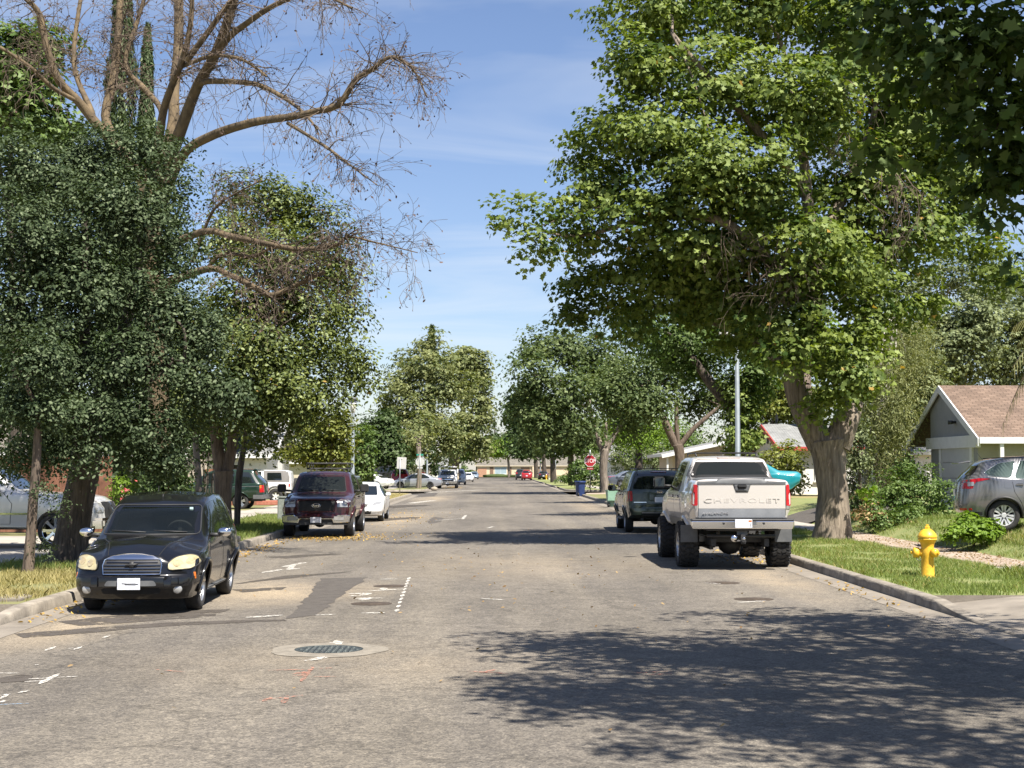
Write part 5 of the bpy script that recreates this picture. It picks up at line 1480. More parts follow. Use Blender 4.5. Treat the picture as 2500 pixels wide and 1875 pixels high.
# far end
D = 322.0
tree('small_tree', 'small bright green tree on the lawn before the tan house at the street end', [[T4(1243, 1164, 3.4, D), T4(1242, 1140, 3, D), T4(1240, 1120, 2.5, D)]], LB([(1240, 1095, 36, 24), (1215, 1105, 24, 18), (1268, 1100, 26, 22)], D, 1), dict(n=2600, size=0.55, material=F_BRIGHT, shape='tuft', clump=1.5, per=26, seed=161), B_GREY, limbs=3, tn=8)
far = [(1205, 1095, [(1205, 1090, 26, 40), (1195, 1120, 20, 25)], 400, F_DARK, 'dark tree left of the tan house'), (1270, 1085, [(1275, 1080, 40, 36), (1310, 1085, 40, 40)], 410, F_MID, 'round tree rising behind the tan house'), (1345, 1090, [(1345, 1085, 50, 40), (1395, 1090, 50, 40)], 400, F_MID, 'mid green tree behind the far right houses'), (1165, 1100, [(1165, 1095, 36, 30), (1130, 1100, 36, 34)], 380, F_MID, 'green tree behind the far left parked cars'),
       (1450, 1100, [(1450, 1080, 60, 50), (1520, 1085, 60, 50)], 230, F_MID, 'green tree over the hedge by the blue grey sedan'), (1560, 1090, [(1545, 1075, 60, 40), (1600, 1055, 60, 46), (1510, 1050, 50, 40)], 128, F_BRIGHT, 'bright green tree between the stop sign and the ash tree'), (1600, 1090, [(1600, 1085, 60, 45), (1560, 1060, 50, 50), (1680, 1080, 60, 40)], 170, F_MID, 'green tree behind the low white edged house')]
for px, py, lb, dd, fm, lab in far:
    q = P(px, 1160, dd)
    tree('far_tree', lab, [[(q.x, q.y, 0.1, 0.4), (q.x, q.y, 3.0, 0.3), (q.x + .1, q.y, 5, 0.2)]], LB(lb, dd, 3), dict(n=6500, size=0.55 * dd / 300, material=fm, shape='tuft', clump=2.0, per=26, seed=dd), B_DARK, limbs=2, tn=7, group='far trees at the end of the street')
# conifer and palm on the skyline
q = P(1208, 1160, 420); base = (q.x, q.y, 0.0)
cr_ = thing('conifer', 'dark pointed conifer on the skyline left of the gap at the street end', 'conifer', base)
mb = MB(); limb(mb, [(q.x, q.y, 0, .4), (q.x, q.y, 9, .25), (q.x, q.y, 17, .05)], 7); mb.build('trunk', B_DARK, cr_, off=base, fix=False)
cl_ = []
for i in range(9):
    t = i / 8; cl_.append(((q.x + random.uniform(-.3, .3), q.y, 3 + 13.5 * t), (3.2 * (1 - t) + .4, 3.2 * (1 - t) + .4, 1.1), 1.0))
crown(cr_, base, cl_, 3000, 0.8, F_DARK, 'slim', 1.0, 26, seed=171, hang=0.5)
q = P(1238, 1160, 440); base = (q.x, q.y, 0.0)
pr2 = thing('palm_tree', 'far palm on the skyline above the tan house', 'palm', base)
mb = MB(); tz = P(1238, 1072, 440).z
limb(mb, [(q.x, q.y, 0, .3), (q.x, q.y, tz * .5, .25), (q.x, q.y, tz, .22)], 7); mb.build('trunk', B_BROWN, pr2, off=base, fix=False)
crown(pr2, base, [((q.x, q.y, tz + .6), (1.6, 1.6, 1.3))], 500, 2.0, F_BIRCH, 'slim', 0.9, 22, seed=172, name='frond', hang=0.5)
# hedges on the right middle distance
bush('clipped_hedge', 'broad green hedge behind the stop sign and blue bin', LB([(1410, 1145, 26, 34), (1445, 1140, 30, 40), (1425, 1165, 36, 24), (1395, 1165, 20, 20)], 142, 1.5), dict(n=4200, size=0.22, material=F_MID, shape='tuft', clump=0.6, per=26, seed=181), 6)
bush('oleander_hedge', 'grey green hedge wall behind the blue grey sedan', LB([(1510, 1115, 40, 30), (1560, 1110, 50, 36), (1610, 1120, 40, 34), (1530, 1145, 40, 26)], 160, 1.5), dict(n=4600, size=0.25, material=F_GREY, shape='tuft', clump=0.7, per=26, seed=182), 6)
bush('round_bush', 'low round bush on the far corner left of the blue bin', LB([(1368, 1172, 14, 12), (1380, 1168, 12, 12)], 190, 1), dict(n=900, size=0.25, material=F_MID, shape='tuft', clump=0.5, per=22, seed=183), 3)
bush('round_bush', 'bright small shrub before the far grey roofed house on the left', LB([(1130, 1150, 14, 14), (1145, 1158, 12, 10)], 300, 1), dict(n=700, size=0.4, material=F_MID, shape='tuft', clump=0.8, per=22, seed=184), 3)


# ---- grass blades, weeds, litter ----------------------------------------
def blades(name, areas, m, h=(0.035, 0.085), w=0.011, seed=1):
    rg = np.random.default_rng(seed); out = []; rn = []
    for (x0, x1, y0, y1, n, hs) in areas:
        x = rg.uniform(x0, x1, n); y = rg.uniform(y0, y1, n)
        cl = np.sin(x * 3.1 + 1.3 * np.sin(y * 1.7)) + np.sin(y * 2.3 + x * .7) + rg.normal(0, .6, n)
        k = cl > -0.9
        x, y, cl = x[k], y[k], cl[k]
        z = np.array([max(0.15, gz(a, b)) for a, b in zip(x, y)])
        hh = rg.uniform(h[0], h[1], len(x)) * hs * (1 + .25 * np.clip(cl, -1, 2))
        a = rg.uniform(0, 6.283, len(x)); le = rg.normal(0, .45, (len(x), 2))
        ww = w * rg.uniform(.6, 1.3, len(x))
        p0 = np.stack([x - np.cos(a) * ww / 2, y - np.sin(a) * ww / 2, z - .01], 1); p1 = np.stack([x + np.cos(a) * ww / 2, y + np.sin(a) * ww / 2, z - .01], 1)
        tp = np.stack([x + le[:, 0] * hh, y + le[:, 1] * hh, z + hh], 1)
        mid0 = p0 * .5 + tp * .5 + np.stack([-le[:, 0] * hh * .15, -le[:, 1] * hh * .15, hh * .08], 1)
        mid1 = mid0 + (p1 - p0) * .7
        out.append(np.stack([p0, p1, mid1, tp, mid0], 1)); rn.append(np.clip(.5 + cl * .13 + rg.normal(0, .2, len(x)), 0, 1))
    V = np.concatenate(out)
    o = nmesh(name, V, 5, m, None, np.concatenate(rn))
    return tag(o, kind='stuff')


F_GRASS = leafmat('grass_blade', (0.125, 0.190, 0.045), (0.290, 0.340, 0.105), 0.35, 0.05, (0.38, 0.32, 0.12))
F_GRASSY = leafmat('dry_grass_blade', (0.24, 0.22, 0.075), (0.50, 0.42, 0.20), 0.3, 0.04)
blades('grass', [(6.25, 9.05, 21.75, 30, 26000, 1.0), (6.25, 9.05, 30, 48, 26000, 1.0), (10.35, 11, 22.3, 34, 5000, 1.3), (10.35, 12.5, 34, 48, 10000, 1.3), (10.85, 14, 22.3, 34, 30000, 1.3), (14, 22, 22.3, 42, 16000, 1.6), (10.85, 14, 34, 48, 9000, 1.4), (8.6, 9.3, 21.75, 26, 5000, 1.9)], F_GRASS, seed=1)
blades('grass', [(-9.2, -6.4, 27, 38, 16000, 1.5), (-9.2, -6.4, 38, 50, 20000, 2.0), (-9.2, -6.4, 50, 60, 6000, 1.6), (-14, -11, 22.5, 33, 9000, 1.0)], F_GRASS, seed=2)
blades('dry_grass', [(-9.2, -6.38, 20.5, 27, 15000, 1.25), (6.2, 9.2, 26, 40, 6000, 0.8), (-9.2, -6.4, 67, 108, 12000, 1.2), (10.9, 14, 24, 33, 4000, 1.9)], F_GRASSY, seed=3)


def litter(name, areas, m, size, seed):
    rg = np.random.default_rng(seed); ps = []
    for (cx, cy, rx, ry, n) in areas:
        a = rg.normal(size=(n, 2)) * 0.5
        ps.append(np.stack([cx + a[:, 0] * rx, cy + a[:, 1] * ry, np.full(n, .02)], 1))
    pos = np.concatenate(ps)
    pos[:, 2] = np.array([gz(a, b) + 0.012 + rg.uniform(0, .012) for a, b in pos[:, :2]])
    pos = pos[(pos[:, 0] > -6.15) & (pos[:, 0] < 6.0) | (np.abs(pos[:, 0]) > 6.45)]
    nr = rg.normal(0, .35, (len(pos), 3)); nr[:, 2] += 1
    V = leaf_cards(pos, nr, size, 'oval', rg)
    return tag(nmesh(name, V, V.shape[1], m, None, rg.uniform(0, 1, len(pos))), kind='stuff')


litter('fallen_leaves', [(-4.9, 42.6, 1.7, 1.6, 520), (-4.4, 44.0, 2.0, 2.4, 260), (-5.8, 36, 0.45, 6, 260), (-5.9, 22.5, 0.4, 3.0, 200), (-6.6, 34.5, 0.5, 2.5, 160), (5.4, 33, 0.9, 3.5, 200), (-3.5, 60, 1.5, 12, 160), (5.7, 24, 0.3, 4.0, 60), (-4.6, 160, 1.0, 9, 500)], F_GOLD, 0.07, 5)
litter('fallen_leaves', [(10.0, 30, 0.9, 6.0, 700), (10.0, 38, 0.8, 6.0, 600), (11.5, 34, 1.2, 4, 200), (0, 30, 5, 18, 260)], F_DRY, 0.06, 6)
# ================================================================ vehicles
class Car:
    """A vehicle lofted from cross-sections along its length; windows, lamps and trim are fitted to its skin.
    Stations are metres behind the nose; the nose points to -Y before the root is turned."""

    def __init__(s, name, label, cat, loc, rz, L, W, body, zt, zsh, zb, ws, wr, fprof, rprof, wheels, kf=0.2, kr=0.12, group=None,
                 ny=84, flare=0.02, bulge=0.02, cuts=(), glass_cut=False, arch=1.13, edge=0.05, wb=None, arch_dz=0.0, crown=0.012, archmat=None, hw=None):
        s.root = thing(name, label, cat, loc, rz, group)
        s.L, s.W, s.body_mat = L, W, body
        s.wheels = wheels                  # (front axle, rear axle, radius, width, inset)
        ys = np.linspace(0, L, ny)
        fine = np.linspace(0, L, 400)

        def tab(t, sm=0.05):
            v = np.interp(fine, [a for a, b in t], [b for a, b in t])
            k = max(1, int(sm / (L / 400)))
            if k > 1:
                pad = np.concatenate([np.full(k, v[0]), v, np.full(k, v[-1])])
                v = np.convolve(pad, np.ones(2 * k + 1) / (2 * k + 1), 'valid')
            return lambda y: float(np.interp(y, fine, v))
        hW = W / 2
        fzt, fsh, fzb, fws, fwr = tab(zt), tab(zsh), tab(zb), tab(ws), tab(wr)
        fwb = tab(wb) if wb else (lambda y: 0.93 * fws(y))
        s.fzt, s.fsh, s.fzb = fzt, fsh, fzb
        yf, yr, wr_, ww, ins = wheels
        zmx = max(b for a, b in zt)

        def section(y):
            t, sh, b = fzt(y), fsh(y), fzb(y)
            sh = min(sh, t - 0.02)
            w = fws(y) * hW; top = fwr(y) * hW; lo = fwb(y) * hW
            fl = flare * max(math.exp(-((y - yf) / (wr_ * 0.95)) ** 4), math.exp(-((y - yr) / (wr_ * 0.95)) ** 4))
            ed = min(edge, 0.45 * (t - sh))
            bu = bulge * min(1, (t - sh) / 0.4)
            c = [(0, b), (lo * .8, b), (lo + fl * .7, b + 0.02), (lo + fl, b + 0.08), (w * 0.995 + fl, b + 0.40 * (sh - b)), (w + fl, b + 0.70 * (sh - b)), (w * 0.992 + fl * .4, sh - 0.015), (w * 0.97, sh + 0.015),
                 ((w * .97 + top) / 2 + bu, (sh + t - ed) / 2), (top + 0.004, t - ed), (top * .93, t - ed * 0.25), (top * .6, t), (0, t + crown)]
            for _ in range(2):
                q = [c[0]]
                for i in range(len(c) - 1):
                    (x0, z0), (x1, z1) = c[i], c[i + 1]
                    q += [(x0 * .75 + x1 * .25, z0 * .75 + z1 * .25), (x0 * .25 + x1 * .75, z0 * .25 + z1 * .75)]
                q.append(c[-1]); c = q
            return c
        fz = [a for a, b in fprof]; fv = [b for a, b in fprof]; rz_ = [a for a, b in rprof]; rv = [b for a, b in rprof]
        LF = 0.75

        def warp(x, y, z, raw):
            bf = max(0.0, 1 - raw / LF) ** 1.6; br = max(0.0, 1 - (L - raw) / LF) ** 1.6
            u = min(1.0, abs(x) / hW)
            return y + bf * (np.interp(z, fz, fv) + kf * u ** 2.6) - br * (np.interp(z, rz_, rv) + kr * u ** 2.6)
        rings = []
        S0 = section(0.0); S1 = section(L)

        def scaled(S, k):
            zc = (S[0][1] + S[-1][1]) / 2
            return [(x * k, zc + (z - zc) * k) for x, z in S]
        for k, dy in ((.12, -.03), (.35, -.03), (.6, -.03), (.8, -.029), (.92, -.027), (.965, -.018), (.988, -.006)): rings.append((scaled(S0, k), dy, 0.0))
        for y in ys: rings.append((section(y), 0.0, y))
        for k, dy in ((.988, .006), (.965, .018), (.92, .027), (.8, .029), (.6, .03), (.35, .03), (.12, .03)): rings.append((scaled(S1, k), dy, L))
        vs = []; fs = []
        half = len(S0); n = 2 * half - 2
        for S, dy, raw in rings:
            full = S + [(-x, z) for x, z in S[-2:0:-1]]
            for x, z in full:
                vs.append((x, warp(x, raw + dy, z, raw) - L / 2, z))
        for i in range(len(rings) - 1):
            for j in range(n):
                fs.append((i * n + j, (i + 1) * n + j, (i + 1) * n + (j + 1) % n, i * n + (j + 1) % n))
        fs.append(list(range(n))); fs.append([(len(rings) - 1) * n + j for j in range(n)][::-1])
        s.bvh = BVHTree.FromPolygons([Vector(v) for v in vs], fs)
        mb = MB().add(vs, fs, 0, True)
        s.body = mb.build('body', [body, M_INT], s.root, fix=True)
        # ---- openings: wheel wells and whatever else is asked for
        cut = []
        for yy in (yf, yr):
            for sx in (-1, 1):
                c = MB(); a0, a1 = (hW - ww - ins - 0.16), hW + 0.3
                c.lathe([(0, a0 * sx), (wr_ * arch, a0 * sx), (wr_ * arch, a1 * sx), (0, a1 * sx)], (0, yy - L / 2, wr_ + arch_dz), 'X', 28, 1, False)
                cut.append(c)
        for cu in cuts:
            kind, data = cu[0], (cu[1] if cu[0] == 'side' else cu[1:])
            c = MB()
            if kind == 'box': c.box((data[0], data[1] - L / 2, data[2]), data[3], 1)
            elif kind == 'side': c.prism([(y - L / 2, z) for y, z in data], -hW - .3, hW + .3, 'X', 1)
            elif kind == 'fr': c.prism(data[0], data[1] - L / 2, data[2] - L / 2, 'Y', 1)
            cut.append(c)
        obs = []
        for i, c in enumerate(cut):
            o = c.build('cutter', [body, M_INT]); obs.append(o)
            m_ = s.body.modifiers.new('c%d' % i, 'BOOLEAN'); m_.operation = 'DIFFERENCE'; m_.object = o; m_.solver = 'EXACT'
            # cutters are modelled where the car stands before it is moved
            o.parent = s.root
        dg = bpy.context.evaluated_depsgraph_get()
        dg.update()
        me = bpy.data.meshes.new_from_object(s.body.evaluated_get(dg))
        s.body.modifiers.clear()
        old = s.body.data; s.body.data = me; me.name = 'body'
        bpy.data.meshes.remove(old)
        for o in obs: bpy.data.objects.remove(o)
        me.materials.clear(); me.materials.append(body); me.materials.append(M_INT)
        me.polygons.foreach_set('use_smooth', [True] * len(me.polygons))
        me.set_sharp_from_angle(angle=R(32))

    # ---- patches fitted to the skin ---------------------------------
    def patch(s, name, poly, axis, sgn, m, off=0.004, res=0.07, parent=None, both=False, skirt=0.012, build=True, mb=None, mi=0):
        """poly in (station, z) for sides, (x, z) for front and rear, (x, station) for the top"""
        L2 = s.L / 2
        bm = bmesh.new()
        f = bm.faces.new([bm.verts.new((u, v, 0)) for u, v in poly])
        us = [p[0] for p in poly]; vv = [p[1] for p in poly]
        for d, (lo, hi) in enumerate(((min(us), max(us)), (min(vv), max(vv)))):
            k = int((hi - lo) / res)
            for i in range(1, k + 1):
                co = [0, 0, 0]; co[d] = lo + (hi - lo) * i / (k + 1); no = [0, 0, 0]; no[d] = 1
                bmesh.ops.bisect_plane(bm, geom=list(bm.verts) + list(bm.edges) + list(bm.faces), plane_co=co, plane_no=no)
        dirv = {'side': Vector((-sgn, 0, 0)), 'front': Vector((0, 1, 0)), 'rear': Vector((0, -1, 0)), 'top': Vector((0, 0, -1))}[axis]
        for v in bm.verts:
            u, w = v.co.x, v.co.y
            o = {'side': Vector((sgn * 3, u - L2, w)), 'front': Vector((u, -L2 - 3, w)), 'rear': Vector((u, L2 + 3, w)), 'top': Vector((u, w - L2, 4))}[axis]
            h = s.bvh.ray_cast(o, dirv)
            if h[0] is None:
                q = {'side': Vector((sgn * s.W / 2, u - L2, w)), 'front': Vector((u, -L2, w)), 'rear': Vector((u, L2, w)), 'top': Vector((u, w - L2, s.fzt(w)))}[axis]
                h = s.bvh.find_nearest(q)
            v.co = h[0] - dirv * off
        be = [e for e in bm.edges if e.is_boundary]
        if skirt:
            r = bmesh.ops.extrude_edge_only(bm, edges=be)
            for g in r['geom']:
                if isinstance(g, bmesh.types.BMVert): g.co += dirv * (skirt + off)
        bmesh.ops.recalc_face_normals(bm, faces=bm.faces)
        bm.verts.index_update()
        own = mb is None
        mb = mb or MB()
        mb.add([tuple(v.co) for v in bm.verts], [[v.index for v in f.verts] for f in bm.faces], mi, True)
        bm.free()
        if own:
            o = mb.build(name, m, parent or s.root, sharp=40)
            return o
        return mb

    def side(s, name, poly, m, off=0.004, both=True, parent=None, **k):
        return [s.patch(name, poly, 'side', sg, m, off, parent=parent, **k) for sg in ((1, -1) if both else (both and 1 or -1,))]

    def pair(s, name, poly, axis, m, off=0.006, **k):
        return [s.patch(name, [(u * sg, v) for u, v in poly], axis, 1, m, off, **k) for sg in (1, -1)]

    def front(s, name, poly, m, off=0.006, **k): return s.patch(name, poly, 'front', 1, m, off, **k)
    def rear(s, name, poly, m, off=0.006, **k): return s.patch(name, poly, 'rear', 1, m, off, **k)

    def ring(s, name, poly, axis, sgn, m, w=0.012, off=0.006, parent=None, mb=None, close=True, n=5):
        """a bead of trim along an outline on the skin"""
        L2 = s.L / 2; pts = []
        dirv = {'side': Vector((-sgn, 0, 0)), 'front': Vector((0, 1, 0)), 'rear': Vector((0, -1, 0)), 'top': Vector((0, 0, -1))}[axis]
        P2 = []
        K = len(poly)
        for i in range(K if close else K - 1):
            a, b = Vector(poly[i]), Vector(poly[(i + 1) % K]); q = max(1, int((b - a).length / 0.06))
            for j in range(q): P2.append(a + (b - a) * j / q)
        if not close: P2.append(Vector(poly[-1]))
        for u, w_ in P2:
            o = {'side': Vector((sgn * 3, u - L2, w_)), 'front': Vector((u, -L2 - 3, w_)), 'rear': Vector((u, L2 + 3, w_)), 'top': Vector((u, w_ - L2, 4))}[axis]
            h = s.bvh.ray_cast(o, dirv)
            if h[0] is None:
                h = s.bvh.find_nearest({'side': Vector((sgn * s.W / 2, u - L2, w_)), 'front': Vector((u, -L2, w_)), 'rear': Vector((u, L2, w_)), 'top': Vector((u, w_ - L2, s.fzt(w_)))}[axis])
            pts.append(h[0] - dirv * off)
        own = mb is None; mb = mb or MB()
        mb.tube(pts, w / 2, n, 0, close=close)
        if own: return mb.build(name, m, parent or s.root)
        return mb

    def surf(s, axis, u, w):
        """point on the skin"""
        L2 = s.L / 2
        if axis in (1, -1): h = s.bvh.ray_cast(Vector((axis * 3, u - L2, w)), Vector((-axis, 0, 0)))
        elif axis == 'front': h = s.bvh.ray_cast(Vector((u, -L2 - 3, w)), Vector((0, 1, 0)))
        elif axis == 'rear': h = s.bvh.ray_cast(Vector((u, L2 + 3, w)), Vector((0, -1, 0)))
        else: h = s.bvh.ray_cast(Vector((u, w - L2, 4)), Vector((0, 0, -1)))
        return h[0] if h[0] is not None else Vector((0, 0, 0))

    def door(s, poly, handle=None, m=None, hm=None, gap=0.012):
        """a door panel standing a little proud in its dark gap, on both sides, with its handle"""
        for sg in (1, -1):
            mb = MB()
            c = Vector((sum(p[0] for p in poly) / len(poly), sum(p[1] for p in poly) / len(poly)))
            big = []
            for p in poly:
                d = Vector(p) - c; big.append(tuple(c + d * (1 + gap / max(.2, d.length))))
            s.patch('', big, 'side', sg, None, 0.0015, 0.09, mb=mb, mi=1, skirt=0.01)
            s.patch('', poly, 'side', sg, None, 0.005, 0.07, mb=mb, mi=0, skirt=0.01)
            o = mb.build('door', [m or s.body_mat, M_GAP], s.root, sharp=40)
            if handle:
                q = s.surf(sg, handle[0], handle[1])
                h = MB(); h.box((q.x + sg * 0.022, q.y, q.z), (0.022, 0.17, 0.030), 0, ch=0.008); h.box((q.x + sg * 0.004, q.y, q.z), (0.018, 0.15, 0.055), 1, ch=0.006)
                h.build('handle', [hm or s.body_mat, M_GAP], o)

    def mirror(s, y, z, size=(0.20, 0.13, 0.15), m=None, out=0.14, arm=0.03, face=1):
        for sg in (1, -1):
            q = s.surf(sg, y, z)
            mb = MB()
            c = (q.x + sg * (out + size[0] / 2 - 0.03), q.y, q.z + size[2] * 0.35)
            if m is M_CHROME: mb.blob(c, (size[0] * .52, size[1] * .5, size[2] * .5), 0, 16, 10)
            else: mb.box(c, size, 0, ch=min(size) * 0.2)
            mb.tube([(q.x - sg * .02, q.y + .02, q.z), (c[0] - sg * size[0] * .3, c[1], c[2] - size[2] * .3)], arm, 8, 1)
            o = mb.build('wing_mirror', [m or s.body_mat, M_BLACKP], s.root)
            g = MB(); g.box((c[0], c[1] + size[1] / 2 + 0.002, c[2]), (size[0] * .82, 0.006, size[2] * .78), 0, ch=0.002)
            g.build('mirror_glass', M_MIRROR, o)

    def add_wheels(s, rimR, style=5, rim=None, spoke_w=0.09, tread=0, cap=None, twin=False, tyre_in=True, whitedisc=False):
        yf, yr, rad, w, ins = s.wheels
        hub = MB(); hub.lathe([(0, -.05), (rimR * .5, -.05), (rimR * .5, .02), (0, .02)], (0, 0, 0), 'X', 16, 0)
        ty = MB()
        ty.lathe([(rimR, -w * .5 + .01), (rimR + .02, -w * .5), (rad - .05, -w * .5), (rad - .012, -w * .43), (rad, -w * .36), (rad, w * .36), (rad - .012, w * .43), (rad - .05, w * .5), (rimR + .02, w * .5), (rimR, w * .5 - .02), (rimR * .96, w * .2), (rimR * .94, -w * .4)], (0, 0, 0), 'X', 40, 0)
        if tread:
            nb = 26
            for k in range(nb):
                a = 2 * PI * k / nb
                for xx, sk in ((-.34, .35), (-.12, -.4), (.12, .4), (.34, -.35)):
                    a2 = a + (0.5 if abs(xx) < .2 else 0) * 2 * PI / nb
                    rot = Matrix.Rotation(a2, 3, 'X') @ Matrix.Rotation(sk, 3, 'Z')
                    c = Matrix.Rotation(a2, 3, 'X') @ Vector((xx * w, 0, rad + tread * .2))
                    ty.box(c, (w * .22, 2 * PI * rad / nb * .62, tread), 0, rot=rot)
                c = Matrix.Rotation(a, 3, 'X') @ Vector((0.48 * w, 0, rad - .05))
                ty.box(c, (.03, 2 * PI * rad / nb * .5, .08), 0, rot=Matrix.Rotation(a, 3, 'X'))
                c.x = -c.x; ty.box(c, (.03, 2 * PI * rad / nb * .5, .08), 0, rot=Matrix.Rotation(a, 3, 'X'))
        rm = MB()
        xo = w * .5 - .015
        rm.lathe([(rimR * .93, -w * .3), (rimR * .95, xo * .6), (rimR * .985, xo), (rimR * 1.01, xo + .006), (rimR * 1.015, xo - .012)], (0, 0, 0), 'X', 40, 0)
        rm.lathe([(0, xo - .02), (.05, xo - .02), (.065, xo - .035), (.07, xo - .08), (0.07, -.02)], (0, 0, 0), 'X', 20, 0)
        for k in range(style):
            a = 2 * PI * k / style
            for da in ((-.13, .13) if twin else (0,)):
                r0, r1 = 0.05, rimR * .965
                M_ = Matrix.Rotation(a, 3, 'X')
                vs = []
                for (rr, hw_, x0) in ((r0, spoke_w * .42, xo - .03), (r1 * .6, spoke_w * .34, xo - .022), (r1, spoke_w * .5, xo - .012)):
                    cz = math.sin(da) * rr * (1 if twin else 0)
                    vs += [M_ @ Vector((x0, cz - hw_, rr)), M_ @ Vector((x0, cz + hw_, rr)), M_ @ Vector((x0 - .04, cz + hw_ * 1.1, rr)), M_ @ Vector((x0 - .04, cz - hw_ * 1.1, rr))]
                fs = []
                for i in range(2):
                    for j in range(4): fs.append((i * 4 + j, i * 4 + (j + 1) % 4, (i + 1) * 4 + (j + 1) % 4, (i + 1) * 4 + j))
                rm.add(vs, fs, 0, False)
        disc = MB()
        hme = hub.build('wheel', M_RIMD); tme = ty.build('tyre', M_RUB, sharp=50); rme = rm.build('rim', rim or M_ALLOY, sharp=35)
        hub_o = [hme, tme, rme]
        first = True
        for yy in (yf, yr):
            for sg in (1, -1):
                if first: a, b, c = hub_o; first = False
                else:
                    a, b, c = [o.copy() for o in hub_o]
                    for o in (a, b, c): COL.objects.link(o)
                a.parent = s.root; b.parent = a; c.parent = a
                a.location = (sg * (s.W / 2 - ins - w / 2), yy - s.L / 2, rad)
                a.rotation_euler = (0, 0, 0 if sg > 0 else PI)

    def axle(s, zc=None, dif=True):
        yf, yr, rad, w, ins = s.wheels
        mb = MB(); hw = s.W / 2 - ins - w
        for yy in (yf, yr):
            mb.tube([(-hw, yy - s.L / 2, rad), (hw, yy - s.L / 2, rad)], 0.05, 10)
            if dif: mb.blob((0.0, yy - s.L / 2, rad), (0.17, 0.15, 0.15))
        mb.box((0, 0, rad + .12), (s.W * .55, s.L * .8, .10), 0, ch=.02)
        for sx in (-1, 1): mb.box((sx * s.W * .26, 0, rad + .08), (.09, s.L * .92, .14), 0)
        mb.build('undercarriage', M_BLACKP, s.root)

    def interior(s, yd, zd, ys_, zs, half, wheel=True, seat_m=None, hr=True, wheel_side=1, dashm=None):
        d = MB(); d.box((0, yd - s.L / 2, zd), (half * 2 * .96, .34, .12), 0, ch=.05); d.build('dashboard', dashm or M_INT, s.root)
        if wheel:
            w = MB(); c = Vector((wheel_side * half * .48, yd + .30 - s.L / 2, zd + .03)); ax = Vector((0, .82, .42)).normalized(); u = Vector((1, 0, 0)); v = ax.cross(u)
            w.tube([c + (u * math.cos(2 * PI * k / 28) + v * math.sin(2 * PI * k / 28)) * .19 for k in range(28)], .017, 7, close=True)
            w.blob(c, (.07, .04, .06)); w.box(c, (.34, .03, .05), 0); w.box(c + v * -.09, (.05, .03, .16), 0)
            w.build('steering_wheel', M_INTG, s.root)
        for yy in ys_:
            for sx in (-1, 1):
                t = MB(); t.box((sx * half * .48, yy - s.L / 2, zs - .06), (.46, .14, .44), 0, ch=.05, taper=.85)
                if hr: t.box((sx * half * .48, yy + .02 - s.L / 2, zs + .24), (.25, .10, .15), 0, ch=.04)
                t.build('seat', seat_m or M_INT, s.root)


def plate(c, x, z, w=.31, h=.155, where='front', m=None, parent=None, off=.012, extra=None):
    q = c.surf(where, x, z)
    sg = -1 if where == 'front' else 1
    b = MB(); b.box((x, q.y + sg * off, z), (w, .014, h), 0, ch=.004)
    o = b.build('number_plate', m or M_PLATE, c.root)
    if extra: extra(o, q.y + sg * (off + .009), sg)
    return o


def arch_lips(c, m, w=0.05, h=1.15, dz=0.0, a0=-8, out=0.012):
    yf, yr, rad, ww, ins = c.wheels
    for yy in (yf, yr):
        for sg in (1, -1):
            mb = MB(); pts = []
            for k in range(19):
                a = R(a0 + (180 - 2 * a0) * k / 18)
                y, z = yy + rad * h * math.cos(a), rad + dz + rad * h * math.sin(a)
                h_ = c.bvh.ray_cast(Vector((sg * 3, y - c.L / 2, z)), Vector((-sg, 0, 0)))
                if h_[0] is not None and abs(h_[0].x) > c.W * .4: pts.append((h_[0].x + sg * out, y - c.L / 2, z))
            mb.tube(pts, w / 2, 8, 0)
            mb.build('wheel_arch', m, c.root)


# ---------------------------------------------------------------- black retro wagon at the left kerb
P_BLACK = paint('black_paint', (0.0035, 0.0038, 0.005), 0.0, 0.3, 0.014, (0.20, 0.165, 0.115))
c = Car('parked_car', 'dusty black retro wagon with chrome grille and yellowed headlights parked by the oak', 'car', (-4.93, 20.35 + 2.24, 0), R(1.4), 4.475, 1.665, P_BLACK,
        zt=[(0, .80), (.1, .86), (.3, .915), (.7, .965), (1.05, 1.0), (1.22, 1.03), (1.75, 1.36), (2.0, 1.475), (2.35, 1.56), (2.9, 1.60), (3.5, 1.585), (4.0, 1.52), (4.25, 1.44), (4.475, 1.25)],
        zsh=[(0, .56), (.25, .70), (.6, .80), (.95, .84), (1.3, .93), (2.0, .98), (3.2, 1.02), (4.475, .98)],
        zb=[(0, .20), (.3, .18), (.6, .20), (3.8, .22), (4.475, .30)],
        ws=[(0, .93), (.2, .965), (.5, 1.0), (1.2, .985), (2.5, .98), (3.4, 1.0), (4.1, .98), (4.475, .92)],
        wr=[(0, .50), (.4, .54), (.9, .62), (1.25, .80), (1.8, .79), (2.3, .77), (3.4, .755), (4.2, .70), (4.475, .66)],
        fprof=[(.15, .12), (.30, .03), (.40, .0), (.50, .01), (.53, .05), (.60, .07), (.70, .09), (.80, .15), (.95, .34)], rprof=[(.3, .06), (.5, .0), (.95, .03), (1.3, .2), (1.6, .4)],
        wheels=(.93, 3.56, .325, .215, .035), kf=.26, kr=.2, flare=.055, bulge=.03, arch=1.12, crown=.02,
        cuts=[('side', [(1.62, 1.02), (1.86, 1.33), (2.12, 1.43), (2.50, 1.47), (2.54, 1.02)]), ('side', [(2.62, 1.03), (2.60, 1.47), (3.18, 1.46), (3.30, 1.05)]), ('side', [(3.38, 1.08), (3.27, 1.45), (3.80, 1.40), (4.05, 1.12)]),
              ('fr', [(-.62, 1.03), (.62, 1.03), (.52, 1.40), (-.52, 1.40)], 1.1, 3.9)])
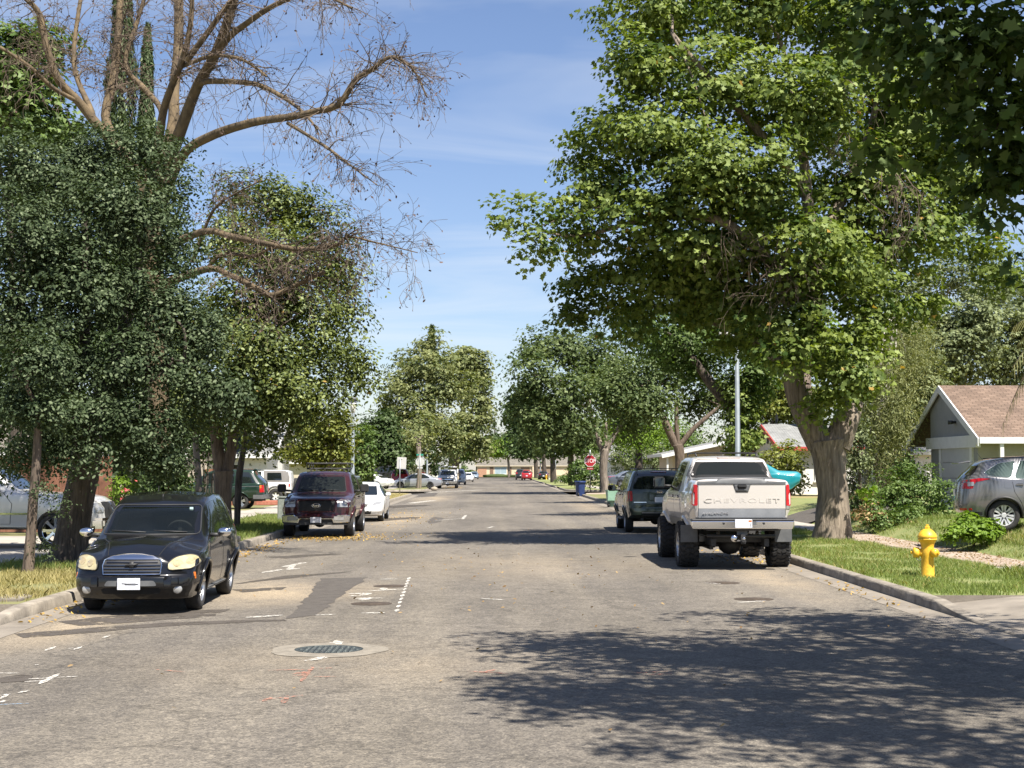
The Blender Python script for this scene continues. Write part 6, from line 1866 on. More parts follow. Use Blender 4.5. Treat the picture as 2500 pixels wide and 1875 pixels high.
wsh = rpoly([(-.69, 1.03), (.69, 1.03), (.615, 1.43), (-.615, 1.43)], .07)
c.front('windscreen', wsh, G_CLEAR, .003, res=.1)
c.ring('windscreen_seal', wsh, 'front', 1, M_BLACKP, .02, .003)
for pl in ([(1.55, 1.0), (1.84, 1.35), (2.12, 1.45), (2.53, 1.49), (2.57, 1.0)], [(2.60, 1.01), (2.58, 1.49), (3.20, 1.48), (3.32, 1.03)], [(3.36, 1.05), (3.25, 1.47), (3.82, 1.42), (4.08, 1.10)]):
    c.side('side_window', rpoly(pl, .05), G_TINT, .004)
c.rear('rear_window', rpoly([(-.55, 1.1), (.55, 1.1), (.48, 1.4), (-.48, 1.4)], .06), M_DGLASS)
c.door([(1.42, .30), (1.36, .62), (1.50, .97), (2.57, .98), (2.60, .30)], (2.42, .86)); c.door([(2.63, .30), (2.60, .985), (3.36, 1.0), (3.25, .80), (3.08, .55), (2.98, .32)], (3.18, .90))
# hood seam, fender crease and grille
for sg in (1, -1): c.ring('hood_seam', [(.33 * sg, .10), (.40 * sg, .5), (.50 * sg, .85), (.62 * sg, 1.16)], 'top', 1, M_GAP, .012, -.001, close=False)
gr = [(-.375, .545), (.375, .545), (.395, .66), (.37, .735), (.27, .785), (.12, .81), (0, .815), (-.12, .81), (-.27, .785), (-.37, .735), (-.395, .66)]
g = c.front('grille', gr, M_BLACKP, .006)
gb = MB()
for zz in (.583, .625, .667, .709): 
    x = .375 if zz < .70 else .34
    c.patch('', [(-x, zz - .0045), (x, zz - .0045), (x, zz + .0045), (-x, zz + .0045)], 'front', 1, None, .020, mb=gb)
gb.build('grille_bar', mat('dark_chrome', (.22, .22, .23), .2, metal=1.0), g, sharp=40); gb = MB()
c.ring('', gr, 'front', 1, None, .015, .014, mb=gb)
c.patch('', [(-.36, .742), (.36, .742), (.26, .79), (.12, .815), (0, .82), (-.12, .815), (-.26, .79)], 'front', 1, None, .02, mb=gb)
gb.build('grille_surround', M_CHROME, g, sharp=40)
bt_ = MB()
for q in ([(-.085, .655), (.02, .655), (.085, .675), (.085, .69), (-.02, .69), (-.085, .67)], [(-.028, .63), (.028, .63), (.028, .715), (-.028, .715)]): c.patch('', q, 'front', 1, None, .034, mb=bt_)
bt_.build('emblem', M_BLACKP, g)
hp = rpoly([(.47, .60), (.75, .605), (.84, .665), (.82, .76), (.70, .795), (.54, .765), (.47, .70)], .06)
for sg in (1, -1):
    h = c.patch('headlight', [(x * sg, z) for x, z in hp], 'front', 1, M_HAZY, .022, skirt=.05)
    c.ring('headlight_rim', [(x * sg, z) for x, z in hp], 'front', 1, M_BLACKP, .018, .014, parent=h)
    for hx, hz, hr in ((.585, .69, .05), (.73, .71, .055)):
        o = c.patch('reflector', [((hx + hr * math.cos(PI * k / 8)) * sg, hz + hr * .85 * math.sin(PI * k / 8)) for k in range(16)], 'front', 1, mat('lamp_reflector', (.30, .235, .13), .25, coat=.4, col2=(.42, .36, .22), vscale=14), .025, parent=h)
    q = c.surf('front', .60 * sg, .345); fo = MB(); fo.lathe([(0, -.02), (.05, -.018), (.062, -.008), (.062, .03)], (q.x, q.y - .004, q.z), 'Y', 20, 0); fo.build('fog_lamp', M_CLEAR, c.root)
    tl = c.patch('tail_light', rpoly([(.62 * sg, .75), (.80 * sg, .75), (.78 * sg, 1.1), (.62 * sg, 1.05)], .05), 'rear', 1, M_RED, .01)
bmp = MB()
c.patch('', rpoly([(-.86, .385), (.86, .385), (.86, .50), (-.86, .50)], .04), 'front', 1, None, .03, mb=bmp, skirt=.05)
bmp.build('front_bumper', P_BLACK, c.root, sharp=50)
c.front('bumper_inset', rpoly([(-.35, .395), (.35, .395), (.31, .465), (-.31, .465)], .03), M_GREYP, .036)
for sg in (1, -1): c.patch('bumper_guard', rpoly([(.44 * sg, .38), (.53 * sg, .38), (.53 * sg, .515), (.44 * sg, .515)], .02), 'front', 1, P_BLACK, .05, skirt=.05)
c.front('lower_grille', rpoly([(-.37, .285), (.37, .285), (.40, .345), (.36, .365), (-.36, .365), (-.40, .345)], .02), M_GAP, .005)


def scrib(o, y, sg):
    b = MB(); b.tube([(-.10, y, .435), (-.02, y, .43), (.07, y, .432), (.12, y, .425), (.07, y, .418), (-.06, y, .42)], .004, 4); b.build('plate_scribble', M_GREYP, o)


plate(c, -.01, .425, .30, .155, 'front', extra=scrib, off=.055)
c.side('side_marker', rpoly([(.30, .47), (.35, .47), (.35, .56), (.30, .56)], .015), M_AMBER, .006)
c.side('sill_trim', [(1.35, .20), (3.05, .20), (3.05, .27), (1.35, .27)], M_GREYP, .03)
c.mirror(1.62, 1.0, (.20, .12, .13), M_CHROME, .13)
wp = MB()
for x0, x1 in ((-.55, -.05), (.05, .52)):
    a = c.surf('front', x0, 1.075); b = c.surf('front', (x0 + x1) / 2, 1.062); d = c.surf('front', x1, 1.05)
    wp.tube([a + Vector((0, -.014, .006)), b + Vector((0, -.018, .008)), d + Vector((0, -.02, .01))], .009, 5)
wp.build('wiper', M_BLACKP, c.root)
q = c.surf('top', 0.0, 2.12); an = MB(); an.tube([q, q + Vector((0, .03, .055))], .008, 5); q = c.surf('top', -.42, 3.9); an.tube([q, q + Vector((0, .06, .16))], .004, 5); an.build('aerial', M_BLACKP, c.root)
im = MB(); im.box((0, 1.98 - 2.2375, 1.34), (.24, .05, .07), 0, ch=.02); im.build('inside_mirror', M_INTG, c.root)
q = c.surf('front', .48, 1.375); st = MB(); st.box((.48, q.y - .006, 1.375), (.05, .004, .045), 0); st.build('sticker', mat('sticker', (.5, .68, .66), .5), c.root)
c.interior(1.5, 1.00, (2.35, 3.2), 1.12, .68)
c.add_wheels(.205, 5, M_ALLOY, .10)
arch_lips(c, P_BLACK, .05, 1.16)
c.axle()
HHR = c

M_GALV0 = mat('badge_grey', (.40, .40, .41), .4, metal=.3)
# ---------------------------------------------------------------- silver pickup with cargo cover, right kerb
P_PEWT = paint('pewter_paint', (0.60, 0.56, 0.515), 0.25, 0.36, 0.04)
c = Car('pickup_truck', 'lifted silver pickup truck with big mud tyres parked by the right kerb', 'pickup truck', (4.72, 29.25 + 2.81, 0), PI, 5.63, 1.98, P_PEWT,
        zt=[(0, 1.36), (.15, 1.44), (.5, 1.50), (1.2, 1.56), (1.35, 1.58), (1.95, 2.05), (2.2, 2.17), (2.6, 2.215), (3.7, 2.205), (4.0, 2.17), (4.06, 2.15), (4.27, 1.79), (4.9, 1.77), (5.63, 1.755)],
        zsh=[(0, 1.22), (.6, 1.34), (1.4, 1.48), (5.63, 1.50)], zb=[(0, .76), (.5, .74), (5.2, .78), (5.63, .98)],
        ws=[(0, .90), (.2, .95), (.6, .98), (5.2, .98), (5.63, .955)], wr=[(0, .80), (1.3, .83), (1.95, .78), (2.6, .74), (3.6, .74), (4.1, .76), (4.7, .90), (5.63, .905)],
        fprof=[(.7, .06), (.9, .0), (1.2, .02), (1.4, .10), (1.5, .2)], rprof=[(.9, .02), (1.2, .0), (1.76, .0)], wheels=(1.0, 4.40, .445, .38, -.11), kf=.2, kr=.02, flare=.03, arch=1.10, arch_dz=.04, edge=.06,
        cuts=[('side', [(1.75, 1.54), (2.12, 2.0), (2.62, 2.07), (2.62, 1.54)]), ('side', [(2.74, 1.54), (2.74, 2.07), (3.42, 2.06), (3.42, 1.54)]), ('fr', [(-.62, 1.60), (.62, 1.60), (.56, 2.08), (-.56, 2.08)], 1.3, 4.7)])
c.front('windscreen', rpoly([(-.70, 1.60), (.70, 1.60), (.60, 2.10), (-.60, 2.10)], .07), G_TINT, .004)
for pl in ([(1.66, 1.50), (2.10, 2.03), (2.66, 2.10), (2.66, 1.50)], [(2.70, 1.50), (2.70, 2.10), (3.46, 2.09), (3.48, 1.50)]): c.side('side_window', rpoly(pl, .05), G_TINT, .004)
# rear window recess framed by the sail panels
rw = rpoly([(-.82, 1.775), (.82, 1.775), (.74, 1.98), (.66, 2.15), (-.66, 2.15), (-.74, 1.98)], .07)
c.rear('rear_window_frame', rw, M_GAP, .004)
c.rear('rear_window', rpoly([(-.72, 1.79), (.72, 1.79), (.67, 1.95), (.58, 2.08), (-.58, 2.08), (-.67, 1.95)], .07), G_TINT, .012)
c.side('sail_trim', rpoly([(3.98, 1.80), (4.02, 2.05), (4.55, 1.80)], .03), M_GREYP, .006)
c.rear('brake_light', rpoly([(-.24, 2.165), (.24, 2.165), (.22, 2.195), (-.22, 2.195)], .012), M_REDD, .01)
# bed cover, tailgate, lower cladding
c.patch('bed_cover', rpoly([(-.84, 4.66), (.84, 4.66), (.84, 5.62), (-.84, 5.62)], .04), 'top', 1, M_GREYP, .012)
c.rear('bed_cover_lip', rpoly([(-.85, 1.665), (.85, 1.665), (.85, 1.757), (-.85, 1.757)], .02), M_GREYP, .03, skirt=.05)
tg = MB(); c.patch('', [(-.848, 1.005), (.848, 1.005), (.848, 1.665), (-.848, 1.665)], 'rear', 1, None, .003, mb=tg, mi=1)
c.patch('', [(-.838, 1.19), (.838, 1.19), (.838, 1.655), (-.838, 1.655)], 'rear', 1, None, .014, mb=tg, mi=0)
c.patch('', [(-.838, 1.015), (.838, 1.015), (.838, 1.186), (-.838, 1.186)], 'rear', 1, None, .012, mb=tg, mi=2)
tgo = tg.build('tailgate', [P_PEWT, M_GAP, mat('grey_cladding', (.20, .21, .225), .5, col2=(.25, .26, .275), vscale=5)], c.root, sharp=40)
hd = MB(); c.patch('', [(-.118, 1.502), (.118, 1.502), (.185, 1.69), (-.185, 1.69)], 'rear', 1, None, .022, mb=hd, mi=0); c.patch('', rpoly([(-.085, 1.57), (.085, 1.57), (.095, 1.65), (-.095, 1.65)], .03), 'rear', 1, None, .024, mb=hd, mi=1)
q = c.surf('rear', 0, 1.615); hd.box((q.x, q.y + .038, 1.615), (.14, .03, .035), 2, ch=.01)
hd.build('handle', [M_GREYP, M_GAP, M_BLACKP], tgo)
q = c.surf('rear', 0, 1.35)
text_mesh('lettering', 'CHEVROLET', .085, P_PEWT, tgo, (0, q.y + .0145, 1.345), FACE_POS_Y, wide=2.0, depth=.003, bold=0, space=1.14)
text_mesh('lettering', 'AVALANCHE', .042, M_GALV0, tgo, (.515, q.y + .0125, 1.105), FACE_POS_Y, wide=1.4, depth=.003, space=1.05)
for sg in (1, -1):
    c.patch('tail_light', rpoly([(.856 * sg, 1.245), (.945 * sg, 1.245), (.955 * sg, 1.60), (.93 * sg, 1.65), (.856 * sg, 1.65)], .025), 'rear', 1, M_RED, .014)
    c.patch('reverse_light', rpoly([(.862 * sg, 1.185), (.942 * sg, 1.185), (.945 * sg, 1.24), (.862 * sg, 1.24)], .012), 'rear', 1, M_CLEAR, .012)
    c.patch('tail_light', rpoly([(5.44, 1.25), (5.60, 1.25), (5.60, 1.66), (5.50, 1.64)], .03), 'side', sg, M_RED, .010)
bp = MB()
y0 = 2.815
bp.prism([(-.96, .80), (.96, .80), (.99, .86), (.99, .955), (-.99, .955), (-.99, .86)], y0 - .10, y0 + .13, 'Y', 0)
bp.prism([(-.99, .955), (.99, .955), (.98, .992), (-.98, .992)], y0 - .10, y0 + .12, 'Y', 1)
bp.prism([(-.68, .765), (.68, .765), (.72, .80), (-.72, .80)], y0 - .10, y0 + .10, 'Y', 1)
bpo = bp.build('rear_bumper', [M_CHROME, M_BLACKP], c.root, bevel=.02)


def redtag(o, y, sg):
    b = MB(); b.box((.115 * -sg - 0.02, y, .955), (.06, .004, .028), 0); b.build('plate_sticker', M_AMBER, o)
    b = MB(); b.box((-.135, y, .88), (.010, .003, .06), 0); b.build('plate_mark', M_GREYP, o)


pb_ = MB(); pb_.box((-.01, y0 + .145, .905), (.33, .02, .165), 0, ch=.005)
po = pb_.build('number_plate', M_PLATE, bpo); redtag(po, y0 + .158, 1)
for x in (-.40, .37):
    b = MB(); b.lathe([(0, .0), (.024, 0), (.028, -.01), (.028, -.03)], (x, y0 + .135, .91), 'Y', 14, 0); b.build('parking_sensor', M_BLACKP, bpo)
b = MB(); b.box((-.22, y0 + .135, .915), (.075, .012, .07), 0, ch=.003); b.build('trailer_socket', M_GREYP, bpo)
hb = MB(); hb.tube([(-.66, y0 - .12, .66), (.66, y0 - .12, .66)], .032, 10, 0); hb.box((0, y0 - .02, .66), (.075, .30, .075), 0); hb.box((0, y0 + .02, .725), (.20, .03, .09), 1)
hb.box((0, y0 + .14, .60), (.09, .03, .16), 0); hb.box((0, y0 + .2, .57), (.07, .16, .03), 0); hb.blob((0, y0 + .23, .62), (.032, .032, .034), 2); hb.lathe([(0, 0), (.065, 0), (.065, .02), (0, .02)], (.17, y0 + .12, .62), 'Y', 16, 2); hb.box((.11, y0 + .13, .58), (.12, .02, .025), 2)
hb.build('tow_hitch', [M_BLACKP, M_GREYP, M_CHROME], c.root)
for sx in (-1, 1):
    b = MB(); b.box((sx * .93, 4.92 - 2.815, .68), (.34, .02, .34), 0, ch=.008); b.build('mud_flap', M_GREYP, c.root)
b = MB()
for sx in (-1, 1): b.tube([(sx * .38, y0 - .5, .72), (sx * .42, y0 - .9, .42)], .035, 8); b.box((sx * .5, 4.4 - 2.815, .40), (.07, 1.2, .06), 0)
b.blob((.05, 4.40 - 2.815, .44), (.24, .2, .2)); b.build('suspension', M_BLACKP, c.root)
rk = MB()
for sx in (-1, 1): rk.tube([(sx * .62, 2.3 - 2.815, 2.22), (sx * .63, 2.4 - 2.815, 2.275), (sx * .63, 3.6 - 2.815, 2.275), (sx * .62, 3.75 - 2.815, 2.21)], .018, 7)
for yy in (2.75, 3.55): rk.box((0, yy - 2.815, 2.283), (1.26, .06, .025), 0, ch=.008)
rk.build('roof_rack', M_BLACKP, c.root)
c.door([(1.45, .86), (1.42, 1.30), (1.62, 1.485), (2.67, 1.49), (2.67, .86)], (2.52, 1.38)); c.door([(2.70, .86), (2.70, 1.49), (3.52, 1.49), (3.74, 1.2), (3.74, .98), (3.70, .86)], (3.42, 1.38))
c.side('lower_cladding', [(1.6, .78), (3.75, .78), (3.75, .95), (1.6, .95)], M_GREYP, .012)
arch_lips(c, P_PEWT, .09, 1.14, .03, 6, .0)
c.mirror(1.82, 1.58, (.24, .14, .24), M_BLACKP, .18, .028)
c.interior(1.7, 1.58, (2.5, 3.35), 1.66, .70, wheel=True, wheel_side=1)
c.pair('headlight', rpoly([(.55, 1.08), (.92, 1.08), (.92, 1.26), (.55, 1.26)], .03), 'front', M_CLEAR)
c.front('grille', rpoly([(-.5, 1.05), (.5, 1.05), (.5, 1.30), (-.5, 1.30)], .03), M_BLACKP)
fb = MB(); fb.box((0, -2.815 + .02, .84), (1.9, .22, .26), 0, ch=.05); fb.build('front_bumper', M_CHROME, c.root)
c.add_wheels(.235, 8, M_ALLOY, .07, tread=.03)
c.axle()

# ---------------------------------------------------------------- dark green big off-roader ahead of it
P_GREEN = paint('dark_green_paint', (0.022, 0.034, 0.026), 0.25, 0.3, 0.10)
c = Car('parked_car', 'dark green large off road car with roof rails parked ahead of the silver pickup', 'car', (4.93, 45.9 + 2.62, 0), PI, 5.23, 1.99, P_GREEN,
        zt=[(0, 1.05), (.15, 1.12), (.5, 1.18), (1.3, 1.24), (1.42, 1.27), (2.05, 1.75), (2.3, 1.86), (2.8, 1.92), (4.6, 1.91), (5.0, 1.87), (5.23, 1.78)], zsh=[(0, .92), (.6, 1.08), (1.4, 1.22), (5.23, 1.30)],
        zb=[(0, .42), (.5, .40), (4.8, .42), (5.23, .52)], ws=[(0, .9), (.25, .96), (.6, 1), (4.9, .99), (5.23, .94)], wr=[(0, .78), (1.4, .84), (2.05, .79), (2.8, .765), (4.8, .76), (5.23, .74)],
        fprof=[(.4, .06), (.6, 0), (.9, .02), (1.1, .12)], rprof=[(.4, .05), (.65, .0), (.8, .02), (.82, .07), (1.30, .10), (1.92, .34)], wheels=(.95, 3.97, .375, .25, .03), kf=.24, kr=.10, flare=.03)
c.front('windscreen', rpoly([(-.72, 1.28), (.72, 1.28), (.62, 1.78), (-.62, 1.78)], .06), M_DGLASS)
for pl in ([(1.75, 1.27), (2.18, 1.77), (2.72, 1.81), (2.72, 1.28)], [(2.80, 1.28), (2.80, 1.81), (3.6, 1.81), (3.62, 1.29)], [(3.72, 1.30), (3.70, 1.81), (4.7, 1.79), (4.98, 1.33)]): c.side('side_window', rpoly(pl, .05), M_DGLASS, .005)
c.rear('rear_window', rpoly([(-.80, 1.345), (.80, 1.345), (.70, 1.84), (-.70, 1.84)], .06), M_DGLASS, .008)
c.rear('brake_light', rpoly([(-.24, 1.855), (.24, 1.855), (.23, 1.89), (-.23, 1.89)], .012), M_REDD, .02)
lg = c.rear('liftgate', rpoly([(-.80, .80), (.80, .80), (.82, 1.33), (-.82, 1.33)], .04), P_GREEN, .006)
c.rear('chrome_strip', [(.40, .935), (.78, .935), (.78, .955), (.40, .955)], M_CHROME, .016); c.rear('chrome_strip', [(-.78, .935), (-.40, .935), (-.40, .955), (-.78, .955)], M_CHROME, .016)
c.rear('plate_recess', rpoly([(-.37, .90), (.37, .90), (.37, 1.17), (-.37, 1.17)], .03), P_GREEN, .018)
q = c.surf('rear', 0, 1.24)
bd = MB(); bd.blob((0, q.y + .012, 1.25), (.115, .014, .05)); bdo = bd.build('oval_badge', mat('badge_dark', (.012, .014, .02), .3, coat=.5), lg)
rr_ = MB(); rr_.tube([(.115 * math.cos(2 * PI * k / 30), q.y + .016, 1.25 + .05 * math.sin(2 * PI * k / 30)) for k in range(30)], .006, 5, close=True); rr_.build('badge_rim', M_CHROME, bdo)
text_mesh('lettering', 'Ford', .045, M_CHROME, bdo, (0, q.y + .026, 1.25), FACE_POS_Y, 1.3, .003)
plate(c, 0, 1.02, .30, .16, 'rear', off=.03)
for sg in (1, -1):
    c.patch('tail_light', rpoly([(.82 * sg, .98), (.955 * sg, .98), (.945 * sg, 1.28), (.83 * sg, 1.28)], .02), 'rear', 1, M_RED, .014)
    c.patch('tail_light', rpoly([(5.02, .98), (5.16, .98), (5.10, 1.28), (5.0, 1.28)], .02), 'side', sg, M_RED, .01)
c.rear('rear_bumper', rpoly([(-.97, .50), (.97, .50), (.97, .76), (-.97, .76)], .05), P_GREEN, .035, skirt=.08)
c.rear('bumper_step', rpoly([(-.55, .615), (.55, .615), (.55, .65), (-.55, .65)], .01), M_STEEL, .05)
c.rear('tow_panel', rpoly([(-.5, .48), (.5, .48), (.5, .60), (-.5, .60)], .02), M_GAP, .042)
rk = MB()
for sx in (-1, 1): rk.tube([(sx * .66, 2.6 - 2.615, 1.91), (sx * .67, 2.7 - 2.615, 1.96), (sx * .67, 4.8 - 2.615, 1.955), (sx * .66, 4.95 - 2.615, 1.89)], .018, 7)
rk.box((0, 2.9 - 2.615, 1.965), (1.34, .05, .022), 0); rk.box((0, 4.5 - 2.615, 1.962), (1.34, .05, .022), 0); rk.build('roof_rack', M_BLACKP, c.root)
wp = MB(); a = c.surf('rear', .1, 1.37); b = c.surf('rear', -.45, 1.385); wp.tube([a + Vector((0, .02, 0)), b + Vector((0, .02, 0))], .012, 5); wp.build('wiper', M_BLACKP, c.root)
c.door([(1.6, .5), (1.55, 1.0), (1.72, 1.25), (2.74, 1.26), (2.74, .5)], (2.58, 1.13)); c.door([(2.78, .5), (2.78, 1.27), (3.66, 1.28), (3.6, .95), (3.5, .7), (3.45, .5)], (3.5, 1.15))
b = MB()
for sx in (-1, 1): b.box((sx * .96, 2.45 - 2.615, .40), (.16, 1.9, .05), 0, ch=.015)
b.build('running_board', M_GREYP, c.root)
c.mirror(1.85, 1.27, (.25, .14, .20), M_BLACKP, .15)
c.add_wheels(.225, 5, M_ALLOY, .10); arch_lips(c, P_GREEN, .05, 1.15); c.axle()

# ---------------------------------------------------------------- maroon pickup with roof basket, left kerb
P_MAROON = paint('maroon_paint', (0.042, 0.006, 0.010), 0.3, 0.28, 0.07, (0.20, 0.15, 0.11))
c = Car('pickup_truck', 'maroon pickup truck facing the camera with an oval badge and a roof basket', 'pickup truck', (-5.17, 43.4 + 2.8, 0), R(0.3), 5.6, 1.99, P_MAROON,
        zt=[(0, 1.06), (.12, 1.12), (.5, 1.17), (1.2, 1.23), (1.36, 1.27), (1.98, 1.75), (2.25, 1.85), (2.6, 1.88), (3.3, 1.87), (3.55, 1.84), (3.62, 1.78), (3.75, 1.78), (5.3, 1.78), (5.6, 1.72)], zsh=[(0, .95), (.5, 1.06), (1.4, 1.2), (5.6, 1.26)],
        zb=[(0, .50), (.5, .46), (5.2, .50), (5.6, .6)], ws=[(0, .93), (.2, .97), (.6, 1), (5.3, .98), (5.6, .95)], wr=[(0, .82), (1.3, .85), (1.98, .78), (2.6, .74), (3.4, .74), (3.7, .80), (5.6, .80)],
        fprof=[(.4, .10), (.60, .03), (.65, .07), (.9, .08), (1.08, .12), (1.2, .2)], rprof=[(.5, .02), (1.8, .05)], wheels=(.98, 4.46, .40, .27, -.01), kf=.10, kr=.04, flare=.03, arch=1.13,
        cuts=[('side', [(1.82, 1.29), (2.2, 1.70), (2.72, 1.76), (2.72, 1.29)]), ('side', [(2.84, 1.29), (2.84, 1.76), (3.4, 1.75), (3.42, 1.29)]), ('fr', [(-.66, 1.29), (.66, 1.29), (.57, 1.73), (-.57, 1.73)], 1.2, 3.5)])
wsh = rpoly([(-.73, 1.285), (.73, 1.285), (.615, 1.77), (-.615, 1.77)], .06)
c.front('windscreen', wsh, G_TINT, .004); c.ring('windscreen_seal', wsh, 'front', 1, M_BLACKP, .022, .003)
for pl in ([(1.74, 1.26), (2.18, 1.73), (2.76, 1.79), (2.76, 1.26)], [(2.80, 1.26), (2.80, 1.79), (3.42, 1.77), (3.45, 1.26)], [(3.85, 1.32), (3.85, 1.70), (5.3, 1.70), (5.4, 1.32)]): c.side('side_window', rpoly(pl, .05), G_TINT if pl[0][0] < 3.5 else M_DGLASS, .004)
gl = rpoly([(-.50, .735), (.50, .735), (.565, 1.03), (.54, 1.075), (-.54, 1.075), (-.565, 1.03)], .03)
g = c.front('grille', gl, M_BLACKP, .012); c.ring('grille_frame', gl, 'front', 1, P_MAROON, .05, .012, parent=g)
gb = MB()
for k in range(9): 
    zz = .77 + k * .033; c.patch('', [(-.50, zz), (.50, zz), (.50, zz + .012), (-.50, zz + .012)], 'front', 1, None, .02, mb=gb)
gb.build('grille_bar', M_GAP, g)
q = c.surf('front', 0, .90)
bd = MB(); bd.blob((0, q.y - .03, .905), (.125, .016, .058)); bdo = bd.build('oval_badge', mat('badge_dark', (.012, .014, .02), .3), g)
rr_ = MB(); rr_.tube([(.125 * math.cos(2 * PI * k / 30), q.y - .038, .905 + .058 * math.sin(2 * PI * k / 30)) for k in range(30)], .007, 5, close=True); rr_.build('badge_rim', M_CHROME, bdo)
text_mesh('lettering', 'Ford', .055, M_CHROME, bdo, (0, q.y - .048, .905), FACE_NEG_Y, 1.3, .003)
c.pair('headlight', rpoly([(.60, .865), (.95, .865), (.95, 1.06), (.60, 1.075)], .03), 'front', M_CLEAR, .012)
fb = MB()
fb.prism([(-.95, .43), (-.5, .40), (-.46, .52), (.46, .52), (.5, .40), (.95, .43), (.97, .64), (.62, .65), (.5, .56), (-.5, .56), (-.62, .65), (-.97, .64)], -2.8 - .06, -2.8 + .14, 'Y', 0)
fb.box((0, -2.8 + .06, .46), (1.2, .1, .16), 1)
fbo = fb.build('front_bumper', [M_CHROME, M_BLACKP], c.root, bevel=.02)
for sg in (1, -1):
    b = MB(); b.box((sg * .66, -2.8 - .065, .545), (.30, .02, .12), 0, ch=.01); b.build('fog_lamp', M_CLEAR, fbo)
b = MB(); b.box((0, -2.8 - .07, .50), (.31, .014, .155), 0, ch=.004); b.build('number_plate', M_PLATE, fbo)
b = MB(); b.prism([(-.9, .36), (.9, .36), (.95, .43), (-.95, .43)], -2.8 - .03, -2.8 + .3, 'Y', 0); b.build('air_dam', M_BLACKP, c.root)
c.mirror(1.85, 1.30, (.25, .14, .24), M_BLACKP, .20)
wp = MB()
for x0, x1 in ((-.6, -.08), (.0, .55)):
    a = c.surf('front', x0, 1.34); b = c.surf('front', x1, 1.31); wp.tube([a + Vector((0, -.014, .006)), b + Vector((0, -.02, .01))], .01, 5)
wp.build('wiper', M_BLACKP, c.root)
c.interior(1.75, 1.27, (2.6, 3.3), 1.38, .70)
c.door([(1.55, .58), (1.52, 1.0), (1.72, 1.24), (2.77, 1.245), (2.77, .58)], (2.6, 1.12), hm=M_BLACKP); c.door([(2.80, .58), (2.80, 1.245), (3.5, 1.25), (3.5, .58)], (2.95, 1.12), hm=M_BLACKP)
rk = MB(); z0, z1 = 1.96, 2.12
for zz, k in ((z0, 1.0), (z1, 1.04)):
    rk.tube([(-.60 * k, 2.9 - 2.8, zz), (.60 * k, 2.9 - 2.8, zz), (.60 * k, 4.6 - 2.8, zz), (-.60 * k, 4.6 - 2.8, zz)], .026, 6, close=True, smooth=False)
for yy in np.linspace(2.9, 4.6, 7): rk.tube([(-.60, yy - 2.8, z0), (.60, yy - 2.8, z0)], .012, 5)
for sx in (-1, 1):
    for yy in (2.9, 3.5, 4.1, 4.6): rk.tube([(sx * .60, yy - 2.8, z0), (sx * .624, yy - 2.8, z1)], .014, 5)
    for yy in (3.05, 4.5): rk.tube([(sx * .5, yy - 2.8, 1.78), (sx * .5, yy - 2.8, z0)], .018, 5)
rk.build('roof_basket', M_BLACKP, c.root)
c.add_wheels(.23, 5, M_ALLOY, .10); arch_lips(c, P_MAROON, .05, 1.15); c.axle()


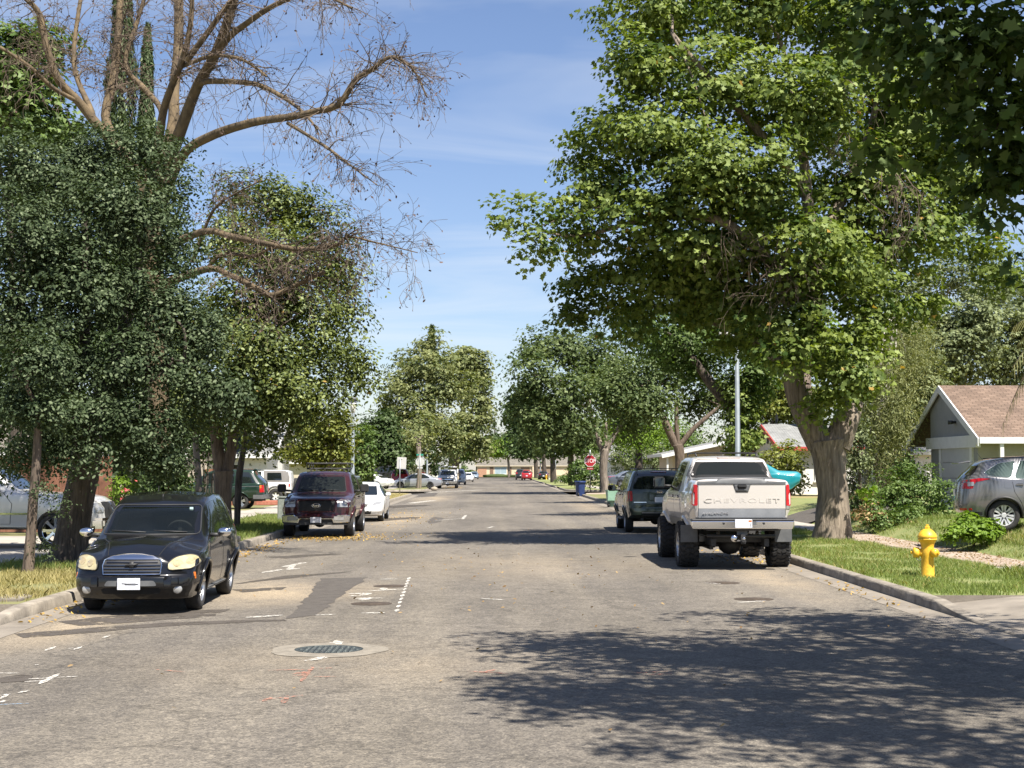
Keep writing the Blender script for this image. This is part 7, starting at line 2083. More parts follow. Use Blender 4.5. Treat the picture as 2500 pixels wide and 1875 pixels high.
# ---------------------------------------------------------------- plainer builder for the rest
def sedan(label, loc, rz, paintm, L=4.8, W=1.82, H=1.45, kind='sedan', detail=1, rimR=.21, rad=.325, rim=None, style=5, group=None, name='parked_car', cat='car', two=False, lampm=None):
    h = H / 1.45
    if kind == 'sedan':
        zt = [(0, .66), (.1, .72), (.4, .80), (1.1, .93 * h), (1.25, .96 * h), (1.95, 1.34 * h), (2.3, 1.43 * h), (2.7, 1.45 * h), (3.2, 1.42 * h), (3.45, 1.36 * h), (4.05, 1.08 * h), (4.2, 1.05 * h), (4.7, 1.0 * h), (4.8, .96 * h)]
        zsh = [(0, .58), (.6, .76), (1.3, .90 * h), (3.9, .97 * h), (4.8, .88 * h)]
        ws_ = [(0, .84), (.2, .93), (.6, .99), (4.2, .99), (4.6, .93), (4.8, .86)]; wr_ = [(0, .62), (1.2, .78), (1.95, .68), (2.6, .64), (3.3, .63), (4.1, .74), (4.8, .70)]
        side = [[(1.55, .93 * h), (2.02, 1.29 * h), (2.55, 1.37 * h), (2.60, .945 * h)], [(2.68, .945 * h), (2.63, 1.37 * h), (3.15, 1.35 * h), (3.62, 1.10 * h), (3.66, .98 * h)]]
        fr = ([(-.62, .97 * h), (.62, .97 * h), (.53, 1.36 * h), (-.53, 1.36 * h)]); re = [(-.58, 1.08 * h), (.58, 1.08 * h), (.50, 1.37 * h), (-.50, 1.37 * h)]
        fp = [(.2, .12), (.4, .0), (.55, .02), (.7, .14), (.9, .3)]; rp = [(.3, .08), (.55, 0), (.9, .04), (1.0, .08)]; wh = (.95, .95 + .575 * L, rad, .215, .03); zb_ = [(0, .24), (.5, .20), (4.3, .22), (4.8, .34)]
        hl = [(.46, .60), (.74, .64), (.84, .70), (.80, .76), (.56, .72)]; tl = [(.45, .84 * h), (.82, .86 * h), (.80, .98 * h), (.5, .97 * h)]
    else:   # suv / hatch
        zt = [(0, .86), (.1, .92), (.4, .98), (1.1, 1.07 * h), (1.25, 1.10 * h), (1.85, 1.42 * h), (2.2, 1.54 * h), (2.8, 1.60 * h), (3.8, 1.58 * h), (4.4, 1.52 * h), (4.8, 1.38 * h)]
        zsh = [(0, .74), (.6, .90), (1.3, 1.02 * h), (4.0, 1.12 * h), (4.8, 1.12 * h)]
        ws_ = [(0, .88), (.2, .95), (.6, 1), (4.4, .99), (4.8, .90)]; wr_ = [(0, .68), (1.2, .80), (1.9, .71), (2.8, .68), (4.2, .66), (4.8, .60)]
        side = [[(1.62, 1.07 * h), (2.05, 1.42 * h), (2.6, 1.51 * h), (2.64, 1.09 * h)], [(2.72, 1.09 * h), (2.68, 1.51 * h), (3.3, 1.51 * h), (3.5, 1.13 * h)], [(3.6, 1.15 * h), (3.42, 1.51 * h), (4.2, 1.46 * h), (4.45, 1.22 * h)]]
        fr = [(-.66, 1.11 * h), (.66, 1.11 * h), (.55, 1.49 * h), (-.55, 1.49 * h)]; re = [(-.62, 1.14 * h), (.62, 1.14 * h), (.52, 1.48 * h), (-.52, 1.48 * h)]
        fp = [(.3, .1), (.5, 0), (.7, .02), (.95, .16)]; rp = [(.35, .06), (.6, 0), (.8, .03), (1.1, .08), (1.4, .30), (1.6, .45)]; wh = (.92, .92 + .59 * L, rad, .225, .03); zb_ = [(0, .30), (.5, .26), (4.3, .28), (4.8, .38)]
        hl = [(.5, .76), (.84, .80), (.84, .90), (.56, .88)]; tl = [(.58, .92 * h), (.82, .92 * h), (.78, 1.1 * h), (.62, 1.1 * h)]
    k = L / 4.8; sc = lambda t: [(a * k, b) for a, b in t]
    kw = W / 1.82; sx = lambda p: [(x * kw, z) for x, z in p]
    c = Car(name, label, cat, loc, rz, L, W, paintm, sc(zt), sc(zsh), sc(zb_), sc(ws_), sc(wr_), fp, rp, wh, kf=.3, kr=.16, group=group, ny=60, flare=.02)
    c.front('windscreen', rpoly(sx(fr), .05), M_DGLASS, .006); c.rear('rear_window', rpoly(sx(re), .05), M_DGLASS, .006)
    for p in side: c.side('side_window', rpoly(sc(p), .05), M_DGLASS, .006)
    c.pair('headlight', rpoly(sx(hl), .03), 'front', lampm or M_CLEAR, .012); c.pair('tail_light', rpoly(sx(tl), .03), 'rear', M_RED, .012)
    if detail:
        lo = side[0][0][1]
        d1 = [(side[0][0][0] - .12, .32), (side[0][0][0] - .16, .66), (side[0][0][0] - .02, lo - .02), (side[0][3][0] + .02, lo), (side[0][3][0] + .02, .32)]
        d2 = [(side[1][0][0] - .02, .32), (side[1][0][0] - .02, lo), (side[1][-1][0] + .04, lo + .02), (side[1][-1][0] - .12, .62), (side[1][-1][0] - .26, .36)]
        c.door(sc(d1), ((side[0][3][0] - .12) * k, lo - .11)); c.door(sc(d2), ((side[1][-1][0] - .12) * k, lo - .09))
        c.front('lower_grille', rpoly([(-.45, .28), (.45, .28), (.48, .42), (-.48, .42)], .04), M_BLACKP, .006)
        c.front('grille', rpoly([(-.32, .56 if kind == 'sedan' else .62), (.32, .56 if kind == 'sedan' else .62), (.36, .66 if kind == 'sedan' else .80), (-.36, .66 if kind == 'sedan' else .80)], .03), M_BLACKP, .008)
        c.mirror(side[0][0][0] * k + .1, lo + .03, (.19, .12, .13), None, .10)
        plate(c, 0, .44 if kind == 'sedan' else .5, where='front'); plate(c, 0, .62 if kind == 'sedan' else .8, where='rear')
    c.add_wheels(rimR, style, rim or M_ALLOY, .10)
    return c


P_WHITE = paint('white_paint', (0.74, 0.74, 0.73), 0.0, 0.3, 0.04)
P_SILVER = paint('silver_paint', (0.40, 0.42, 0.46), 0.5, 0.32, 0.04)
P_SLATE = paint('slate_paint', (0.17, 0.195, 0.24), 0.45, 0.3, 0.05)
P_REDP = paint('red_paint', (0.32, 0.018, 0.024), 0.1, 0.28, 0.05)
P_DKP = paint('charcoal_paint', (0.020, 0.021, 0.024), 0.2, 0.3, 0.06)
P_BLUE = paint('pale_blue_paint', (0.22, 0.29, 0.36), 0.4, 0.32, 0.05)
P_TURQ = paint('turquoise_paint', (0.010, 0.21, 0.26), 0.0, 0.4, 0.02)

sedan('white four door saloon parked behind the maroon pickup', (-5.12, 56.0 + 2.4, 0), R(0.5), P_WHITE)
sedan('silver blue saloon standing side on beyond the left crossing', (-7.6, 143.6, 0.1), -PI / 2, P_SILVER, L=4.85, H=1.46, rim=M_RIMD)
c = sedan('white two door car half hidden behind the dense green bush', (-11.6, 138.6, 0.15), -PI / 2 - .45, P_WHITE, L=4.5, H=1.33)
sedan('white saloon parked far down on the left, in front of the pale blue one', (-4.45, 232, 0), 0, P_WHITE, detail=1)
sedan('pale blue saloon, farthest of the cars parked on the left', (-4.4, 292, 0), 0, P_BLUE, detail=1)
sedan('white car with dark windows just behind the white work truck', (-4.75, 190, 0), 0, P_WHITE, kind='suv', H=1.75, L=4.9)
sedan('small red hatchback parked far down on the right', (5.05, 258, 0), PI, P_REDP, kind='suv', L=4.2, H=1.62)
sedan('black car parked just in front of the far red hatchback', (4.3, 276, 0), PI, P_DKP, kind='suv', L=4.8, H=1.75)
sedan('dark car on the drive right of the far red hatchback', (8.0, 262, 0.15), PI, P_DKP, L=4.6)
sedan('blue grey saloon on the right hand drive beyond the stop sign', (12.2, 134.0, 0.352), PI / 2, P_SLATE, L=4.9, H=1.46)
sedan('white car behind the hedge on the far right corner', (12.2, 205.0, 0.2), PI / 2, P_WHITE, L=4.5, H=1.46, detail=0)
sedan('black van behind the white two door car on the left', (-12.5, 168.0, 0.15), -PI / 2, P_DKP, kind='suv', L=5.0, H=2.0, detail=1)
sedan('red car beside the black van behind the silver blue saloon', (-9.9, 157.0, 0.15), PI, P_REDP, kind='suv', L=4.3, H=1.65)

# grey hatchback on the right hand drive
P_GUN = paint('gunmetal_paint', (0.19, 0.19, 0.20), 0.5, 0.26, 0.04)
c = Car('parked_car', 'grey hatchback parked side on before the brown roofed garage at the right edge', 'car', (10.42 + 2.26, 34.2, 0.58), PI / 2 - R(9), 4.52, 1.84, P_GUN,
        zt=[(0, .86), (.1, .93), (.4, 1.0), (1.0, 1.08), (1.15, 1.12), (1.85, 1.48), (2.15, 1.60), (2.6, 1.665), (3.4, 1.64), (4.05, 1.55), (4.3, 1.50), (4.52, 1.30)], zsh=[(0, .74), (.6, .92), (1.2, 1.04), (2.5, 1.09), (4.0, 1.20), (4.52, 1.16)],
        zb=[(0, .28), (.5, .26), (4.1, .28), (4.52, .38)], ws=[(0, .88), (.2, .95), (.6, 1), (4.0, 1.0), (4.3, .96), (4.52, .88)], wr=[(0, .66), (1.1, .80), (1.9, .71), (2.6, .68), (4.0, .66), (4.52, .58)],
        fprof=[(.3, .1), (.5, 0), (.7, .02), (.95, .18)], rprof=[(.3, .05), (.55, .0), (.85, .03), (1.1, .07), (1.3, .24), (1.6, .42)], wheels=(.90, 3.59, .345, .225, .03), kf=.3, kr=.24, flare=.035, ny=90)
c.front('windscreen', rpoly([(-.66, 1.13), (.66, 1.13), (.55, 1.54), (-.55, 1.54)], .06), M_DGLASS)
for pl in ([(1.55, 1.09), (1.98, 1.45), (2.52, 1.565), (2.58, 1.12)], [(2.64, 1.12), (2.58, 1.57), (3.2, 1.555), (3.36, 1.16)], [(3.44, 1.17), (3.30, 1.55), (3.66, 1.50), (4.0, 1.30), (3.92, 1.22)]):
    c.side('side_window', rpoly(pl, .05), glassmat('green_glass', (.10, .14, .13), .35), .005)
    for sg in (1, -1): c.ring('window_trim', rpoly(pl, .05), 'side', sg, M_CHROME, .012, .006)
c.rear('rear_window', rpoly([(-.66, 1.16), (.66, 1.16), (.56, 1.47), (-.56, 1.47)], .06), M_DGLASS)
b = MB(); b.prism([(4.18 - 2.26, 1.535), (4.50 - 2.26, 1.485), (4.52 - 2.26, 1.50), (4.3 - 2.26, 1.555)], -.56, .56, 'X', 0); b.build('spoiler', P_GUN, c.root, bevel=.01)
for sg in (1, -1):
    t = c.patch('tail_light', rpoly([(3.86, 1.155), (4.18, 1.08), (4.30, .93), (4.46, .94), (4.50, 1.03), (4.38, 1.12), (4.1, 1.17)], .03), 'side', sg, M_RED, .008)
    c.patch('reverse_light', rpoly([(4.22, 1.0), (4.42, .975), (4.46, 1.03), (4.34, 1.075), (4.22, 1.085)], .02), 'side', sg, M_CLEAR, .014, parent=t)
    c.patch('tail_light', rpoly([(.55 * sg, .93), (.84 * sg, .93), (.84 * sg, 1.08), (.6 * sg, 1.06)], .03), 'rear', 1, M_RED, .008)
    c.patch('fuel_flap', rpoly([(3.42, .95), (3.58, .95), (3.58, 1.1), (3.42, 1.1)], .03), 'side', sg, P_GUN, .004)
    c.patch('reflector', rpoly([(.5 * sg, .44), (.80 * sg, .45), (.80 * sg, .50), (.5 * sg, .49)], .01), 'rear', 1, M_RED, .008)
    c.patch('bumper_trim', [(4.05, .30), (4.5, .34), (4.5, .42), (4.05, .42)], 'side', sg, M_BLACKP, .006)
plate(c, 0, .84, .3, .15, 'rear')
c.door([(1.42, .40), (1.38, .72), (1.52, 1.06), (2.60, 1.10), (2.60, .40)], (2.44, .97)); c.door([(2.63, .40), (2.63, 1.10), (3.42, 1.15), (3.36, .86), (3.22, .64), (3.15, .42)], (3.26, 1.02))
c.side('sill_trim', [(1.4, .28), (3.1, .28), (3.1, .39), (1.4, .39)], M_BLACKP, .012)
c.mirror(1.6, 1.10, (.2, .13, .15)); q = c.surf('top', 0, 3.9); b = MB(); b.tube([q, q + Vector((0, .12, .16))], .005, 5); b.build('aerial', M_BLACKP, c.root)
rk = MB()
for sx in (-1, 1): rk.tube([(sx * .60, 2.2 - 2.26, 1.60), (sx * .615, 2.5 - 2.26, 1.67), (sx * .60, 3.8 - 2.26, 1.61)], .012, 6)
rk.build('roof_rail', M_BLACKP, c.root)
c.add_wheels(.225, 7, mat('bright_alloy', (.62, .62, .61), .35, metal=.4), .075, twin=True)
arch_lips(c, M_BLACKP, .05, 1.16); c.axle()

# silver crew cab pickup on the left drive, nose to the street
c = Car('pickup_truck', 'silver pickup truck with chrome wheels on the left drive behind the oak trunk', 'pickup truck', (-8.95 - 2.9, 35.4, 0.16), PI / 2, 5.8, 2.0, paint('bright_silver_paint', (.60, .59, .57), .2, .32, .04),
        zt=[(0, 1.06), (.12, 1.14), (.5, 1.20), (1.6, 1.27), (1.9, 1.30), (2.5, 1.82), (2.8, 1.93), (3.2, 1.96), (3.9, 1.94), (4.15, 1.86), (4.2, 1.3), (5.8, 1.28)], zsh=[(0, .92), (.6, 1.08), (1.5, 1.2), (5.8, 1.22)], zb=[(0, .45), (.5, .42), (5.8, .5)],
        ws=[(0, .92), (.25, .97), (.6, 1), (5.8, .97)], wr=[(0, .82), (1.8, .84), (2.5, .76), (3.2, .73), (4.1, .73), (4.25, .92), (5.8, .92)], fprof=[(.4, .06), (.6, 0), (.9, .02), (1.1, .14)], rprof=[(.5, 0), (1.3, .02)], wheels=(1.02, 4.6, .40, .27, .02), kf=.22, kr=.03, flare=.04, arch=1.16)
c.front('windscreen', rpoly([(-.72, 1.33), (.72, 1.33), (.60, 1.85), (-.60, 1.85)], .06), M_DGLASS)
for pl in ([(2.25, 1.27), (2.66, 1.79), (3.25, 1.86), (3.25, 1.28)], [(3.3, 1.28), (3.3, 1.86), (4.0, 1.84), (4.05, 1.29)]): c.side('side_window', rpoly(pl, .05), M_DGLASS, .005)
c.door([(2.05, .55), (2.0, 1.0), (2.2, 1.25), (3.27, 1.26), (3.27, .55)], (3.1, 1.12)); c.door([(3.3, .55), (3.3, 1.26), (4.1, 1.27), (4.1, .55)], (3.45, 1.12))
c.side('side_moulding', [(1.5, .76), (4.1, .76), (4.1, .80), (1.5, .80)], M_CHROME, .012)
c.pair('headlight', rpoly([(.56, .80), (.94, .80), (.96, .98), (.90, 1.02), (.60, 1.02)], .05), 'front', M_CLEAR, .014)
c.front('grille', rpoly([(-.5, .68), (.5, .68), (.54, 1.04), (-.54, 1.04)], .04), M_BLACKP, .012); c.front('grille_bar', rpoly([(-.04, .68), (.04, .68), (.04, 1.04), (-.04, 1.04)], .01), M_CHROME, .02)
fb = MB(); fb.box((0, -2.9 + .05, .56), (1.96, .28, .24), 0, ch=.06); fb.build('front_bumper', M_CHROME, c.root)
c.mirror(2.35, 1.30, (.24, .14, .22), None, .16)
c.add_wheels(.285, 8, M_CHROME, .075); c.axle()

# dark green off-roader side on, and the white open off-roader behind it
P_BRG = paint('racing_green_paint', (0.008, 0.028, 0.020), 0.1, 0.3, 0.05)
c = Car('parked_car', 'dark green off road car side on beyond the left trees, orange and red lamp', 'car', (-10.45 - 2.35, 69.5, 0.12), -PI / 2, 4.71, 1.89, P_BRG,
        zt=[(0, 1.05), (.1, 1.1), (.5, 1.14), (1.3, 1.18), (1.4, 1.21), (2.0, 1.66), (2.25, 1.76), (2.6, 1.82), (4.1, 1.80), (4.3, 1.74), (4.71, 1.32)], zsh=[(0, .95), (.6, 1.05), (1.3, 1.13), (4.71, 1.16)], zb=[(0, .45), (.5, .42), (4.71, .5)],
        ws=[(0, .92), (.2, .97), (.6, 1), (4.4, .99), (4.71, .93)], wr=[(0, .8), (1.35, .84), (2.0, .77), (2.6, .74), (4.2, .73), (4.71, .72)], fprof=[(.4, .05), (.6, 0), (1.1, .06)], rprof=[(.45, .05), (.62, 0), (.72, .06), (1.2, .10), (1.5, .28), (1.8, .5)], wheels=(.85, 3.59, .36, .235, .03), kf=.14, kr=.1, flare=.03)
for pl in ([(1.72, 1.18), (2.1, 1.62), (2.62, 1.70), (2.62, 1.18)], [(2.68, 1.18), (2.68, 1.70), (3.3, 1.70), (3.3, 1.18)], [(3.36, 1.18), (3.36, 1.70), (3.95, 1.68), (4.25, 1.2)]): c.side('side_window', rpoly(pl, .04), M_DGLASS, .005)
c.side('rear_pillar_trim', [(4.02, 1.66), (4.14, 1.62), (4.42, 1.2), (4.30, 1.2)], M_GREYP, .006)
c.front('windscreen', rpoly([(-.7, 1.22), (.7, 1.22), (.6, 1.68), (-.6, 1.68)], .05), M_DGLASS); c.rear('rear_window', rpoly([(-.66, 1.2), (.66, 1.2), (.58, 1.66), (-.58, 1.66)], .05), M_DGLASS)
b = MB(); b.prism([(4.1 - 2.355, 1.80), (4.42 - 2.355, 1.73), (4.44 - 2.355, 1.765), (4.2 - 2.355, 1.84)], -.62, .62, 'X', 0); b.build('spoiler', P_BRG, c.root, bevel=.01)
for sg in (1, -1):
    t = c.patch('tail_light', [(4.46, .78), (4.62, .78), (4.60, .96), (4.46, .96)], 'side', sg, M_RED, .012); c.patch('indicator_light', [(4.46, .965), (4.60, .965), (4.58, 1.1), (4.46, 1.1)], 'side', sg, M_AMBER, .012)
    c.patch('tail_light', [(.66 * sg, .78), (.88 * sg, .78), (.86 * sg, 1.1), (.66 * sg, 1.1)], 'rear', 1, M_RED, .012)
b = MB(); b.box((0, 2.355 - .03, .57), (1.86, .24, .22), 0, ch=.04)
for sx in (-1, 1): b.box((sx * .93, 4.42 - 2.355, .57), (.04, .5, .20), 0, ch=.015)
b.build('rear_bumper', M_GREYP, c.root)
c.side('waist_line', [(.3, 1.02), (4.5, 1.04), (4.5, 1.055), (.3, 1.035)], M_STEEL, .008)
c.door([(1.55, .52), (1.52, .95), (1.7, 1.15), (2.64, 1.155), (2.64, .52)], (2.5, 1.08)); c.door([(2.67, .52), (2.67, 1.155), (3.33, 1.16), (3.28, .8), (3.15, .6), (3.1, .52)], (3.2, 1.08))
c.mirror(1.75, 1.18); c.add_wheels(.23, 5, M_ALLOY, .09, twin=True); arch_lips(c, P_BRG, .05, 1.15); c.axle()

jx, jy = -12.0, 82.5
c = Car('parked_car', 'white open backed off road car with grey soft top behind the dark green one', 'car', (jx - 1.0, jy, 0.13), -PI / 2, 3.9, 1.68, P_WHITE,
        zt=[(0, 1.0), (.1, 1.04), (1.1, 1.10), (1.25, 1.14), (1.42, 1.72), (1.55, 1.78), (3.7, 1.76), (3.9, 1.70)], zsh=[(0, .92), (1.2, 1.06), (3.9, 1.08)], zb=[(0, .5), (3.9, .52)], ws=[(0, .7), (.6, .78), (1.2, .95), (1.5, 1), (3.9, .99)], wr=[(0, .6), (1.1, .7), (1.42, .80), (1.6, .82), (3.9, .80)],
        fprof=[(.5, 0), (1.1, .02)], rprof=[(.5, 0), (1.1, .02), (1.75, .12)], wheels=(.65, 3.08, .37, .23, -.02), kf=.03, kr=.03, flare=.0, ny=60)
M_SOFT = mat('soft_top', (.16, .155, .15), .9, col2=(.21, .2, .19), vscale=4)
c.side('soft_top', [(2.45, 1.12), (2.40, 1.74), (3.85, 1.72), (3.88, 1.12)], M_SOFT, .008); c.side('side_window', rpoly([(2.62, 1.22), (2.60, 1.62), (3.35, 1.62), (3.4, 1.22)], .05), M_DGLASS, .016)
c.side('side_window', rpoly([(1.62, 1.15), (1.68, 1.68), (2.28, 1.68), (2.3, 1.15)], .03), M_DGLASS, .008)
b = MB()
for sx in (-1, 1):
    for yy in (.65, 3.08):
        pts = [(sx * .80, yy - 1.95 + .52 * math.cos(R(a)), .42 + .46 * math.sin(R(a))) for a in range(-5, 186, 19)]
        b.tube(pts, .06, 6)
b.build('wheel_arch', M_GREYP, c.root)
for sg in (1, -1): c.patch('tail_light', [(3.78, .88), (3.9, .88), (3.9, 1.04), (3.78, 1.04)], 'side', sg, M_RED, .02)
c.patch('door', [(1.55, .6), (1.52, 1.06), (2.36, 1.07), (2.34, .6)], 'side', 1, P_WHITE, .006)
c.patch('door', [(1.55, .6), (1.52, 1.06), (2.36, 1.07), (2.34, .6)], 'side', -1, P_WHITE, .006)
c.front('windscreen', [(-.62, 1.16), (.62, 1.16), (.6, 1.64), (-.6, 1.64)], M_DGLASS)
b = MB(); b.tube([(0, 1.95 + .08, .98), (0, 1.95 + .26, .98)], .36, 20, 0); b.build('spare_wheel', M_RUB, c.root)
c.mirror(1.6, 1.14); c.add_wheels(.2, 5, mat('white_rim', (.6, .6, .58), .4), .12); c.axle()

# white work pickup with a ladder rack
c = Car('pickup_truck', 'white work pickup with roof rack facing the camera beyond the left crossing', 'pickup truck', (-4.98, 152.5 + 2.9, 0), 0, 5.8, 2.0, P_WHITE,
        zt=[(0, 1.08), (.1, 1.14), (.5, 1.2), (1.4, 1.26), (1.52, 1.3), (2.15, 1.78), (2.45, 1.88), (2.9, 1.9), (3.2, 1.86), (3.3, 1.55), (5.8, 1.5)], zsh=[(0, .98), (.6, 1.1), (1.5, 1.24), (5.8, 1.26)], zb=[(0, .5), (5.8, .55)], ws=[(0, .93), (.25, .97), (.6, 1), (5.8, .98)], wr=[(0, .82), (1.4, .86), (2.1, .78), (2.9, .74), (3.4, .92), (5.8, .92)],
        fprof=[(.4, .05), (.6, 0), (1.1, .06), (1.2, .15)], rprof=[(.5, 0), (1.5, 0)], wheels=(1.0, 4.5, .40, .26, .0), kf=.12, kr=.02, ny=60)
c.front('windscreen', rpoly([(-.74, 1.31), (.74, 1.31), (.62, 1.78), (-.62, 1.78)], .06), M_DGLASS); c.side('side_window', rpoly([(1.9, 1.28), (2.3, 1.74), (3.05, 1.8), (3.1, 1.28)], .05), M_DGLASS)
g = c.front('grille', rpoly([(-.6, .76), (.6, .76), (.62, 1.06), (-.62, 1.06)], .03), M_BLACKP, .01); c.front('grille_bar', [(-.6, .88), (.6, .88), (.6, .95), (-.6, .95)], M_CHROME, .018, parent=g)
c.pair('headlight', rpoly([(.66, .82), (.94, .82), (.94, 1.06), (.66, 1.06)], .02), 'front', M_CLEAR, .012)
fb = MB(); fb.box((0, -2.9 + .03, .60), (1.96, .22, .24), 0, ch=.05); fb.build('front_bumper', M_CHROME, c.root); b = MB(); b.box((0, -2.9 + .06, .45), (1.7, .15, .12), 0); b.build('air_dam', M_BLACKP, c.root); plate(c, 0, .52, where='front', off=.1)
rk = MB()
for yy in (2.2, 3.6, 5.6):
    for sx in (-1, 1): rk.tube([(sx * .95, yy - 2.9, 1.5 if yy > 3 else 1.3), (sx * .93, yy - 2.9, 2.15)], .03, 6)
    rk.tube([(-.98, yy - 2.9, 2.15), (.98, yy - 2.9, 2.15)], .035, 6)
for sx in (-1, 1): rk.tube([(sx * .93, 1.9 - 2.9, 2.17), (sx * .93, 5.7 - 2.9, 2.17)], .035, 6)
rk.box((0, 4.5 - 2.9, 2.22), (1.3, 2.4, .09), 0)
rk.build('ladder_rack', P_WHITE, c.root)
c.side('tool_box', [(3.6, .9), (5.6, .9), (5.6, 1.45), (3.6, 1.45)], paint('cream_paint', (.55, .46, .33), 0, .4, .05), .06)
c.mirror(2.0, 1.32, (.24, .14, .24), M_BLACKP, .18); c.add_wheels(.22, 6, M_ALLOY, .1); c.axle()

# turquoise pickup whose nose shows past the silver truck
c = Car('pickup_truck', 'turquoise pickup whose nose shows past the right side of the silver truck', 'pickup truck', (11.45, 70.0, 0.42), PI / 2, 5.0, 1.8, P_TURQ,
        zt=[(0, 1.32), (.1, 1.42), (1.0, 1.46), (1.12, 1.5), (1.85, 1.92), (2.2, 1.98), (3.2, 1.96), (3.3, 1.3), (5.0, 1.28)], zsh=[(0, 1.18), (1.2, 1.3), (5.0, 1.2)], zb=[(0, .85), (.35, .62), (.8, .5), (5.0, .5)], ws=[(0, .9), (.3, .97), (5.0, .97)], wr=[(0, .82), (1.1, .84), (1.8, .78), (3.2, .76), (3.35, .9), (5.0, .9)],
        fprof=[(.5, .35), (.9, .08), (1.2, .0), (1.45, .06)], rprof=[(.5, 0), (1.4, 0)], wheels=(.95, 3.9, .36, .22, .03), kf=.1, kr=.02, ny=60)
c.side('side_window', rpoly([(1.5, 1.46), (1.96, 1.86), (2.9, 1.88), (2.9, 1.46)], .05), M_DGLASS); c.front('windscreen', rpoly([(-.7, 1.52), (.7, 1.52), (.62, 1.88), (-.62, 1.88)], .05), M_DGLASS)
c.pair('headlight', rpoly([(.55, 1.05), (.8, 1.05), (.8, 1.25), (.55, 1.25)], .08), 'front', M_CLEAR, .012); c.front('grille', [(-.45, 1.0), (.45, 1.0), (.45, 1.25), (-.45, 1.25)], M_CHROME); c.add_wheels(.2, 6, M_CHROME, .1)
# ================================================================ street furniture
# ---------------------------------------------------------------- signs, lamps, bins, hydrants
M_GALV = mat('galvanised_steel', (.30, .315, .33), .5, metal=.55, col2=(.38, .39, .40), vscale=6); M_SIGNB = mat('sign_back', (.52, .52, .50), .5, metal=.25, col2=(.58, .58, .56), vscale=5); M_SIGNR = mat('stop_red', (.30, .012, .018), .45); M_POLE = mat('painted_pole', (.13, .155, .17), .55, metal=.2, col2=(.18, .205, .22), vscale=3)


def octo(r): return [(r * math.cos(PI / 8 + k * PI / 4), r * math.sin(PI / 8 + k * PI / 4)) for k in range(8)]


s = thing('stop_sign', 'red octagonal stop sign with a small plate below, facing the camera on the right corner', 'stop sign', (7.05, 114.6, .15))
b = MB(); b.tube([(0, 0, -.1), (0, 0, 2.95)], .035, 8); b.build('post', mat('dark_post', (.06, .06, .065), .6, metal=.3), s)
b = MB(); b.tube([(0, .02, 2.7), (0, .02, 3.25)], .05, 8); b.build('post_sleeve', M_GALV, s)
zc = 2.42; b = MB(); b.prism([(x, z + zc) for x, z in octo(.47)], -.055, -.045, 'Y'); so = b.build('sign_face', M_WHITE, s)
b = MB(); b.prism([(x, z + zc) for x, z in octo(.435)], -.059, -.0555, 'Y'); b.build('red_field', M_SIGNR, so)
text_mesh('lettering', 'STOP', .30, M_WHITE, so, (0, -.062, zc), FACE_NEG_Y, wide=.80, depth=.002, bold=.0)
b = MB(); b.box((0, -.05, 1.83), (.46, .01, .16), 0); pl_ = b.build('sub_plate', M_SIGNR, s)
text_mesh('lettering', 'ALL WAY', .07, M_WHITE, pl_, (0, -.057, 1.83), FACE_NEG_Y, wide=1.0, depth=.001)
q = P(1025, 1194, 139.0)
s = thing('stop_sign', 'grey octagonal sign back with a green street name blade on the far left corner', 'stop sign', (q.x, q.y, .15)); b = MB(); b.tube([(0, 0, -.1), (0, 0, 3.25)], .035, 8); b.build('post', M_GALV, s)
b = MB(); b.prism([(x, z + 2.45) for x, z in octo(.43)], .045, .06, 'Y'); b.build('sign_plate', M_SIGNB, s); b = MB(); b.box((0, .05, 1.92), (.5, .012, .16), 0); b.build('sub_plate', M_SIGNB, s)
b = MB(); b.box((0, 0, 3.1), (.62, .02, .16), 0); b.box((0, 0, 3.28), (.02, .6, .15), 0); b.build('street_name_blade', mat('street_green', (.03, .24, .17), .5), s)
q = P(976, 1211, 107.5)
s = thing('road_sign', 'grey back of a tall rectangular sign on the near left corner verge', 'road sign', (q.x, q.y, .15)); b = MB(); b.tube([(0, 0, -.1), (0, 0, 2.55)], .03, 8); b.build('post', M_GALV, s); b = MB(); b.prism(rpoly([(-.33, 1.82), (.33, 1.82), (.33, 2.64), (-.33, 2.64)], .05), .04, .05, 'Y'); b.blob((0, .03, 2.52), (.03, .03, .03)); o_ = b.build('sign_plate', M_SIGNB, s)
o_.rotation_euler = (0, R(3), 0)
q = P(1130, 1176, 218)
s = thing('road_sign', 'small pale sign on a post among the far left parked cars', 'road sign', (q.x - .6, q.y, .15)); b = MB(); b.tube([(0, 0, 0), (0, 0, 3.4)], .04, 6); b.build('post', M_GALV, s); b = MB(); b.prism(rpoly([(-.3, 1.9), (.3, 1.9), (.3, 2.5), (-.3, 2.5)], .05), -.06, -.045, 'Y'); b.build('sign_plate', M_SIGNB, s)


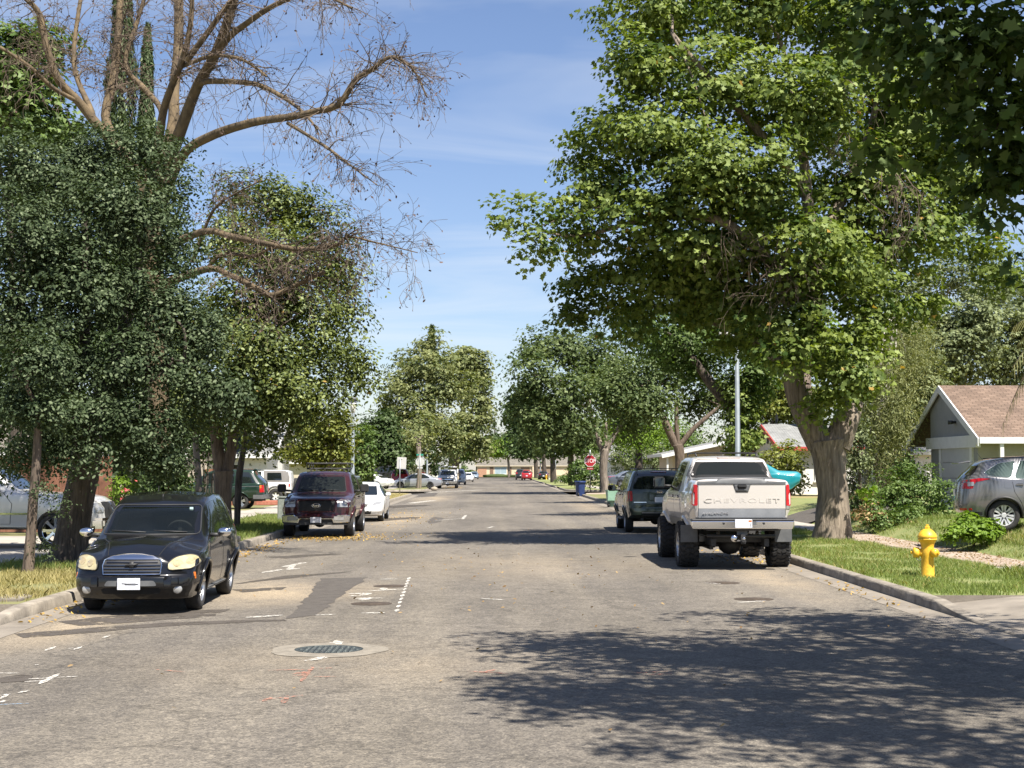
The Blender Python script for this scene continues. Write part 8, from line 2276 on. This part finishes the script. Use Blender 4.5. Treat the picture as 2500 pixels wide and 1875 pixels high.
def lamp(label, px, pyt, D, kind, zb=.15, r=.075, group='street lamps'):
    t = P(px, pyt, D); l_ = thing('street_lamp', label, 'street lamp', (t.x, t.y, zb), group=group); H = t.z - zb
    b = MB(); b.tube([(0, 0, -.1), (0, 0, .25), (0, 0, .26), (0, 0, H)], [r * 1.5, r * 1.5, r * 1.05, r * .72], 12); b.build('pole', M_POLE, l_)
    if kind == 'post':
        b = MB(); b.lathe([(.06, H - .35), (.10, H - .30), (.19, H + .28), (.0, H + .28)], n=14); o = b.build('lamp_shade', mat('lamp_diffuser', (.62, .60, .55), .3), l_); b = MB(); b.lathe([(.0, H + .46), (.23, H + .44), (.25, H + .29), (.0, H + .285)], n=14); b.build('lamp_cap', M_GREYP, l_)
    else:
        s_ = kind
        b = MB(); b.tube([(0, 0, H - .15), (s_ * .12, 0, H), (s_ * .26, 0, H + .05)], .035, 8); b.build('bracket', M_POLE, l_); b = MB(); b.box((s_ * .42, 0, H + .08), (.46, .24, .11), 0, ch=.04); b.build('lamp_head', M_SIGNB, l_)
    return l_


lamp('tall grey lamp post with a cone lantern behind the maroon pickup', 862, 992, 74.0, 'post', r=.1); lamp('tall grey lamp post with a small arm, between the silver truck and the maple', 1799, 820, 52.0, -1, r=.095)
lamp('pale pole beside the trunks behind the silver blue saloon', 1043, 1108, 165, 1, r=.1); lamp('thin pale pole above the white work truck', 1101, 1108, 230, -1, r=.09); lamp('pale pole on the far right pavement near the flared trunk', 1356, 1090, 226, 1, r=.09); lamp('short pale pole right of the far red hatchback', 1319, 1120, 262, 1, r=.09)


def hydrant(label, x, y, z, rot=0.0):
    h = thing('fire_hydrant', label, 'fire hydrant', (x, y, z), rot, group='fire hydrants')
    my = mat('hydrant_yellow', (.60, .33, .018), .5, coat=.1, col2=(.80, .48, .035), vscale=9, bump=.15, bscale=40)
    b = MB(); b.lathe([(.0, -.05), (.145, -.05), (.145, .03), (.118, .035), (.108, .05), (.103, .36), (.112, .40), (.112, .47), (.102, .52), (.106, .56), (.124, .61), (.143, .645), (.155, .65), (.155, .672), (.146, .676), (.146, .69)], n=28); b.build('barrel', my, h)
    b = MB(); b.lathe([(.156, .688), (.160, .695), (.154, .722), (.136, .755), (.10, .80), (.065, .822), (.05, .83), (.0, .832)], n=28); b.lathe([(.045, .83), (.042, .87), (.025, .875), (.022, .905), (.0, .907)], n=5, smooth=False); b.build('bonnet', my, h)
    for k, (ax, r, ln, zz) in enumerate((((-1, 0, 0), .078, .21, .44), ((.72, -.69, 0), .062, .18, .44), ((.5, .86, 0), .062, .18, .44))):
        a = Vector(ax).normalized(); c0 = Vector((0, 0, zz)); b = MB()
        b.tube([c0 + a * .08, c0 + a * (ln - .07)], r * .85, 16); b.tube([c0 + a * (ln - .075), c0 + a * ln, c0 + a * (ln + .025)], [r * 1.12, r * 1.12, r * .8], 16); b.tube([c0 + a * (ln + .02), c0 + a * (ln + .06)], .024, 5, smooth=False); b.build('outlet_cap', my, h)
    b = MB()
    for k in range(8):
        a = 2 * PI * k / 8; b.lathe([(0, .0), (.012, 0), (.012, .018), (0, .018)], (.128 * math.cos(a), .128 * math.sin(a), .028), n=6, smooth=False)
    b.build('bolt', M_STEEL, h)
    b = MB(); ch = [(-.20, -.02, .40), (-.17, -.05, .33), (-.13, -.08, .30), (-.11, -.10, .34)]; b.tube(ch, .006, 5); b.build('chain', M_STEEL, h)
    return h


hydrant('yellow fire hydrant on the grass verge beside the maple, near and large', 7.12, 25.1, .13, R(-12)); hydrant('small distant yellow fire hydrant on the far right verge', 8.4, 257, .15)


def bin_(label, x, y, z, rz, col, col2, h=1.05, w=.60, d=.70, open_=False, m=None, group='wheelie bins'):
    t = thing('wheelie_bin', label, 'wheelie bin', (x, y, z), rz, group=group); mm = m or mat('bin_' + label.split()[0] + label.split()[1], col, .5, col2=col2, vscale=5)
    b = MB(); n = 20
    def sec(k, zz): return [(k * w / 2 * math.copysign(abs(math.cos(2 * PI * i / n)) ** .45, math.cos(2 * PI * i / n)), k * d / 2 * math.copysign(abs(math.sin(2 * PI * i / n)) ** .45, math.sin(2 * PI * i / n)), zz) for i in range(n)]
    rows = [sec(.74, .04), sec(.76, .10), sec(.97, h * .86), sec(1.03, h * .865), sec(1.04, h * .90)]; vs = [p for r_ in rows for p in r_]; fs = [(i * n + j, i * n + (j + 1) % n, (i + 1) * n + (j + 1) % n, (i + 1) * n + j) for i in range(len(rows) - 1) for j in range(n)] + [list(range(n))[::-1]]
    if not open_: fs.append([(len(rows) - 1) * n + j for j in range(n)])
    b.add(vs, fs, 0, True); b.build('tub', mm, t, sharp=40)
    b = MB()
    if open_:
        b.box((0, d * .62, h * .62), (w * 1.05, .05, h * .55), 0, ch=.015)
    else: b.box((0, 0, h * .945), (w * 1.1, d * 1.12, .075), 0, ch=.03, taper=.9); b.tube([(-w * .4, d * .58, h * .92), (w * .4, d * .58, h * .92)], .02, 6)
    b.build('lid', mm, t)
    for sx in (-1, 1):
        b = MB(); b.lathe([(0, -.03), (.13, -.03), (.13, .03), (0, .03)], (sx * w * .42, d * .36, .13), 'X', 16); b.build('wheel', M_RUB, t)
    return t


bin_('blue plastic wheelie bin standing in the road below the stop sign', 5.95, 108.3, 0, R(200), (.012, .028, .10), (.022, .045, .15), 1.12, .64, .75)
gb_ = bin_('green plastic wheelie bin overfull with clippings beside the dark green parked car', 5.95, 77.5, 0, R(190), (.17, .29, .21), (.22, .36, .27), 0.98, .78, .68, open_=True)
crown(gb_, (0, 0, 0), [((0, 0, 0.98), (.32, .28, .15))], 260, .12, F_YEL, 'oval', .16, 16, seed=201, name='clippings')
bin_('dark green wheelie bin half hidden behind the white saloon on the left', -7.0, 84.0, .15, 0, (.02, .05, .035), (.03, .07, .05), 1.05, .6, .7)
u = thing('utility_box', 'grey green speckled utility cabinet on the verge left of the maroon pickup', 'utility box', (-7.35, 53.0, .15)); b = MB(); b.box((0, 0, .40), (.50, .55, .80), 0, ch=.03); b.build('cabinet', mat('cabinet_green', (.15, .17, .15), .7, col2=(.24, .26, .235), vscale=7), u); b = MB(); b.box((0, 0, .82), (.56, .6, .06), 0, ch=.02); b.build('lid', mat('cabinet_green'), u)
b = MB(); b.blob((0, 0, .05), (.32, .28, .2), jit=.12); o = b.build('boulder', mat('pale_rock', (.26, .22, .16), .9, col2=(.36, .31, .24), vscale=4, bump=.5, bscale=10)); q = P(1060, 1197, 137); o.location = (q.x, q.y, 0.12); tag(o, 'pale boulder on the far left kerb before the silver blue saloon', 'boulder')
b = MB(); b.blob((0, 0, .05), (.28, .22, .16), jit=.15); o = b.build('boulder', mat('pale_rock')); o.location = (-6.6, 37.6, .15); tag(o, 'small grey stone at the kerb behind the black wagon', 'boulder')

# a person in a red top far off on the left, seen above the silver blue saloon
def person(label, x, y, z, rz, shirt, trousers, hair):
    root = thing('person', label, 'person', (x, y, z), rz)
    skin = mat('skin', (.36, .20, .13), .6)
    J = dict(pel=(0, 0, .95), che=(0, 0, 1.25), nek=(0, 0, 1.45), hd0=(0, -.01, 1.53), hd1=(0, -.015, 1.64), hd2=(0, 0, 1.74))
    V = list(J.values()); Rr = [.15, .165, .06, .075, .098, .07]; E = [(0, 1), (1, 2), (2, 3), (3, 4), (4, 5)]
    for s_ in (-1, 1):
        k = len(V)
        V += [(s_ * .19, 0, 1.38), (s_ * .25, .02, 1.12), (s_ * .24, -.08, .88), (s_ * .235, -.11, .80)]; Rr += [.062, .048, .036, .034]; E += [(1, k), (k, k + 1), (k + 1, k + 2), (k + 2, k + 3)]
        k = len(V)
        V += [(s_ * .10, 0, .86), (s_ * .11, -.02 * s_, .48), (s_ * .115, .02, .09), (s_ * .12, -.12, .04)]; Rr += [.095, .066, .045, .035]; E += [(0, k), (k, k + 1), (k + 1, k + 2), (k + 2, k + 3)]
    me = bpy.data.meshes.new('body_mesh'); me.from_pydata(V, E, []); o = bpy.data.objects.new('body', me); COL.objects.link(o)
    m1 = o.modifiers.new('s', 'SKIN'); m2 = o.modifiers.new('u', 'SUBSURF'); m2.levels = 2; m2.render_levels = 2
    for i, v in enumerate(me.skin_vertices[0].data): v.radius = (Rr[i], Rr[i]); v.use_root = (i == 0)
    dg = bpy.context.evaluated_depsgraph_get(); dg.update(); me2 = bpy.data.meshes.new_from_object(o.evaluated_get(dg)); o.modifiers.clear(); o.data = me2
    me2.materials.clear()
    for q in (skin, shirt, trousers): me2.materials.append(q)
    for p in me2.polygons:
        c_ = p.center; p.use_smooth = True
        p.material_index = 0 if c_.z > 1.46 or (abs(c_.x) > .2 and c_.z < 1.15 and c_.z > .7) else (1 if c_.z > .93 else 2)
    o.parent = root
    b = MB(); b.blob((0, .012, 1.675), (.105, .115, .10), n=14, k=8); b.build('hair', hair, root)
    f = MB()
    for s_ in (-1, 1): f.blob((s_ * .034, -.10, 1.645), (.012, .008, .009))
    f.blob((0, -.115, 1.615), (.014, .02, .022)); f.box((0, -.098, 1.575), (.045, .01, .010), 0); f.build('face', mat('face_dark', (.10, .05, .04), .6), root)
    return root


q = P(1033, 1185, 162)
person('person with dark hair in a red top standing beyond the silver blue saloon', q.x, q.y, .15, R(20), mat('red_shirt', (.45, .04, .04), .8), mat('dark_trousers', (.03, .035, .05), .85), mat('dark_hair', (.012, .009, .008), .6))
